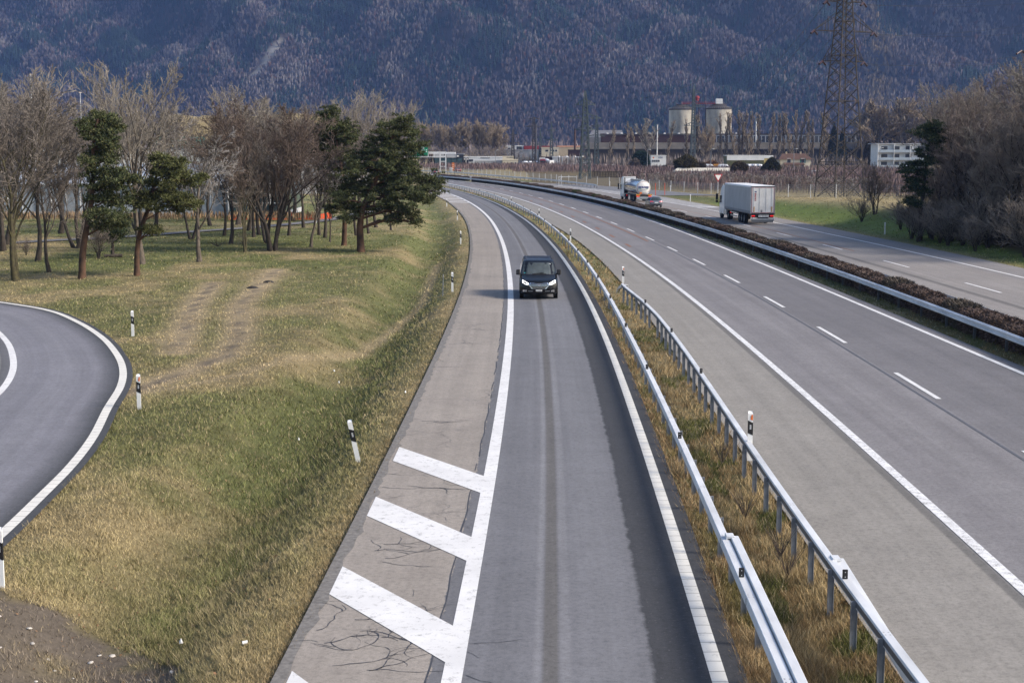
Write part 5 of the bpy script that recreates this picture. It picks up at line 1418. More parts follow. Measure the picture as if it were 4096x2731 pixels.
# ---- generic small cars seen from behind or far away
def small_car(label, loc, rz, paint_, kind='hatch', tail=True, s=1.0, name='parked_car', cat='car', group=None, simple=False, front_lit=False):
    e = thing(name, label, cat, loc, rz, group, s)
    if kind == 'hatch':
        sh = Shell([.22, .3, .45, .62, .78, .88, .93, .97, 1.0, 1.15, 1.3, 1.42, 1.47, 1.5, 1.515], [(.22, .12), (.45, 0), (.62, .02), (.78, .15), (.88, .6), (.93, .95), (.97, 1.2), (1.0, 1.3), (1.15, 1.5), (1.3, 1.75), (1.42, 2.0), (1.47, 2.2), (1.5, 2.5), (1.515, 2.8)],
                   [(.22, 4.2), (.45, 4.36), (.75, 4.38), (.97, 4.3), (1.15, 4.14), (1.3, 3.98), (1.42, 3.85), (1.47, 3.75), (1.5, 3.6), (1.515, 3.3)],
                   [(.22, .82), (.45, .90), (.75, .91), (.97, .88), (1.15, .80), (1.3, .73), (1.42, .66), (1.47, .6), (1.5, .5), (1.515, .35)], [(.22, .22), (1.0, .3), (1.5, .15)], [(.22, .16), (1.5, .14)])
        L, gl, wr = 4.38, (1.02, 1.38), .33
    else:
        sh = Shell([.25, .35, .55, .8, 1.0, 1.1, 1.16, 1.2, 1.4, 1.7, 2.0, 2.25, 2.36, 2.42, 2.45], [(.25, .1), (.55, 0), (.9, .05), (1.0, .2), (1.1, .5), (1.16, .75), (1.2, .85), (1.7, 1.35), (2.0, 1.65), (2.25, 1.9), (2.36, 2.1), (2.45, 2.6)],
                   [(.25, 5.2), (.55, 5.3), (2.0, 5.28), (2.3, 5.2), (2.45, 4.9)], [(.25, .9), (.6, 1.0), (1.2, .98), (1.8, .93), (2.25, .84), (2.36, .78), (2.45, .5)], [(.25, .2), (2.45, .15)], [(.25, .06), (2.45, .06)])
        L, gl, wr = 5.3, (1.25, 1.85), .36
    sh.body(paint_, e)
    sh.patch(sh.front, [(-.88, .88)] * 3, [gl[0], (gl[0] + gl[1]) / 2, gl[1]], .006, 'windscreen', M_GLASS, e)
    for sg in (-1, 1):
        a, b = (1.75, 3.75) if kind == 'hatch' else (1.5, 2.3)
        sh.patch(lambda y, z: sh.side_y(sg, y, z), [(a - .25, b + .1), (a, b - .1)], [gl[0] + .0, gl[1] - .03], .006, 'side_window', M_GLASS, e)
        for wy in (.85, L - .85): wheel(e, sg * (.80 if kind == 'hatch' else .87), wy, wr, .2, sg)
        if kind == 'hatch':
            sh.loop_patch(sh.rear, [(sg * .50, .80), (sg * .97, .78), (sg * .985, .90), (sg * .80, .935), (sg * .52, .875)], .012, 'tail_light', M_TAIL if tail else M_REDINK, e)
            sh.loop_patch(sh.front, [(sg * .6, .62), (sg * .93, .64), (sg * .95, .76), (sg * .62, .70)], .012, 'headlight', M_LAMPW if front_lit else M_LENS, e)
        else:
            sh.loop_patch(sh.rear, [(sg * .86, .9), (sg * .97, .9), (sg * .97, 1.4), (sg * .86, 1.4)], .012, 'tail_light', M_REDINK, e)
            sh.loop_patch(sh.front, [(sg * .6, .8), (sg * .93, .82), (sg * .95, 1.0), (sg * .62, .93)], .012, 'headlight', M_LENS, e)
        mr = MB(); mr.bbox(-.09, .09, -.05, .05, -.06, .06, .02); mr.build('wing_mirror', paint_, e, False, (sg * 1.0, 1.6 if kind == 'hatch' else 1.4, 1.02 if kind == 'hatch' else 1.35))
    if kind == 'hatch':
        sh.patch(sh.rear, [(-.90, .90), (-.86, .86), (-.80, .80)], [1.0, 1.18, 1.36], .008, 'rear_window', M_GLASS, e)
        sh.patch(sh.rear, [(-.28, .28), (-.28, .28)], [.66, .76], .012, 'number_plate', M_PLATE, e)
        sh.patch(sh.rear, [(-.8, .8), (-.8, .8)], [.27, .42], .010, 'bumper', M_TRIM, e)
        sh.patch(sh.rear, [(-.80, .80), (-.66, .66)], [1.385, 1.42], .06, 'roof_spoiler', paint_, e)
    return e
small_car('silver blue hatchback with glowing tail lights half hidden behind the median hedge', (18.95, 200.2, 0.005), math.pi + .10, M_SILVERP, s=.93, name='hatchback_car')
small_car('dark red car with lit tail lights at the far end of the hedge', (-19.43, 511.84) + (0.0,), math.pi + .27, M_REDP, s=.92, name='hatchback_car')
small_car('dark car with one red tail light, far off beyond the red car', (-24.9, 466, 0), math.pi + .3, M_DARKP, s=.95, name='hatchback_car')
small_car('distant car with bright headlights beside the big spreading pine', (-17.1, 344, 0), .24, M_DARKP, s=.9, name='hatchback_car', front_lit=True)

# ---- the curtain-sided lorry
lo = thing('articulated_lorry', 'grey curtain-sided articulated lorry with dirty white rear doors on the opposite carriageway', 'lorry', (25.95, 151.5, 0.004), .055)
MB().box(-1.275, 1.275, .04, 13.6, 1.16, 3.93).build('cargo_box', M_CURTAIN, lo)
rf = MB(); rf.add([(-1.285, 0, 3.93), (1.285, 0, 3.93), (1.285, 13.62, 3.93), (-1.285, 13.62, 3.93), (-1.2, .1, 4.0), (1.2, .1, 4.0), (1.2, 13.5, 4.0), (-1.2, 13.5, 4.0)], [(0, 1, 5, 4), (1, 2, 6, 5), (2, 3, 7, 6), (3, 0, 4, 7), (4, 5, 6, 7), (3, 2, 1, 0)])
rf.build('roof', M_ROOFT, lo)
for sg in (-1, 1):
    sk = MB(); sk.box(sg * 1.277 - .012, sg * 1.277 + .012, .1, 13.5, 1.18, 1.42)
    for k in range(34): sk.box(sg * 1.29 - .006, sg * 1.29 + .006, .3 + k * .39, .36 + k * .39, 1.08, 1.42)
    sk.build('curtain_hem', M_POSTST, lo)
    MB().box(sg * 1.282 - .012, sg * 1.282 + .012, .0, 13.6, 3.83, 3.94).build('roof_edge', M_ROOFT, lo)
    cp = MB(); cp.box(sg * 1.23 - .045, sg * 1.23 + .045, -.03, .04, 1.10, 3.98); cp.build('corner_post', M_ALU, lo)
    dr = MB(); dr.box(0 if sg > 0 else -1.18, 1.18 if sg > 0 else 0, -.035, .035, 1.22, 3.86)
    for xx in (.35, .95):
        dr.tube([(sg * xx, -.05, 1.2), (sg * xx, -.05, 3.88)], .016, 6)
    dr.build('rear_door', M_DOORW, lo)
    MB().box(sg * .93 - .07, sg * .93 + .07, -.05, -.036, 1.30, 1.86).build('amber_plate', M_AMBER, lo)
    mk = MB(); mk.box(sg * 1.15 - .022, sg * 1.15 + .022, -.042, -.035, 1.26, 3.82); mk.build('red_edge_tape', M_REDINK, lo)
    tl = MB(); tl.bbox(sg * .97 - .18, sg * .97 + .18, -.06, .0, .84, .96, .02); tl.build('tail_light', M_TAIL, lo)
for zz in (1.235, 3.80): MB().box(-1.17, 1.17, -.042, -.035, zz - .018, zz + .018).build('red_edge_tape', M_REDINK, lo)
MB().box(-1.275, 1.275, -.05, .05, 3.87, 3.96).build('roof_rear_edge', M_TRIM, lo)
MB().box(-1.27, 1.27, -.04, .1, 1.03, 1.16).build('rear_sill', M_CHASSIS, lo)
ch = MB(); ch.box(-.5, -.35, .1, 13, .85, 1.15); ch.box(.35, .5, .1, 13, .85, 1.15); ch.box(-1.15, 1.15, .02, .12, .70, 1.04); ch.build('chassis', M_CHASSIS, lo)
MB().bbox(-1.2, 1.2, -.08, .04, .46, .64, .02).build('rear_bumper', M_ALU, lo)
MB().add([(-1.18, -.05, .46), (1.18, -.05, .46), (1.10, -.02, .24), (-1.10, -.02, .24), (-1.18, -.03, .46), (1.18, -.03, .46), (1.10, 0, .24), (-1.10, 0, .24)], [(0, 3, 2, 1), (4, 5, 6, 7), (0, 1, 5, 4), (1, 2, 6, 5), (2, 3, 7, 6), (3, 0, 4, 7)]).build('spray_guard', M_RIM, lo)
np_ = MB(); np_.box(-.42, .62, -.055, .03, .78, 1.0); npo = np_.build('number_plate', M_PLATE, lo)
text_part('plate_lettering', 'SU 08 HNZ', .19, M_INK, npo, (.1, -.058, .89), (R(90), 0, 0), .002)
MB().slab([(-.93, -.042, 3.42), (-.72, -.042, 3.30), (-.66, -.042, 3.40), (-.72, -.042, 3.47)], (0, -1, 0), .006).build('bird_emblem', M_BLUEINK, lo)
text_part('door_lettering', 'KRONE', .24, M_REDINK, lo, (-.78, -.045, 2.85), (R(90), R(-90), 0), .004, .006)
MB().box(-.2, -.05, -.045, -.036, 1.27, 1.52).build('door_placard', M_RIM, lo)
for k in range(3):
    for sg in (-1, 1): wheel(lo, sg * 1.06, 3.2 + 1.31 * k, .51, .36, sg)
for sg in (-1, 1):
    gd = MB(); gd.box(sg * 1.22 - .015, sg * 1.22 + .015, 6.9, 10.3, .52, .66); gd.box(sg * 1.22 - .015, sg * 1.22 + .015, 6.9, 10.3, .86, 1.0); gd.build('side_guard', M_ALU, lo)
    mf = MB(); mf.lathe([(.55, -.2), (.6, -.2), (.6, .2), (.55, .2)], (sg * 1.06, 0, .55), 20, 0, 'x'); 
cabp = Matrix.Translation((0, 13.2, 0)) @ Matrix.Rotation(.06, 4, 'Z')
def cab(parent, y0, tilt, paint_, name='cab', high=3.72, fairing=True):
    mb = MB(); 
    ring = [(-1.24, .25), (-1.24, 2.0), (-1.05, 2.28), (1.05, 2.28), (1.24, 2.0), (1.24, .25)]
    lv = [(.55, 1, 0), (1.0, 1, 0), (1.9, 1, 0), (2.6, .985, -.10), (3.1, .96, -.22), (high - .25, .93, -.45), (high, .86, -.75)]
    n = len(ring)
    for z, k, dy in lv:
        for x, y in ring: mb.v.append((x * k, y + (dy if y > 1.5 else 0), z))
    for i in range(len(lv) - 1):
        for j in range(n): mb.f.append((i * n + j, i * n + (j + 1) % n, (i + 1) * n + (j + 1) % n, (i + 1) * n + j)); mb.m.append(0)
    mb.f.append(tuple(range((len(lv) - 1) * n, len(lv) * n))); mb.m.append(0)
    mb.f.append(tuple(range(n - 1, -1, -1))); mb.m.append(0)
    o = mb.build(name, paint_, parent, False, (0, y0, 0)); o.rotation_euler = (0, 0, tilt)
    for sg in (-1, 1):
        MB().box(sg * 1.242 - .008, sg * 1.242 + .008, 1.15, 2.0, 1.75, 2.55).build('side_window', M_GLASS, o)
        MB().box(sg * 1.2 - .05, sg * 1.2 + .05, -.5, .25, .9, high - .3).build('side_fairing', paint_, o)
        m_ = MB(); m_.bbox(sg * 1.52 - .13, sg * 1.52 + .13, 2.1, 2.24, 2.05, 2.75, .04); m_.bbox(sg * 1.52 - .13, sg * 1.52 + .13, 2.1, 2.24, 1.72, 2.0, .04); m_.bar((sg * 1.52, 2.17, 2.6), (sg * 1.2, 2.1, 2.8), .05); m_.bar((sg * 1.52, 2.17, 1.8), (sg * 1.2, 2.1, 1.7), .05); m_.build('wing_mirror', M_TRIM, o)
    MB().box(-1.0, 1.0, 2.285, 2.31, 1.75, 2.6).build('windscreen', M_GLASS, o)
    return o
c_ = cab(lo, 13.9, .07, M_WHITEP)
for sg in (-1, 1):
    wheel(lo, sg * 1.06 - .1, 15.35, .51, .32, sg); wheel(lo, sg * 1.0, 11.6, .51, .5, sg)
    MB().bbox(sg * 1.12 - .14, sg * 1.12 + .14, 12.5, 14.3, .45, 1.05, .03).build('fuel_tank', M_ALU, lo)
    MB().bbox(sg * 1.05 - .06, sg * 1.05 + .06, 11.0, 11.06, .75, .9, .01).build('tractor_tail_light', M_TAIL, lo)

# ---- the tanker lorry
ta = thing('tanker_lorry', 'tanker lorry with polished silver tank and white lettered end, beyond the hatchback', 'tanker lorry', (19.55, 217.5, 0.004), .11, sc=.90)
tk = MB(); tk.lathe([(1.15, 0), (1.18, .25), (1.18, 10.6), (1.15, 10.9), (.7, 11.15), (.001, 11.2)], (0, .3, 2.28), 40, 0, 'y'); tk.build('tank', M_TANKM, ta, True)
te = MB(); te.lathe([(.001, -.26), (.35, -.245), (.7, -.18), (.98, -.07), (1.10, .02), (1.195, .10), (1.205, .42), (1.18, .43)], (0, .3, 2.28), 40, 0, 'y'); te.build('tank_end', M_TANKW, ta, True)
rg = MB(); rg.lathe([(1.02, -.062), (1.035, -.068), (1.05, -.048)], (0, .3, 2.28), 40, 0, 'y'); rg.build('red_ring', M_REDINK, ta)
text_part('tank_lettering', 'MORAND', .44, M_BLUEINK, ta, (.0, .055, 2.38), (R(90), 0, 0), .03, .018, squeeze=.92)
MB().box(-.85, .85, .06, .12, 2.12, 2.16).build('lettering_underline', M_GREENINK, ta)
text_part('tank_small_lettering', 'transports citernes', .13, M_RIM, ta, (0, .06, 1.98), (R(90), 0, 0), .03)
for sg in (-1, 1):
    MB().lathe([(.10, -.12), (.08, -.14), (.001, -.14)], (sg * .38, .3, 1.62), 14, 0, 'y').build('tank_fitting', M_RIM, ta)
    MB().bbox(sg * 1.0 - .33, sg * 1.0 + .33, -.30, -.2, 1.02, 1.27, .015).build('amber_plate', M_AMBER, ta)
    MB().bbox(sg * 1.0 - .24, sg * 1.0 + .24, -.3, -.2, .84, .98, .015).build('tail_light', M_TAIL, ta)
    MB().box(sg * 1.12 - .05, sg * 1.12 + .05, .4, 8, 1.25, 1.35).build('side_rail', M_ALU, ta)
MB().bbox(-.78, -.34, -.32, -.26, 1.32, 1.62, .01).build('hazard_plate', M_HAZ, ta)
MB().add([(.58, -.28, 1.3), (.78, -.28, 1.5), (.58, -.28, 1.7), (.38, -.28, 1.5), (.58, -.24, 1.3), (.78, -.24, 1.5), (.58, -.24, 1.7), (.38, -.24, 1.5)], [(0, 1, 2, 3), (0, 4, 5, 1), (1, 5, 6, 2), (2, 6, 7, 3), (3, 7, 4, 0)]).build('hazard_diamond', M_PLATE, ta)
ch = MB(); ch.box(-1.1, 1.1, -.18, .2, .8, 1.2); ch.box(-.5, .5, .2, 11, .85, 1.2); ch.build('chassis', M_CHASSIS, ta)
bp = MB(); bp.bbox(-1.25, 1.25, -.32, -.2, .42, .84, .02); bo = bp.build('rear_bumper', M_ALU, ta)
sb = MB()
for k in range(11): sb.slab([(-.62 + k * .12, -.322, .48), (-.56 + k * .12, -.322, .48), (-.50 + k * .12, -.322, .62), (-.56 + k * .12, -.322, .62)], (0, -1, 0), .004)
sb.build('striped_plate', M_CHASSIS, bo)
for k in range(3):
    for sg in (-1, 1): wheel(ta, sg * 1.03, 2.6 + 1.31 * k, .5, .36, sg)
cat_ = MB(); cat_.box(-.35, .35, 1.2, 10.5, 3.46, 3.54)
for k in range(7): cat_.lathe([(.3, 0), (.3, .16), (.001, .18)], (0, 1.6 + k * 1.4, 3.46), 12)
cat_.build('tank_walkway', M_ALU, ta)
cab(ta, 12.0, .05, M_WHITEP, high=3.9)
MB().box(-1.15, 1.15, 11.62, 11.7, 1.1, 3.75).build('cab_rear_wall', M_TRIM, ta)
MB().box(-.9, .95, 11.58, 11.62, 2.9, 3.7).build('cab_rear_panel', M_WHITEP, ta)
for sg in (-1, 1):
    wheel(ta, sg * 1.06, 13.35, .5, .32, sg); wheel(ta, sg * 1.0, 9.9, .5, .5, sg)
    MB().bbox(sg * 1.12 - .14, sg * 1.12 + .14, 10.7, 12.3, .45, 1.1, .03).build('fuel_tank', M_ALU, ta)
    MB().bbox(sg * 1.05 - .06, sg * 1.05 + .06, 9.3, 9.36, .75, .9, .01).build('tractor_tail_light', M_TAIL, ta)

# ------------------------------------------------------------------ buildings of the valley floor
def flat(name, c, var=0.10, scale=0.35, rough=0.75, **k): return mat(name, c, var, scale, rough, spec=0.2, **k)
B_WHITE = flat('white_render', (0.70, 0.70, 0.69)); B_CREAM = flat('cream_render', (0.60, 0.54, 0.42)); B_GREYB = flat('blue_grey_cladding', (0.24, 0.26, 0.30))
B_LGREY = flat('light_grey_panels', (0.42, 0.43, 0.45)); B_TAN = flat('tan_render', (0.46, 0.38, 0.27)); B_BLACKW = flat('black_facade', (0.022, 0.025, 0.032))
B_MAROON = flat('maroon_cladding', (0.050, 0.027, 0.026)); B_REDR = flat('red_roof_band', (0.24, 0.04, 0.04)); B_PEACH = flat('peach_roof_band', (0.62, 0.33, 0.22))
B_DARKB = flat('dark_brown_wall', (0.045, 0.038, 0.034)); B_RUSTR = flat('corrugated_tan_roof', (0.085, 0.078, 0.068), .35, 0.25, stretch=(1, .2, 1)); B_CONC = flat('stained_concrete', (0.43, 0.40, 0.345), .55, 0.16, stretch=(1, 1, .35))
B_ROOFD = flat('dark_roofing', (0.055, 0.048, 0.045)); B_TILE = flat('brown_roof_tiles', (0.10, 0.058, 0.042), .25, 1.0); B_OLIVE = flat('olive_cladding', (0.145, 0.145, 0.07), .1); B_YELL = flat('yellow_ochre_wall', (0.50, 0.40, 0.17))
B_TEAL = flat('teal_scaffold_net', (0.03, 0.38, 0.34)); B_GLAZ = NT('glasshouse_glazing')
_v = B_GLAZ.coord('Object'); B_GLAZ.color(B_GLAZ.ramp(B_GLAZ.noise(_v, .5, 3), [(.3, (.14, .17, .20)), (.7, (.46, .50, .56))])); B_GLAZ = B_GLAZ.set(.18, 0, .6)
B_GLAZD = glass('dark_glazing', (.035, .06, .065)); B_FRAME = flat('white_steel_frame', (0.66, 0.67, 0.68)); M_WIN = glass('window_glass', (0.03, 0.035, 0.045))
M_GSIGN = flat('green_sign_face', (0.0, 0.20, 0.105)); M_WOODD = flat('weathered_dark_wood', (0.05, 0.042, 0.037), .35, 2.0)
def bpart(name, m, e, *boxes):
    mb = MB()
    for b in boxes: mb.box(*b)
    return mb.build(name, m, e)
def window(e, x0, x1, z0, z1, y=0.0, frame=None, pm=None):
    f = bpart('window', frame or B_FRAME, e, (x0 - .12, x1 + .12, y - .06, y + .10, z0 - .12, z1 + .12))
    w = bpart('pane', pm or M_WIN, f, (x0, x1, y - .10, y + .05, z0, z1))
    return f
def building(name, label, x0, x1, D, zt, depth, m, roof=None, cat='building', zb=-.4, roof_t=.5, lip=.15, group=None):
    e = thing(name, label, cat, ((x0 + x1) / 2, D, 0), 0, group)
    w = (x1 - x0) / 2
    bpart('wall', m, e, (-w, w, 0, depth, zb, zt - roof_t))
    bpart('roof', roof or B_ROOFD, e, (-w - lip, w + lip, -lip, depth + lip, zt - roof_t, zt))
    return e, w

# showroom row at the end of the motorway
x0, x1, zt = (-36.8, -22.81, 5.57)
e, w = building('car_showroom', 'black glazed showroom with white fascia behind the sign gantry', x0, x1, 690, zt, 18, B_BLACKW, B_GREYB, 'showroom', roof_t=.25)
bpart('fascia', B_LGREY, e, (-w, w * .72, -.35, -.05, zt - 1.75, zt - .3))
bpart('roof_sign_band', B_WHITE, e, (-w - 2.2, w * .45, 2, 6, zt + .02, zt + .85))
for k in range(5): bpart('glazing', B_GLAZD, e, (-w + .6 + k * 2.6, -w + 2.9 + k * 2.6, -.12, -.02, .8, zt - 2.0))
for k, px in enumerate((-w + 5.6, w - 2.6)):
    s_ = bpart('black_panel', M_TRIM, e, (px - .6, px + .6, -.5, -.36, zt - 1.85, zt - .2))
    MB().lathe([(.45, -.02), (.001, -.02)], (px, -.5, zt - 1.0), 14, 0, 'y').build('round_emblem', B_WHITE, s_)
x0, x1, zt = (-22.98, -4.45, 4.33)
e, w = building('commercial_hall', 'long low white commercial hall right of the black showroom', x0, x1, 695, zt, 22, B_WHITE, B_WHITE)
window(e, -w + 2.6, -w + 4.6, 2.0, 3.0)
bpart('sign_panel', M_TRIM, e, (-w + 8.0, -w + 12.6, -.12, .0, zt - .85, zt - .1))
for px in (-w + .6, -w + 2.0):
    s_ = bpart('sign_pylon', M_TRIM, e, (px - .5, px + .5, -1.6, -1.2, 0, zt - .5)); MB().lathe([(.36, -.02), (.001, -.02)], (px, -1.6, zt - 1.2), 12, 0, 'y').build('round_emblem', B_WHITE, s_)
x0, x1, zt = (-17.4, -4.41, 2.6)
e, w = building('grey_annex', 'flat grey annex in front of the long white hall', x0, x1, 688, zt, 5, B_LGREY, B_LGREY)
x0, x1, zt = (-4.38, 2.71, 3.08)
e, w = building('beige_annex', 'small beige box with a lettered upper wall right of the white hall', x0, x1, 684, zt, 8, B_CREAM, B_CREAM)
bpart('upper_wall', B_CREAM, e, (-w, w * .45, 1.5, 7, zt, zt + 1.5))
text_part('wall_lettering', 'DORSAZ', .9, M_INK, e, (w * .05, 1.46, zt + .8), (R(90), 0, 0), .02)
for px in (w * .1, w * .6): window(e, px, px + .8, .4, 1.7)
# industrial row further back
x0, x1, zt = (-4.31, 9.19, 7.58)
building('blue_grey_shed', 'plain blue grey industrial shed left of the cream workshop', x0, x1, 760, zt, 25, B_GREYB, B_GREYB)
x0, x1, zt = (9.1, 15.98, 7.58)
building('white_shed', 'white industrial shed between the blue grey shed and the cream workshop', x0, x1, 762, zt, 20, B_WHITE, B_WHITE)
x0, x1, zt = (15.16, 23.93, 8.8)
e, w = building('cream_workshop', 'cream workshop with three dark upper windows behind the pylons', x0, x1, 755, zt, 20, B_CREAM, B_CREAM)
for px in (-w + 2.0, -w + 5.6, -w + 7.0): window(e, px, px + 1.5 - .5 * (px > -w + 3), zt - 2.2, zt - 1.3)
x0, x1, zt = (-3.35, 6.12, 9.8)
e, w = building('white_office', 'white office block with a large dark window above the sheds', x0, x1, 800, zt, 14, B_WHITE, B_WHITE)
window(e, w - 3.6, w - .8, zt - 2.4, zt - .6); window(e, -w + 1.0, -w + 2.6, zt - 2.4, zt - 1.2)
x0, x1, zt = (6.63, 21.53, 9.54)
e, w = building('red_banded_hall', 'long hall with a red roof band behind the lattice masts', x0, x1, 790, zt, 30, B_GREYB, B_REDR, roof_t=1.9)
x0, x1, zt = (24.8, 36.52, 9.67)
e, w = building('tan_hall', 'tan factory hall with a peach roof band left of the rusty chimney', x0, x1, 792, zt, 30, B_TAN, B_PEACH, roof_t=.8)
for k in range(2): window(e, -w + 1 + 3.4 * k, -w + 3.4 + 3.4 * k, 2.2, 3.6)
x0, x1, zt = (29.32, 35.9, 7.58)
building('maroon_shed', 'dark maroon shed at the foot of the rusty chimney', x0, x1, 760, zt, 12, B_MAROON, B_MAROON)
cx, cy, cz = (32.68, 765, 18.28)
c_ = thing('factory_chimney', 'tall rusty brown factory chimney rising from the maroon shed', 'chimney', (cx, 765, 0))
MB().tube([(0, 0, 0), (0, 0, cz)], [.62, .5], 14).build('stack', flat('rusty_steel', (0.085, 0.05, 0.042), .3, .8), c_); MB().tube([(0, 0, cz - .4), (0, 0, cz + .1)], .6, 14).build('rim', B_ROOFD, c_)
x0, x1, zt = (19.08, 32.36, 4.25)
e, w = building('grey_warehouse', 'pale grey warehouse with round white rooflights behind the slim lattice pylon', x0, x1, 690, zt, 20, B_LGREY, B_LGREY)
for k in range(4): MB().lathe([(.9, 0), (.75, .28), (.001, .4)], (-w + 3 + 3.6 * k, 3, zt), 12).build('rooflight', B_WHITE, e)
x0, x1, zt = (21.17, 38.11, 2.38)
e, w = building('grey_wall_hall', 'lower grey panelled hall in front of the pale grey warehouse', x0, x1, 683, zt, 6, B_LGREY, B_LGREY)
bpart('door', B_DARKB, e, (w - 2.2, w - .9, -.08, .02, 0, 2.0)); bpart('red_sign', B_REDR, e, (w - 1.0, w - .2, -.1, -.01, zt - .9, zt - .4))
x0, x1, zt = (1.73, 10.28, 4)
e = thing('open_shed', 'brown open shed with a low pitched roof behind the parked vans', 'shed', ((x0 + x1) / 2, 700, 0)); w = (x1 - x0) / 2
MB().add([(-w, 0, zt - 1.2), (w, 0, zt - 1.2), (w * .5, 3, zt), (-w * .9, 3, zt), (-w, 6, zt - 1.2), (w, 6, zt - 1.2)], [(0, 1, 2, 3), (3, 2, 5, 4), (1, 5, 2), (0, 3, 4), (0, 4, 5, 1)]).build('roof', B_RUSTR, e)
for k in range(5): bpart('post', M_WOODD, e, (-w + .3 + k * (2 * w - .6) / 4, -w + .5 + k * (2 * w - .6) / 4, .2, .4, -.2, zt - 1.25))
x0, x1, zt = (14.13, 19.04, 4.21)
building('maroon_canopy', 'dark maroon canopy behind the parked red lorry', x0, x1, 698, zt, 8, B_DARKB, B_MAROON, roof_t=1.5)

# cement silos and the long works
def silo(label, xa, xb, ztop, D, cap):
    e = thing('concrete_silo', label, 'silo', ((xa + xb) / 2, D, 0)); r = (xb - xa) / 2
    MB().lathe([(r, -.3), (r, ztop), (.001, ztop)], (0, 0, 0), 48).build('drum', B_CONC, e, False)
    MB().lathe([(r * 1.02, ztop), (r * 1.02, ztop + .5), (r * .42, ztop + 2.6), (r * .42, ztop + 2.9), (.001, ztop + 2.9)], (0, 0, 0), 48).build('conical_roof', B_ROOFD, e)
    mb = MB()
    for k in range(40):
        a = k * 6.283 / 40; b = (k + 1) * 6.283 / 40
        mb.bar((r * 1.02 * math.cos(a), r * 1.02 * math.sin(a), ztop + 1.3), (r * 1.02 * math.cos(b), r * 1.02 * math.sin(b), ztop + 1.3), .07)
        mb.bar((r * 1.02 * math.cos(a), r * 1.02 * math.sin(a), ztop + .4), (r * 1.02 * math.cos(a), r * 1.02 * math.sin(a), ztop + 1.3), .06)
    mb.build('railing', M_POSTST, e)
    if cap: MB().bbox(-1.7, 1.7, -1.7, 1.7, ztop + 2.9, ztop + 5.6, .1).build('roof_house', B_WHITE, e)
    return e
xa, xb, zs = (82.65, 95.7, 28.12)
silo('left concrete silo with a dark conical roof, dirty on its left side', xa, xb, zs, 777, False)
xc, xd, zs2 = (102, 115.57, 28.4)
silo('right concrete silo carrying a white box on its dark conical roof', xc, xd, zs2, 777, True)
xe, xf, zb_ = (89.01, 106.88, 31.71)
e = thing('conveyor_bridge', 'rust red conveyor bridge spanning between the two silos', 'bridge', ((xe + xf) / 2, 776, 0)); w = (xf - xe) / 2
tr = MB(); tr.box(-w, w, -1, 1, zb_ - .5, zb_ - .25)
for k in range(16): tr.bar((-w + k * w / 8, -1, zb_ - .4), (-w + (k + .5) * w / 8, -1, zb_ + .5), .12); tr.bar((-w + (k + .5) * w / 8, -1, zb_ + .5), (-w + (k + 1) * w / 8, -1, zb_ - .4), .12)
tr.bar((-w, -1, zb_ + .5), (w, -1, zb_ + .5), .15); tr.build('gangway', B_REDR, e)
px = (97.28, 35.74)
px, pz = px
vm = MB(); vm.lathe([(.001, 0), (.9, 0), (.9, 1.2), (1.3, 1.3), (1.2, 2.0), (.6, 2.6), (.001, 2.7)], (px - (xe + xf) / 2, 0, pz - 2.8), 14); vm.build('red_ventilator', B_REDR, e)
lg = MB()
for dx in (-.9, .9): lg.bar((px - (xe + xf) / 2 + dx, 0, 0), (px - (xe + xf) / 2 + dx, 0, pz - 2.8), .3)
lg.bar((px - (xe + xf) / 2 + 4.5, 0, 0), (px - (xe + xf) / 2 + 4.5, 0, zb_), .3); lg.build('support_leg', B_MAROON, e)
xa, xb, zt = (36.64, 155.39, 11.12)
e = thing('factory_works', 'long derelict factory with red clerestory and sloping tan roof below the silos', 'factory', ((xa + xb) / 2, 730, 0)); w = (xb - xa) / 2; xm = (xa + xb) / 2
MB().add([(-w, 0, zt - 3.2), (w + 18, 0, zt - 3.2), (w + 18, 9, zt), (-w, 9, zt), (-w, 0, zt - 3.5), (w + 18, 0, zt - 3.5), (w + 18, 9, zt - .3), (-w, 9, zt - .3)], [(0, 1, 2, 3), (7, 6, 5, 4), (0, 4, 5, 1), (3, 2, 6, 7), (0, 3, 7, 4), (1, 5, 6, 2)]).build('sloping_roof', B_RUSTR, e)
bpart('lower_wall', B_DARKB, e, (-w, w + 18, .6, 8.6, -.4, zt - 3.3))
ra, rb, rz = (44.93, 102.46, 14.78)
bpart('red_clerestory', B_MAROON, e, (ra - xm, rb - xm, 9.1, 16, zt - .25, rz))
wa, wb, wz = (102.44, 173.33, 15.48)
bpart('white_clerestory', B_LGREY, e, (wa - xm, wb - xm, 9.1, 16, zt - .25, wz - .6))
bpart('flat_roof', B_ROOFD, e, (ra - xm - .3, wb - xm + .3, 8.8, 17, wz - .58, wz))
for k in range(34):
    a = wa - xm + .5 + k * 2.05
    bpart('clerestory_window', M_WIN, e, (a, a + 1.5, 9.0, 9.09, zt + .1, wz - 1.2))
for k in range(11): MB().lathe([(.7, 0), (.5, .3), (.001, .4)], (ra - xm + 3 + k * 7.2, 12, wz), 10).build('rooflight', B_WHITE, e)
for (a, b, D, lab) in ((757, 460, 728, 'slim white flue in front of the factory roof, left of the silos'), (1665, 408, 735, 'slim pale flue above the white clerestory, right of the silos')):
    q = (71.79, 19.63) if a == 757 else (121.69, 22.54)
    t = thing('flue_pipe', lab, 'chimney', (q[0], D, 0)); MB().tube([(0, 0, 0), (0, 0, q[1])], .28, 10).build('pipe', B_WHITE, t); MB().tube([(0, 0, q[1]), (0, 0, q[1] + .3)], .36, 10).build('cap', B_LGREY, t)
xa, xb, zt = (40.7, 60.79, 18.18)
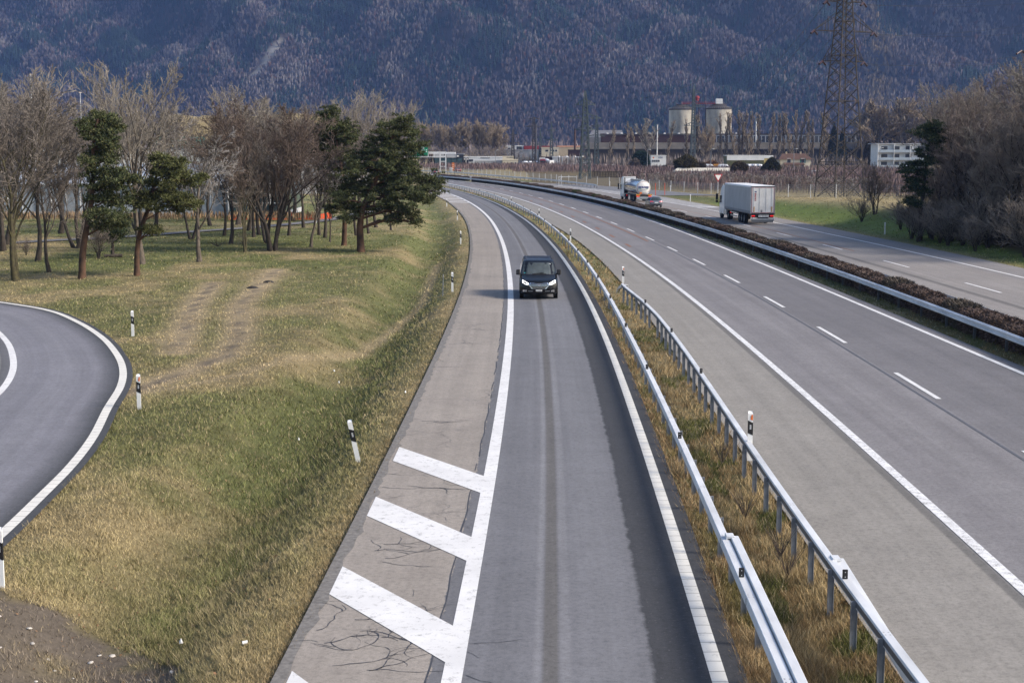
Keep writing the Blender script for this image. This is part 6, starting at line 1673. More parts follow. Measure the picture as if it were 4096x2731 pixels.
e = thing('grey_roof_hall', 'hall with a large pale grey sloping roof left behind the factory', 'building', ((xa + xb) / 2, 800, 0)); w = (xb - xa) / 2
MB().add([(-w, 0, zt - 4), (w, 0, zt - 4), (w, 14, zt), (-w * .6, 14, zt), (-w, 0, -.2), (w, 0, -.2), (w, 14, -.2), (-w, 14, -.2)], [(0, 1, 2, 3), (4, 5, 1, 0), (5, 6, 2, 1), (7, 4, 0, 3), (6, 7, 3, 2)]).build('roof', flat('dull_slate_roof', (0.15, 0.15, 0.16)), e)

# nearer yard buildings
x0, x1, zt = (53.01, 58.73, 5.49)
e, w = building('white_office_hut', 'white two-storey hut with orange emblem and lettered upper wall near the dark conifer', x0, x1, 560, zt, 6, B_WHITE, B_WHITE, roof_t=.2)
for k in range(4): window(e, -w + .4 + k * .75, -w + .95 + k * .75, zt - 2.5, zt - 1.8)
MB().lathe([(.28, -.03), (.001, -.03)], (-w + .9, 0, zt - .95), 12, 0, 'y').build('orange_emblem', M_ORANGE, e)
text_part('wall_lettering', 'AZIO', .75, M_BLUEINK, e, (w * .25, -.03, zt - .95), (R(90), 0, 0), .02)
x0, x1, zt = (81.86, 96.04, 5.49)
e, w = building('olive_warehouse', 'olive clad warehouse with a broad white upper band beside the white vans', x0, x1, 560, zt, 9, B_OLIVE, B_WHITE, roof_t=.25)
bpart('white_band', B_WHITE, e, (-w, w, -.14, -.02, zt - 1.9, zt - .3))
for k in range(28): bpart('rib', B_OLIVE, e, (-w + .1 + k * w / 14, -w + .22 + k * w / 14, -.08, -.01, .2, zt - 1.95))
bpart('yellow_end', B_YELL, e, (w + .03, w + 3.4, -.02, 9, -.2, zt - 1.2)); bpart('end_band', B_WHITE, e, (w + .03, w + 3.5, -.1, 9.1, zt - 1.15, zt - .1))
def house(label, x0, x1, D, zt, wallm, roofm, depth=8, wins=()):
    e = thing('house', label, 'house', ((x0 + x1) / 2, D, 0)); w = (x1 - x0) / 2; ze = zt * .66
    bpart('wall', wallm, e, (-w * .94, w * .94, 0, depth, -.3, ze))
    r_ = MB(); o = .5
    r_.add([(-w - o, -o, ze - .2), (w + o, -o, ze - .2), (w + o, depth + o, ze - .2), (-w - o, depth + o, ze - .2), (-w * .7, depth / 2, zt), (w * .7, depth / 2, zt)], [(0, 1, 5, 4), (1, 2, 5), (2, 3, 4, 5), (3, 0, 4), (3, 2, 1, 0)])
    ro = r_.build('roof', roofm, e)
    for px in (-w * .45, w * .45): bpart('chimney', B_TAN, ro, (px - .3, px + .3, depth / 2 - .3, depth / 2 + .3, zt - .8, zt + .7))
    for a, b, z0, z1 in wins: window(e, a, b, z0, z1)
    return e, w
x0, x1, zt = (103.73, 116.18, 6.12)
e, w = house('beige house with brown hipped roof and two chimneys behind the lattice pylon foot', x0, x1, 570, zt, B_CREAM, B_TILE, 9, ((-3.2, -1.9, 2.6, 4.1), (2.2, 3.4, 2.6, 4.1), (2.4, 3.4, .4, 1.8)))
bpart('shutter', flat('teal_green_shutter', (0.03, .16, .14)), e, (1.75, 2.15, -.12, -.02, 2.5, 4.2)); bpart('shutter', bpy.data.materials['teal_green_shutter'], e, (3.5, 3.9, -.12, -.02, 2.5, 4.2))
MB().add([(-5, -3, 1.9), (3.2, -3, 1.9), (2.8, 0, 2.6), (-4.6, 0, 2.6), (-5, -3, 1.75), (3.2, -3, 1.75), (2.8, 0, 2.4), (-4.6, 0, 2.4)], [(0, 1, 2, 3), (7, 6, 5, 4), (0, 4, 5, 1), (1, 5, 6, 2), (3, 7, 4, 0)]).build('porch_roof', B_TILE, e)
for px in (-4.6, -1, 2.6): bpart('porch_post', M_WOODD, e, (px, px + .15, -2.9, -2.7, -.2, 1.8))
x0, x1, zt = (138.99, 157.41, 9.96)
e, w = building('apartment_block', 'white three-storey apartment block with long balconies right of the big lattice pylon', x0, x1, 560, zt, 10, B_WHITE, B_LGREY, roof_t=.3, lip=.9)
for fl in range(3):
    zf_ = zt - .6 - (fl + 1) * 2.9
    bpart('balcony', B_LGREY, e, (-w + .2, w - .2, -1.4, -.02, zf_, zf_ + .16)); bpart('balustrade', flat('blue_grey_balustrade', (.36, .42, .47)), e, (-w + .2, w - .2, -1.44, -1.36, zf_ + .16, zf_ + 1.1))
    for k in range(4): window(e, -w + 1.6 + k * 4.6, -w + 3.9 + k * 4.6, zf_ + .6, zf_ + 2.4)
for k in range(4): bpart('partition', B_WHITE, e, (-w + k * 2 * w / 3 - .1, -w + k * 2 * w / 3 + .1, -1.5, -.02, -.2, zt - .35))
# glasshouse and halls behind the grove
e = thing('glasshouse', 'long glasshouse with a white framed gable behind the bare trees of the grove', 'glasshouse', (-30.0, 172, 0))
gw = [(-34, -3.2), (-3.2, 3.4)]
bpart('plinth', B_LGREY, e, (-36, 3.4, 0, 14, -.3, .5))
bpart('side_glazing', B_GLAZ, e, (-36, -3.3, .02, 13, .5, 3.7))
MB().add([(-36, -.2, 3.7), (-3.3, -.2, 3.7), (-3.3, 6.5, 6.0), (-36, 6.5, 6.0), (-3.3, 13.2, 3.7), (-36, 13.2, 3.7)], [(0, 1, 2, 3), (3, 2, 4, 5), (1, 4, 2), (0, 3, 5), (0, 5, 4, 1)]).build('glass_roof', B_GLAZ, e)
g_ = MB(); g_.prism([(-3.2, -.6), (3.3, -.6), (3.3, 13), (-3.2, 13)], .5, 3.6); g_.add([(-3.2, -.6, 3.6), (3.3, -.6, 3.6), (.05, -.6, 5.9), (-3.2, 13, 3.6), (3.3, 13, 3.6), (.05, 13, 5.9)], [(0, 1, 2), (5, 4, 3), (0, 2, 5, 3), (1, 4, 5, 2)]); g_.build('gable_glazing', B_GLAZD, e)
fr = MB()
for px in (-3.2, -1.6, .05, 1.7, 3.3): fr.bar((px, -.66, .4), (px, -.66, 5.9 - abs(px - .05) * .7), .13)
for pz_ in (1.5, 2.6, 3.6): fr.bar((-3.2, -.66, pz_), (3.3, -.66, pz_), .09)
fr.bar((-3.5, -.68, 3.45), (.05, -.68, 6.0), .2); fr.bar((3.6, -.68, 3.45), (.05, -.68, 6.0), .2)
for k in range(20): fr.bar((-36 + k * 1.7, -.04, .4), (-36 + k * 1.7, -.04, 3.7), .09)
fr.bar((-36, -.26, 3.7), (-3.3, -.26, 3.7), .18); fr.build('frame', B_FRAME, e)
e, w = building('white_hall', 'long white hall with dark openings glimpsed through the grove behind the glasshouse', -92, -38, 235, 7.6, 20, B_WHITE, B_WHITE)
for k in range(7): window(e, -w + 3 + k * 7, -w + 7 + k * 7, 3.2, 5.4)
e, w = building('pale_hall', 'pale grey hall roof to the right of the long white hall behind the grove', -58, -27, 258, 6.6, 20, B_LGREY, B_WHITE)
x0, x1, zt = (-70.35, -62.65, 8.23)
e, w = building('white_block', 'white block topped with teal netting seen between the crowns of the grove', x0, x1, 300, zt, 14, B_WHITE, B_LGREY)
tn = MB()
for k in range(14): tn.bar((-w - 2 + k * (2 * w + 2) / 13, -.4, zt), (-w - 2 + k * (2 * w + 2) / 13, -.4, zt + 1.9), .14)
for z_ in (.5, 1.2, 1.9): tn.bar((-w - 2, -.4, zt + z_), (w, -.4, zt + z_), .16)
tn.build('teal_railing', B_TEAL, e)
# the orange netting on the construction edge
nb = MB(); pts = [(-31.6, 163), (-29.5, 163.4), (-28.3, 163.1), (-25, 163.6), (-22, 163.3), (-20.2, 164)]
for k, ((ax, ay), (bx, by)) in enumerate(zip(pts[:-1], pts[1:])):
    ha, hb = .45 + .35 * (k % 2), .45 + .35 * ((k + 1) % 2)
    nb.add([(ax, ay, -.05), (bx, by, -.05), (bx, by, hb), (ax, ay, ha), (ax, ay + .03, -.05), (bx, by + .03, -.05), (bx, by + .03, hb), (ax, ay + .03, ha)], [(0, 1, 2, 3), (7, 6, 5, 4), (3, 2, 6, 7)])
e = thing('barrier_netting', 'orange red plastic netting sagging in front of the glasshouse gable', 'netting', (0, 0, 0))
nb.build('net', mat('orange_red_netting', (0.72, 0.10, 0.03), .15, 5, .7), e)
for ax, ay in pts: bpart('stake', M_POSTST, e, (ax - .02, ax + .02, ay - .06, ay - .02, -.2, 1.1))
# tan hillside behind the grove
hx = np.linspace(-150, -66, 60); hy = np.linspace(560, 760, 40); HX, HY = np.meshgrid(hx, hy)
HZ = 21.5 * sstep(560, 600, HY) * (1 - sstep(720, 760, HY)) * sstep(-150, -138, HX) * (1 - sstep(-84, -66, HX)) * (0.9 + .2 * fbm(HX / 30, HY / 30, 3, 3)) - .3
hc = np.array([0.30, 0.235, 0.12]) * (0.7 + .6 * fbm(HX / 5, HY / 9, 3, 4)[..., None])
idx = np.arange(HX.size).reshape(HX.shape)
tag(np_mesh('hill', np.stack([HX, HY, HZ], -1).reshape(-1, 3), np.stack([idx[:-1, :-1], idx[:-1, 1:], idx[1:, 1:], idx[1:, :-1]], -1).reshape(-1, 4), 4, M_GROUND, col=hc.reshape(-1, 3), smooth=True), kind='structure')

# ------------------------------------------------------------------ lattice masts
M_LATT = mat('rusty_brown_lattice', (0.032, 0.025, 0.020), .4, 1.5, .7, .2); M_LATG = mat('grey_green_lattice', (0.065, 0.085, 0.092), .25, 1.0, .6, .3); M_INSUL = mat('brown_insulator', (0.035, 0.012, 0.012), .2, 10, .3)
M_LATD = mat('dark_lattice', (0.05, 0.045, 0.045), .3, 1.0, .7, .2)
def pylon(label, x, y, Hh, base, top, arms, m, rz=0.0, nb=14, t=.16, knee=None, name='lattice_pylon', insul=True, strings=True):
    e = thing(name, label, 'pylon', (x, y, -.1), rz)
    hw = lambda z: (base + (top - base) * min(1, z / (arms[-1][0] if knee is None else knee))) / 2 if z <= (knee or arms[-1][0]) else max(.06, top / 2 * (1 - (z - (knee or arms[-1][0])) / (Hh - (knee or arms[-1][0]) + .01)) + .05)
    zs = [0]; 
    while zs[-1] < Hh - .5: zs.append(min(Hh, zs[-1] + max(.9, 2 * hw(zs[-1]) * .62 * 14 / nb)))
    mb = MB(); S4 = [(-1, -1), (1, -1), (1, 1), (-1, 1)]
    P = lambda s, z: Vector((s[0] * hw(z), s[1] * hw(z), z))
    for a, b in zip(zs[:-1], zs[1:]):
        for k in range(4): mb.bar(P(S4[k], a), P(S4[k], b), t)
        for k in range(4):
            s0, s1 = S4[k], S4[(k + 1) % 4]
            mb.bar(P(s0, a), P(s1, b), t * .55); mb.bar(P(s1, a), P(s0, b), t * .55)
    for z in [zs[2 * k] for k in range(1, len(zs) // 2)][::2]:
        for k in range(4): mb.bar(P(S4[k], z), P(S4[(k + 1) % 4], z), t * .7)
    mb.build('lattice_body', m, e)
    for (z, half, rise) in arms:
        for sg in (-1, 1):
            a = MB(); h0 = hw(z); tip = Vector((sg * half, 0, z))
            for yy in (-1, 1):
                a.bar((sg * h0, yy * h0, z), tip, t * .7); a.bar((sg * h0, yy * hw(z + rise), z + rise), tip, t * .6)
                for f in (.3, .6):
                    p = Vector((sg * h0, yy * h0, z)).lerp(tip, f); q = Vector((sg * h0, yy * h0, z + rise)).lerp(tip, f); a.bar(p, q, t * .5)
            ao = a.build('cross_arm', m, e)
            if insul:
                i_ = MB()
                for dx, dy in ((-.9, -.6), (.9, .5)):
                    i_.tube([tip, tip + Vector((dx * .9 * 1.3, dy * 1.3, -.55))], [.16, .16], 8)
                i_.build('insulator', M_INSUL, ao)
    return e
MAIN_ARMS = [(21.4, 3.85, 2.6), (26.0, 5.5, 2.8), (30.5, 3.4, 2.4)]
main_p = pylon('tall rusty lattice pylon with three cross arms at the orchard edge right of the lorry', 51.6, 231, 35.5, 5.6, 1.6, MAIN_ARMS, M_LATT, R(22), 16, .14, knee=30.5)
pylon('lattice pylon at the right edge of the photo, only its left arm tips in view', 91.0, 240, 36, 5.6, 1.6, [(23.6, 8.6, 2.6), (28.6, 5.4, 2.8)], M_LATG, R(0), 18, .14, knee=28.6)
qx, qz = (19.29, 23.3)
pylon('grey green lattice pylon with pointed top, the nearest one left of the tanker lorry', qx, 389, qz, 2.7, .95, [(qz * .555, 2.7, .9), (qz * .685, 4.5, 1.2), (qz * .835, 2.7, 1.3)], M_LATG, R(8), 11, .22, knee=qz * .84, insul=False)
qx, qz = (32.17, 20.57)
pylon('slim grey lattice mast right behind the nearest grey green pylon', qx, 560, qz, 1.9, .8, [(qz * .62, 3.2, .8), (qz * .8, 2.2, .8)], M_LATG, R(5), 10, .24, insul=False)
qx, qz = (84.81, 37.59)
pylon('tall slim lattice pylon standing in front of the left concrete silo', qx, 690, qz, 2.2, .8, [(qz * .50, 4.6, 1.6), (qz * .73, 5.4, 1.6), (qz * .90, 4.0, 1.6)], M_LATG, R(10), 9, .28, insul=False)
qx, qz = (0.44, 17.64)
pylon('small dark lattice mast in front of the blue grey shed', qx, 700, qz, 1.9, .7, [(qz * .6, 3.6, .6), (qz * .82, 2.4, .6)], M_LATD, R(8), 9, .30, insul=False)
qx, qz = (9.66, 22.15)
pylon('tallest dark lattice mast among the distant masts over the van park', qx, 650, qz, 1.5, .9, [(qz * .80, 3.4, .5), (qz * .95, 2.4, .5)], M_LATD, R(3), 10, .28, insul=False)
qx, qz = (14.67, 18.49)
pylon('small grey lattice mast right of the tallest dark mast', qx, 760, qz, 1.8, .6, [(qz * .55, 2.6, .5), (qz * .75, 2.0, .5)], M_LATG, R(6), 9, .28, insul=False)
qx, qz = (19.85, 21.45)
pylon('grey lattice mast in front of the cream workshop', qx, 740, qz, 1.9, .6, [(qz * .58, 3.2, .6), (qz * .80, 2.6, .6)], M_LATG, R(6), 9, .28, insul=False)
def wire(label, a, b, sag, r=.025, group=None):
    a = Vector(a); b = Vector(b); pts = [a.lerp(b, t / 24) - Vector((0, 0, sag * 4 * (t / 24) * (1 - t / 24))) for t in range(25)]
    o = MB().tube(pts, r, 4).build('power_line', M_WIREM); return tag(o, label, 'power line', group)
M_WIREM = mat('dull_conductor', (0.07, 0.072, 0.08), .2, 1, .6, .5)
cr, sr = math.cos(R(22)), math.sin(R(22)); fx, fz = (84.81, 37.59)
for i, (z, half, _) in enumerate(MAIN_ARMS):
    lev = ('lowest', 'middle', 'top')[i]
    for sg, sd_ in ((-1, 'left'), (1, 'right')):
        tip = (51.6 + sg * half * cr, 231 + sg * half * sr, z - .35)
        wire('wire from the %s %s arm of the tall rusty pylon to the silo pylon' % (lev, sd_), tip, (fx + sg * 4.2, 690, fz * (.50, .73, .90)[i]), 7 + 2 * i, .03, 'conductors of the tall rusty pylon')
        wire('wire from the %s %s arm of the tall rusty pylon leaving at right' % (lev, sd_), tip, (96 + sg * 5, 236, 24.4 + 4.6 * i), 1.6, .022, 'conductors of the tall rusty pylon')
gx_, gz_ = (19.29, 23.3)
wire('pale earth wire sagging from the pointed grey green pylon towards the tall rusty pylon', (gx_, 389, gz_), (51.6, 231, 35.4), 9, .03)

# ------------------------------------------------------------------ far trees
for i, (cx_, yt, D, k, wd, lab) in enumerate([(700, 405, 740, 'oldtree', .9, 'tan winter tree at the left end of the row behind the showroom'), (760, 420, 735, 'willow', .9, 'tan winter tree second from the left behind the showroom'), (850, 415, 730, 'oldtree', .9, 'tan winter tree directly above the green motorway sign'), (925, 430, 725, 'willow', .8, 'tan winter tree above the sign gantry'), (1000, 440, 730, 'whitepop', 1.0, 'slender pale winter tree above the black showroom'), (1100, 392, 725, 'willow', 1.1, 'big broad winter tree above the black and white halls'), (1180, 400, 722, 'oldtree', 1.1, 'big old winter tree with forked trunk above the white hall'), (1270, 395, 726, 'willow', 1.1, 'big dark-stemmed winter tree right of the forked one'), (1350, 402, 722, 'oldtree', 1.15, 'rounded big winter tree with leaning trunk above the white hall'), (1425, 430, 724, 'willow', 1.1, 'orange tinged winter tree at the right end of the row behind the white hall')]):
    pass
FT = [(-47.32, 740, 22.8), (-43.75, 735, 21.89), (-38.6, 730, 22.06), (-34.33, 725, 21.17), (-30.53, 730, 20.73), (-24.96, 725, 23.18), (-20.59, 722, 22.7), (-15.89, 726, 23.04), (-11.54, 722, 22.59), (-7.56, 724, 21.15)]
FK = [('oldtree', .9, 'at the left end of the row behind the showroom'), ('willow', .9, 'second from the left end behind the showroom'), ('oldtree', .9, 'directly above the green motorway sign'), ('willow', .8, 'above the sign gantry'), ('whitepop', 1.0, 'slender and pale, above the black showroom'), ('willow', 1.1, 'big and broad, above the gap of black and white halls'), ('oldtree', 1.1, 'big and old with forked limbs above the white hall'), ('willow', 1.1, 'dark-stemmed, just right of the forked old one'), ('oldtree', 1.15, 'rounded, above the right half of the white hall'), ('willow', 1.1, 'at the right end of the row behind the white hall')]
for (x, y, z), (k, wd, lab) in zip(FT, FK): put_tree(k, x, y, z + .2, 'tan leafless tree ' + lab, wide=wd, group='tan trees behind the showroom row', z=-.2)
SB = [(-44.54, 720, 10.02), (-40.53, 715, 10), (-31.94, 712, 9.99), (-27.88, 716, 10.01), (-17.72, 712, 9.99), (-13.47, 710, 9.99), (-8.77, 712, 9.99), (-5.11, 715, 10)]
for i, (x, y, z) in enumerate(SB): put_tree('shrub', x, y, 9.0 + 2 * (i % 2), 'tan thicket bush, %s from the left under the trees behind the showroom row' % ORD[i], 'bare_shrub', 'shrub', 'tan bushes behind the showroom row', wide=1.5, z=-.2)
PX = [(46.34, 19.69), (55.47, 21.22), (58.24, 18.74), (73.54, 21.98), (84.2, 22.6), (88.32, 24.96), (91.32, 24.33), (100.44, 25.25), (102.47, 25.4), (106.26, 25.81), (109.2, 26.35), (110.64, 26.07), (112.94, 25.63), (114.11, 25.81), (117.97, 25.1), (122.52, 25.81), (126.62, 24.89), (129.61, 25.05), (133.07, 25.61), (135.41, 26.42), (138.59, 26.3), (141.34, 26.58), (143.78, 22.24), (148.93, 25.4), (151.17, 25.81)]
for i, (x, z) in enumerate(PX): put_tree('poplar%d' % (i % 3), x, 700 + (i % 3) * 2, z + .3, 'slim leafless poplar in front of the factory, %s from the left' % ORD[i], 'poplar_tree', 'poplar', 'poplars in front of the factory', wide=1.0, z=-.3)
q = (59.91, 640, 21.7)
put_tree('whitepop', q[0], 640, q[2], 'broad pale leafless tree between the slim poplars left of the silos', wide=1.25, z=-.2)
q = (87.38, 660, 19.97)
put_tree('willow', q[0], 660, q[2], 'broad brown leafless tree in front of the right silo', wide=.9, z=-.2)
PG = [(168, 30.46), (171.33, 29.82), (173.64, 31.16), (176.67, 31.79), (180.68, 32.56), (183.54, 32.77), (188.99, 32.63), (192.71, 32.91), (196.4, 33.05), (201.76, 33.19), (204.32, 32.56), (209.73, 32.21), (214.95, 31.93), (218.36, 31.44)]
for i, (x, z) in enumerate(PG): put_tree(('poplar0', 'whitepop', 'poplar1', 'willow')[i % 4] if i > 2 else 'poplar%d' % i, x, 720, z + .3, 'tan leafless poplar of the dense group right of the big pylon, %s from the left' % ORD[i], 'poplar_tree', 'poplar', 'dense poplars right of the big pylon', wide=1.7 if i > 2 else 1.0, z=-.3)
def needle_bush(name, label, cat, x, y, w, h, seed, c, cone=False, z=-.1, c2=None):
    r = np.random.default_rng(seed); n = 5200; e = thing(name, label, cat, (x, y, z))
    d = r.normal(size=(n, 3)); d /= np.linalg.norm(d, axis=1)[:, None]; rad = r.random((n, 1)) ** .33
    lump = 0.78 + 0.4 * fbm(d[:, 0] * 2 + 5 + seed, d[:, 2] * 2 + d[:, 1], 3, seed)[:, None]
    p = d * rad * lump * np.array([w / 2, w / 2, h * .5]) + np.array([0, 0, h * .52])
    if cone:
        k = np.clip(1.25 - p[:, 2] / h * 1.05, .1, 1)[:, None]; p[:, :2] *= k * 1.15
    p[:, 2] = np.clip(p[:, 2], .05, None)
    dd = d + r.normal(size=(n, 3)) * .5 + np.array([0, 0, .4]); dd /= np.linalg.norm(dd, axis=1)[:, None]; s_ = np.cross(dd, r.normal(size=(n, 3))); s_ /= np.linalg.norm(s_, axis=1)[:, None]
    L = (.28 + .3 * r.random((n, 1))) * min(1.3, w / 5); ww = .12 * min(1.3, w / 5)
    V = np.stack([p - s_ * ww, p + dd * L, p + s_ * ww], 1).reshape(-1, 3)
    t_ = r.random((n, 1)) < .25; cc = np.where(t_, np.array(c2 or c), np.array(c)) * (.55 + .9 * r.random((n, 1)))
    np_mesh('foliage', V, np.arange(3 * n).reshape(-1, 3), 3, M_NEEDLE, e, col=np.repeat(cc, 3, axis=0))
    tr = MB()
    for k in range(5): a = k * 1.26; tr.tube([(0, 0, 0), (math.cos(a) * w * .16, math.sin(a) * w * .16, h * .4), (math.cos(a) * w * .2, math.sin(a) * w * .2, h * .75)], [w * .02, w * .012, .02], 5)
    tr.build('stems', M_BARKD, e)
    return e
q = (52.82, 445, 0.32); needle_bush('conifer_bush', 'large round brown green conifer bush in the orchard beyond the tanker lorry', 'bush', q[0], 445, 7.2, 5.9, 1, (0.058, 0.050, 0.020), c2=(.085, .068, .03))
q = (57.85, 450, 0.41); needle_bush('twiggy_bush', 'twiggy brown bush leaning on the right of the large round conifer bush', 'bush', q[0], 450, 3.6, 4.0, 2, (0.085, 0.065, 0.045))
q = (62.68, 405, 0.1); needle_bush('twiggy_bush', 'round brown twiggy bush above the lorry, right of the yield sign', 'bush', q[0], 405, 5.2, 4.3, 3, (0.085, 0.065, 0.040))
q = (77.78, 440, 0.08); needle_bush('conifer_tree', 'cone-shaped dark evergreen in the orchard right above the lorry', 'conifer', q[0], 440, 6.2, 5.4, 4, (0.040, 0.042, 0.018), True, c2=(.07, .062, .028))
q = (45.61, 520, 1.75); needle_bush('conifer_tree', 'dark green conifer beside the white lettered hut', 'conifer', q[0], 520, 6.4, 7.4, 5, (0.022, 0.040, 0.026))
q = (42.88, 515, 2.19); needle_bush('twiggy_bush', 'pale round leafless bush left of the dark green conifer', 'bush', q[0], 512, 3.8, 4.6, 6, (0.14, 0.115, 0.10))
q = (50.33, 515, 1.62); needle_bush('conifer_bush', 'low dark green bush in front of the white lettered hut', 'bush', q[0], 515, 2.6, 1.9, 7, (0.025, 0.038, 0.02))
q = (53.45, 512, 1.66); needle_bush('conifer_bush', 'low dark bush right of the white lettered hut', 'bush', q[0], 512, 3.2, 2.2, 8, (0.028, 0.036, 0.02))
q = (74.14, 530, 3.59); needle_bush('orange_bush', 'orange brown winter bush left of the olive warehouse', 'bush', q[0], 545, 5.2, 3.6, 9, (0.17, 0.095, 0.05))
q = (142.04, 650, 18.13); needle_bush('conifer_tree', 'tall dark narrow conifer seen through the big pylon, left of a second one', 'conifer', q[0], 650, 6, 19, 10, (0.018, 0.026, 0.018), True)
q = (146.85, 655, 16.93); needle_bush('conifer_tree', 'second dark narrow conifer seen through the big pylon', 'conifer', q[0], 655, 4.5, 17, 11, (0.018, 0.026, 0.018), True)
q = (145.61, 600, 7.94); needle_bush('ivy_tree', 'dark ivy covered tree left of the white apartment block', 'tree', q[0], 600, 4.6, 11, 12, (0.032, 0.028, 0.02))
gh = (81.26, 420, 0.28)
hb_ = MB()
o = np_mesh('green_hedge', *(lambda r, n=2600: (np.stack([(p := np.stack([gh[0] + (r.random(n) - .5) * 19, 420 + r.random(n) * 1.6, r.random(n) * 1.5], -1)) - (s_ := r.normal(size=(n, 3)) * .1), p + s_, p + np.array([0, 0, .3]) + r.normal(size=(n, 3)) * .08], 1).reshape(-1, 3), np.arange(3 * n).reshape(-1, 3)))(np.random.default_rng(5)), 3, M_NEEDLE, col=np.tile(np.array([0.055, 0.07, 0.025]), (7800, 1)))
tag(o, 'low olive green hedge in the orchard right of the cone-shaped evergreen', 'hedge')
# orchards: rows of small trained trees; the nearest as single trees, the far blocks as masses
ocount = 0
for row in range(11):
    off = 5.5 + row * 4.2
    for k in range(60):
        if ocount >= 290: break
        t = k / 60; ax, ay = 20.0 + 42 * t, 318 - 100 * t
        ax, ay = (20.8 + off * .55, 314 + off * .85)[0] + 40.5 * t, 314 + off * .85 - 86 * t
        if rnd.random() < .18: continue
        x = ax + rnd.uniform(-.3, .3); y = ay + rnd.uniform(-.3, .3)
        px_ = x / y * 3350 + 1176
        if not (1400 < px_ < 2030): continue
        if math.hypot(x - 51.6, y - 231) < 6.5: continue
        put_tree('orchard%d' % (ocount % 3), x, y, rnd.uniform(2.3, 3.1), 'small trained fruit tree in the leafless orchard behind the wire fence', 'fruit_tree', 'fruit tree', 'fruit trees of the orchard behind the fence', wide=rnd.uniform(.9, 1.4), z=-.1)
        ocount += 1
thicket('orchard_block', 'purple brown leafless orchard rows between the motorway and the distant halls', 'orchard',
        [(33, 80, 262, 332, -.1), (60, 88, 222, 262, -.1), (28, 90, 332, 392, -.1), (-30, 40, 520, 600, -.1), (-60, 20, 560, 640, -.1), (0, 60, 470, 520, -.1), (36, 130, 440, 540, -.1), (30, 120, 330, 420, -.1)], [4200, 2000, 4200, 5200, 3800, 3000, 5200, 5200], 2.35, (0.150, 0.108, 0.106), 8, wid=.045)
thicket('yard_trees', 'grey leafless garden trees and shrubs in front of the factory', 'shrubbery', [(20, 150, 590, 680, 0), (-40, 40, 700, 716, 0)], [1300, 400], 5.2, (0.18, 0.15, 0.135), 9, wid=.05)
thicket('dry_reeds', 'strip of dry straw coloured reeds in front of the glasshouse', 'reeds', [(-60, -21, 158, 162, 0)], [2600], 1.0, (0.30, 0.21, 0.125), 10, wid=.06)
# wire fence of the orchard
M_WIREF = NT('fence_wire'); M_WIREF.b.inputs['Base Color'].default_value = (.28, .30, .32, 1); M_WIREF = M_WIREF.set(.6, .4)
FP = [(-30, 497), (-14, 452), (0, 392), (11.5, 342), (15.6, 328.5), (21.8, 310.5), (27.0, 288), (36.3, 252), (40.5, 224), (46, 208), (55, 197), (66, 190)]
e = thing('wire_fence', 'grey wire mesh fence with metal posts along the orchard beyond the motorway', 'fence', (0, 0, 0))
fpts = polyline(FP, 3.0); keep_ = [0]; acc = 0
for i in range(1, len(fpts)):
    acc += float(np.linalg.norm(fpts[i] - fpts[i - 1]))
    if acc > 3.9: keep_.append(i); acc = 0
fpm = None
for i in keep_[:98]:
    if fpm is None: fpm = MB().tube([(0, 0, -.3), (0, 0, 1.95)], .045, 6).build('post', M_STEEL, e); o = fpm
    else: o = fpm.copy(); link(o); o.parent = e
    o.location = (*fpts[i], float(ground_z(*fpts[i])))
fm = MB()
for a, b in zip(fpts[:-1], fpts[1:]):
    za, zb = float(ground_z(*a)), float(ground_z(*b))
    for h in (.15, .45, .75, 1.05, 1.35, 1.6, 1.85): fm.bar((*a, za + h), (*b, zb + h), .022)
    n = 10
    for k in range(n):
        p = a + (b - a) * k / n; z = za + (zb - za) * k / n
        fm.bar((*p, z + .1), (*p, z + 1.85), .014)
fm.build('wire_mesh', M_WIREF, e)

# ------------------------------------------------------------------ signs and small road things
e = thing('yield_sign', 'triangular white yield sign with red border left of the box trailer', 'road sign', (34.6, 246.4, -.05), R(8))
MB().tube([(0, 0, 0), (0, 0, 3.1)], .05, 8).build('pole', M_STEEL, e)
tri = lambda s, z0: [(-.9 * s, z0 + .78 * s), (.9 * s, z0 + .78 * s), (0, z0 - .78 * s)]
MB().slab([(x, -.06, z) for x, z in tri(.84, 3.0)], (0, -1, 0), .02).build('red_plate', flat('sign_red', (.42, .015, .03)), e)
MB().slab([(x, -.082, z) for x, z in tri(.60, 3.05)], (0, -1, 0), .006).build('white_face', M_WPLAST, e)
for (x, y), lab in zip(((24.3, 248.2), (26.1, 250.5)), ('left', 'right')):
    e = thing('marker_pole', 'thin orange red snow pole at the grass nose, the %s one of the pair' % lab, 'marker pole', (x, y, -.05)); MB().tube([(0, 0, 0), (0, 0, 2.1)], .045, 8).build('pole', mat('orange_red_pole_' + ('a' if lab == 'left' else 'b'), (.70, .08, .03), .1, 5, .5), e)
gd = 528
ga, gb, gt = (-25.85, -23.82, 6.9)
e = thing('sign_gantry', 'pale grey steel gantry with ladder-like mast over the motorway end', 'gantry', ((ga + gb) / 2, gd, 0)); w = (gb - ga) / 2
mt_ = MB()
for sx in (-w, w):
    for sy in (0, 1.1): mt_.box(sx - .16, sx + .16, sy - .14, sy + .14, -.3, gt)
for z_ in (1.6, 3.4, 5.2): mt_.box(-w, w, -.1, .1, z_ - .12, z_ + .12); mt_.box(-w, w, 1.0, 1.2, z_ - .12, z_ + .12)
mt_.build('mast', M_STEEL, e)
bm = MB(); xl = -30
for sy in (0, 1.1):
    for z_ in (gt - .15, gt - 1.9): bm.box(xl, w + .1, sy - .16, sy + .16, z_ - .13, z_ + .13)
    for k in range(15): bm.bar((w - k * 2.1, sy, gt - .15), (w - k * 2.1, sy, gt - 1.9), .2)
bm.build('cross_beam', M_STEEL, e)
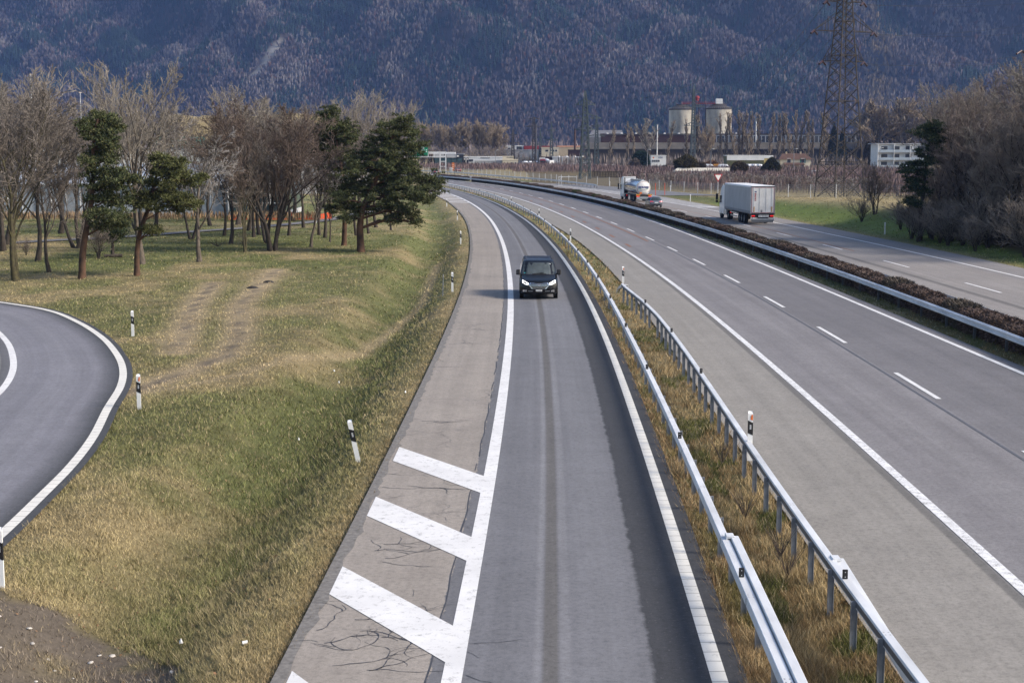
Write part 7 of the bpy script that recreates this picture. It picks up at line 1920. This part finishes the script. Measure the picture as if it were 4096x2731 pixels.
ml = MB(); ml.box(xl - .2, xl + .2, -.15, .15, -.3, gt); ml.box(xl - .2, xl + .2, .95, 1.25, -.3, gt); ml.build('mast', M_STEEL, e)
sa, sb_, st_ = (-33.55, -30.19, 8.6); _, _, sbz = (-33.57, -30.22, 5.47)
e = thing('motorway_sign', 'green motorway direction sign with white lettering on the gantry beside the pine', 'road sign', ((sa + sb_) / 2, 527, 0)); w = (sb_ - sa) / 2
MB().bbox(-w, w, -.1, .1, sbz, st_, .06).build('panel', M_GSIGN, e)
MB().box(-w + .08, w - .08, -.115, -.105, st_ - .14, st_ - .08).build('white_border', M_WPLAST, e)
MB().box(-.42, .42, -.125, -.101, st_ - .75, st_ - .28).build('route_plate', M_WPLAST, e)
text_part('route_number', 'E27', .36, M_GSIGN, e, (0, -.13, st_ - .52), (R(90), 0, 0), .003)
for k, (t_, tx) in enumerate((('St-Bernard', -.25), ('Martigny', -.1))):
    text_part('place_name', t_, .44, M_WPLAST, e, (tx, -.11, st_ - 1.15 - .62 * k), (R(90), 0, 0), .004, .008)
    MB().lathe([(.2, -.02), (.001, -.02)], (w - .45, -.1, st_ - 1.15 - .62 * k), 12, 0, 'y').build('round_symbol', M_WPLAST, e)
x0, x1, zt = (-36.65, -33.83, 8.49)
e = thing('motorway_sign', 'second green motorway sign mostly hidden by the crown of the big pine', 'road sign', ((x0 + x1) / 2, 529, 0)); MB().bbox(-2, 2, -.1, .1, zt - 4, zt, .06).build('panel', M_GSIGN, e)
MB().box(-1.9, 1.9, -.115, -.101, zt - .2, zt - .12).build('white_border', M_WPLAST, e)
q = (-20.27, 505, 0.07)
e = thing('roadwork_sign', 'orange warning board standing just beyond the dark red car', 'road sign', (q[0], 505, -.05)); MB().bbox(-.42, .42, -.06, .06, .5, 3.2, .04).build('orange_board', M_HAZ, e); MB().box(-.05, .05, .06, .12, 0, 3.0).build('pole', M_STEEL, e)
for z_ in (1.1, 1.8, 2.5): MB().slab([(-.2, -.062, z_), (0, -.062, z_ + .3), (.2, -.062, z_)], (0, -1, 0), .004).build('white_chevron', M_WPLAST, e)
q = (-20.81, 500, 0.51)
e = thing('control_cabinet', 'small pale roadside cabinet left of the orange warning board', 'cabinet', (q[0], 500, -.05)); MB().bbox(-.5, .5, -.3, .3, 0, 1.7, .03).build('housing', B_LGREY, e); MB().box(-.4, .4, -.33, -.3, .2, 1.5).build('door', B_LGREY, e)
def lamp_post(label, q, y, wood=False):
    e = thing('utility_pole' if wood else 'street_lamp', label, 'utility pole' if wood else 'street lamp', (q[0], y, -.05))
    MB().tube([(0, 0, 0), (0, 0, q[1])], [.13, .08], 8).build('pole', M_WOODD if wood else M_POSTST, e)
    if wood: MB().box(-.7, .7, -.06, .06, q[1] - .6, q[1] - .45).build('cross_bar', M_WOODD, e)
    else:
        MB().bar((0, 0, q[1]), (.7, -.2, q[1] + .1), .09).build('arm', M_STEEL, e); MB().bbox(.5, 1.2, -.4, -.1, q[1] + .02, q[1] + .2, .04).build('lamp_head', B_WHITE, e)
for lab, q, y in (('street lamp right of the dark green conifer', (46.01, 7.57), 500), ('street lamp between the silos and the large conifer bush', (67.65, 7.75), 500), ('street lamp in front of the beige house', (95.87, 7.86), 500), ('street lamp in front of the long white commercial hall', (-7.13, 7.33), 640), ('street lamp left of the apartment block', (136.35, 8.19), 545)): lamp_post(lab, q, y)
lamp_post('bleached utility pole with a cross bar left of the large conifer bush', (54.68, 7.24), 500, True)
q = (11.55, 19.69); e = thing('steel_mast', 'plain grey steel mast right behind the tallest dark lattice mast', 'mast', (q[0], 700, 0)); MB().tube([(0, 0, 0), (0, 0, q[1])], [.35, .2], 10).build('shaft', M_DKPOST, e); MB().box(-.8, .8, -.1, .1, q[1] - .5, q[1] - .3).build('cross_bar', M_DKPOST, e)
for i, (a, lab) in enumerate((((-201.6, 38.7), 'left'), ((-181.1, 31.2), 'right'))):
    e = thing('floodlight_mast', 'thin floodlight mast behind the grove, the %s one' % lab, 'light mast', (a[0], 620, 0)); MB().tube([(0, 0, 0), (0, 0, a[1])], [.22, .12], 8).build('shaft', M_STEEL, e); MB().bbox(-.5, .5, -.2, .2, a[1] - .1, a[1] + .2, .05).build('lamp_bar', emit('floodlight_%s' % lab, (1, .75, .6), .3, (.5, .45, .4)), e)
x0, x1, zt = (9.97, 11.98, 2.79)
e = thing('metal_frame', 'low metal goal-like frame on the grass below the nearest grey green pylon', 'frame', (x0, 312, -.05)); MB().bar((0, 0, 0), (0, 0, 2.0), .09).bar((0, 0, 2.0), (3.8, .3, 1.95), .09).bar((0, 0, 1.2), (.8, 0, 2.0), .06).bar((.5, .3, 0), (.5, .3, 2.0), .09).build('tubes', M_STEEL, e)
e = thing('plastic_tunnel', 'long low whitish roof sheet in the orchard above the tanker lorry', 'tunnel', (57.4, 440) + (0.0,))
MB().prism([(-8.8, 0), (8.8, 0), (8.8, 4), (-8.8, 4)], -.2, 1.2).build('side_walls', B_LGREY, e); MB().add([(-9, -.2, 1.25), (9, -.2, 1.25), (8, 2, 2.2), (-7.6, 2, 2.2), (9, 4.2, 1.25), (-9, 4.2, 1.25)], [(0, 1, 2, 3), (3, 2, 4, 5), (0, 3, 5), (1, 4, 2), (0, 5, 4, 1)]).build('roof', flat('whitish_sheet', (.55, .52, .45)), e)
q = (82.45, 400, -0.1)
e = thing('garden_cabin', 'small white cabin behind the big pylon leg', 'cabin', (q[0], 400, 0)); bpart('wall', B_WHITE, e, (-1, 1, 0, 1.6, -.1, 1.8)); bpart('roof', B_LGREY, e, (-1.15, 1.15, -.15, 1.75, 1.82, 2.0)); bpart('door', B_LGREY, e, (-.4, .4, -.05, -.01, 0, 1.6))
# fruit crates stacked by the pylon
cr0 = None
for i in range(11):
    for k in range(3):
        x = 22.18 + i * .66 * 1.15; z = k * .62
        if cr0 is None:
            cr0 = thing('fruit_crate', '', 'crate', (x, 402, z), 0, 'stacked wooden fruit crates'); mb = MB()
            for zz in (.06, .25, .44): mb.box(-.36, .36, -.5, -.47, zz, zz + .13); mb.box(-.36, -.33, -.47, .5, zz, zz + .13); mb.box(.33, .36, -.47, .5, zz, zz + .13)
            mb.box(-.33, .33, -.45, .5, .05, .09); mb.build('slats', M_WOODD, cr0); MB().box(-.36, -.28, -.46, -.38, 0, .6).build('corner_post', M_WOODD, cr0); MB().box(.28, .36, -.46, -.38, 0, .6).build('corner_post', M_WOODD, cr0); o = cr0
        else: o = dup(cr0, (x, 402 + rnd.uniform(-.06, .06), z), rnd.uniform(-.04, .04))
        o['label'] = 'dark wooden fruit crate in the %s stack from the left, %s' % (ORD[i], ('at the bottom', 'in the middle', 'on top')[k])
# parked vehicles in the yards
PV = [((3.91, 672, -0.5), 'van', 'dark parked car left of the white vans by the open shed', M_DARKP, .3), ((6.89, 672, -0.25), 'van', 'white parked van, leftmost in the yard by the open shed', M_WHITEP, .25), ((8.83, 668, -0.2), 'van', 'white parked box van, second from the left in the yard', M_WHITEP, .1), ((11.62, 672, -0.25), 'van', 'white parked van left of the red lorry cab', M_WHITEP, .25), ((5.58, 664, -0.64), 'hatch', 'silver parked car in front of the white vans', M_SILVERP, 1.3), ((10.01, 664, -0.64), 'hatch', 'grey parked car in front of the white box van', M_DARKP, 1.2)]
for (x, y, z), kd, lab, pm, rz_ in PV: small_car(lab, (x, y, -.05), rz_, pm, 'hatch' if kd == 'hatch' or 'car' in lab else 'van', tail=False, name='parked_car' if 'car' in lab else 'parked_van', cat='car' if 'car' in lab else 'van', group='vehicles parked in the yards')
for q, lab, rz_, pm in (((71.51, 535, 1.18), 'white parked van with dark windows right of the large conifer bush', 1.45, M_WHITEP), ((74.46, 532, 1.3), 'white parked van second to the right of the large conifer bush', 1.4, M_WHITEP), ((78.31, 534, 1.2), 'orange yellow parked van in front of the olive warehouse', 1.4, M_AMBER), ((79.68, 530, 1.25), 'white parked van right of the orange yellow one', 1.35, M_WHITEP), ((88, 534, 1.2), 'white parked van, left one of the row before the olive warehouse end', .6, M_WHITEP), ((89.78, 534, 1.28), 'white parked van, middle one of the row before the olive warehouse end', .6, M_WHITEP), ((91.76, 534, 1.28), 'white parked van, right one of the row before the olive warehouse end', .6, M_WHITEP)):
    small_car(lab, (q[0], q[1], -.05), rz_, pm, 'van', False, name='parked_van', cat='van', group='vehicles parked in the yards')
q = (13.88, 668, -0.69)
e = thing('parked_lorry', 'lorry with a red cab parked beside the cement mixer in the yard', 'lorry', (q[0], 668, 0)); cb = cab(e, 0, math.pi, M_REDP, high=3.4); MB().box(-1.25, 1.25, 2.0, 9, 1.0, 3.9).build('cargo_box', B_WHITE, e)
for sg in (-1, 1): wheel(e, sg * 1.0, -1.4, .5, .3, sg); wheel(e, sg * 1.0, 6.5, .5, .3, sg)
q = (16.46, 666, -0.67)
e = thing('cement_mixer', 'white cement mixer lorry beside the red cabbed lorry', 'mixer lorry', (q[0], 666, 0), .5); MB().lathe([(.4, -2.2), (1.1, -.8), (1.25, .4), (.9, 1.8), (.3, 2.4)], (0, 1.5, 2.4), 16, 0, 'y').build('drum', M_WHITEP, e, True); MB().box(-1.1, 1.1, -1, 5, .7, 1.1).build('chassis', M_CHASSIS, e); MB().bbox(-1.2, 1.2, -3.2, -1.3, .6, 2.8, .12).build('cab', M_WHITEP, e)
for yy in (-2.2, 2, 3.3):
    for sg in (-1, 1): wheel(e, sg * 1.0, yy, .5, .3, sg)
x0, x1, zt = (38.44, 44.89, 1.31)
e = thing('box_trailer', 'white box trailer with a red end panel standing left of the dark conifer', 'trailer', ((x0 + x1) / 2, 640, 0)); w = (x1 - x0) / 2; bpart('box', B_WHITE, e, (-w, w, 0, 2.5, .6, zt)); bpart('red_panel', B_REDR, e, (w + .02, w + .2, 0, 2.5, .6, zt)); bpart('chassis', M_CHASSIS, e, (-w, w, .6, 1.9, .35, .58))
for px in (-w + 1, w - 1): MB().lathe([(.001, -.15), (.4, -.15), (.4, .15), (.001, .15)], (px, .1, .35), 14, 0, 'y').build('wheel', M_TYRE, e)

# ------------------------------------------------------------------ litter, stones and sticks near the camera
st = None
for i in range(46):
    x, y = rnd.uniform(-9.5, -5.6), rnd.uniform(19.5, 25.0)
    if not in_poly(np.array([x]), np.array([y]), SOIL)[0]: continue
    s_ = rnd.choice((.022, .03, .04, .06))
    if st is None:
        mb = MB(); mb.lathe([(.001, -.5), (.7, -.35), (1.0, 0), (.75, .35), (.001, .5)], (0, 0, 0), 8); st = mb.build('pale_stone', flat('pale_stone', (.50, .47, .43), .2, 3), None, True); o = st
    else: o = st.copy(); link(o)
    o.location = (x, y, float(ground_z(x, y)) + s_ * .3); o.scale = (s_ * rnd.uniform(.8, 1.7), s_, s_ * .8); o.rotation_euler = (rnd.uniform(-.3, .3), rnd.uniform(-.3, .3), rnd.random() * 6)
    tag(o, 'pale pebble lying on the bare soil patch in the lower left corner', 'stone', 'pale pebbles on the bare soil')
def litter(u, lab, kind):
    x, y = u; z = float(ground_z(x, y))
    mb = MB()
    if kind == 'can': mb.tube([(0, 0, .07), (.08, .03, .08)], .028, 10); m_ = M_WPLAST
    else:
        rr_ = random.Random(int(x * 100)); mb.v = [(math.cos(a) * .038 * rr_.uniform(.6, 1.3), math.sin(a) * .03 * rr_.uniform(.6, 1.3), rr_.uniform(.05, .09)) for a in np.linspace(0, 5.5, 8)] + [(0, 0, .15), (0, 0, .04)]
        mb.f = [(i, (i + 1) % 8, 8) for i in range(8)] + [((i + 1) % 8, i, 9) for i in range(8)]; mb.m = [0] * 16; m_ = M_WPLAST
    o = mb.build('drink_can' if kind == 'can' else 'paper_scrap', m_); o.location = (x, y, z); tag(o, lab, 'can' if kind == 'can' else 'litter')
litter((-4.31, 22.48), 'white drink can lying in the ditch grass, nearest to the camera', 'can')
litter((-5.81, 24.7), 'crumpled white paper at the edge of the bare soil patch', 'paper')
litter((-6.45, 43.37), 'white paper scrap on the ditch slope left of the leaning post', 'paper')
litter((-3.43, 46.31), 'white scrap on the verge just above the leaning post', 'paper')
litter((-6.5, 54.12), 'white scrap in the meadow right of the vehicle track', 'paper')
litter((-6.91, 56.03), 'small white scrap just left of the scrap in the meadow', 'paper')
for u, lab in (((-14.74, 82.56), 'dark molehill left one of two on the meadow'), ((-14.42, 86.15), 'dark molehill right one of two on the meadow')):
    mb = MB(); mb.lathe([(.42, -.08), (.34, .02), (.2, .10), (.001, .13)], (0, 0, 0), 10); o = mb.build('molehill', flat('dark_soil', (.035, .032, .03), .3, 5), None, True); o.location = (u[0], u[1], float(ground_z(*u))); tag(o, lab, 'molehill')
br = MB(); bx, by = (-23.7, 117.42)
for k in range(14):
    a = rnd.uniform(-.5, 3.6); L = rnd.uniform(.5, 1.3); br.tube([(0, 0, .05), (math.cos(a) * L * .6, rnd.uniform(-.3, .3), L * .35), (math.cos(a) * L, rnd.uniform(-.4, .4), L * .8 * abs(math.sin(a)) + .1)], [.025, .015, .006], 4)
o = br.build('fallen_branch', M_BARKD); o.location = (bx, by, float(ground_z(bx, by))); tag(o, 'fallen dead branch on the grass right of the silvery tree', 'branch')
lg = MB(); lg.tube([(-.6, 0, .12), (.7, .1, .14)], .12, 8); o = lg.build('cut_log', M_BARK); x, y = (-29.05, 105.91); o.location = (x, y, float(ground_z(x, y))); tag(o, 'short cut log lying by the small dark pine', 'log')
# dry weeds in the strip between the guardrails
wd_ = MB(); 
for (x, y) in ((5.2, 27.5), (5.0, 30.5), (5.3, 36), (5.1, 26.2)):
    for k in range(26):
        a = rnd.random() * 6.28; L = rnd.uniform(.25, .6); wd_.tube([(x, y, -.1), (x + math.cos(a) * L * .4, y + math.sin(a) * L * .4, L * .6), (x + math.cos(a) * L * .7, y + math.sin(a) * L * .7, L)], [.006, .005, .003], 3, cap=False)
tag(wd_.build('dry_weeds', M_TWIGS['brown']), 'dead brown weed stalks standing between the two guardrails', 'weeds', kind='stuff')

# brown leaves blown into the ditch and along the verge
r_ = np.random.default_rng(77); n_ = 1500
yy_ = 18 + 62 * r_.random(n_) ** 1.5; dd_ = np.abs(r_.normal(3.2, 1.5, n_)); xx_ = cA(yy_) - dd_ - .2; zz_ = ground_z(xx_, yy_) + .03 + .05 * r_.random(n_)
a_ = r_.random(n_) * 6.28; sz = .014 + .018 * r_.random(n_)
P_ = np.stack([xx_, yy_, zz_], -1); U_ = np.stack([np.cos(a_), np.sin(a_), r_.normal(size=n_) * .4], -1) * sz[:, None]; W_ = np.stack([-np.sin(a_), np.cos(a_), r_.normal(size=n_) * .4], -1) * (sz * .7)[:, None]
V_ = np.stack([P_ - U_, P_ + W_, P_ + U_, P_ - W_], 1).reshape(-1, 3); q_ = np.arange(n_)[:, None] * 4
C_ = np.repeat(np.array([[0.19, 0.115, 0.065]]) * (.5 + r_.random((n_, 1))), 4, axis=0)
tag(np_mesh('fallen_leaves', V_, np.concatenate([q_ + np.array([0, 1, 2]), q_ + np.array([0, 2, 3])]), 3, M_BLADE, col=C_), 'brown fallen leaves scattered through the ditch beside the ramp', 'leaves', kind='stuff')

# ------------------------------------------------------------------ valley air
hz = MB(); hz.box(-1900, 1900, -60, 3600, -1.6, 900)
hm = bpy.data.materials.new('valley_haze'); hm.use_nodes = True; nt = hm.node_tree
nt.nodes.remove(nt.nodes['Principled BSDF']); pv = nt.nodes.new('ShaderNodeVolumePrincipled')
pv.inputs['Color'].default_value = (0.28, 0.46, 1.0, 1); pv.inputs['Density'].default_value = 0.000088; pv.inputs['Anisotropy'].default_value = 0.2
nt.links.new(pv.outputs[0], nt.nodes['Material Output'].inputs['Volume'])
haze = hz.build('haze', hm); tag(haze, kind='stuff')
haze['label'] = 'thin bluish winter haze filling the valley air'; haze['category'] = 'haze'
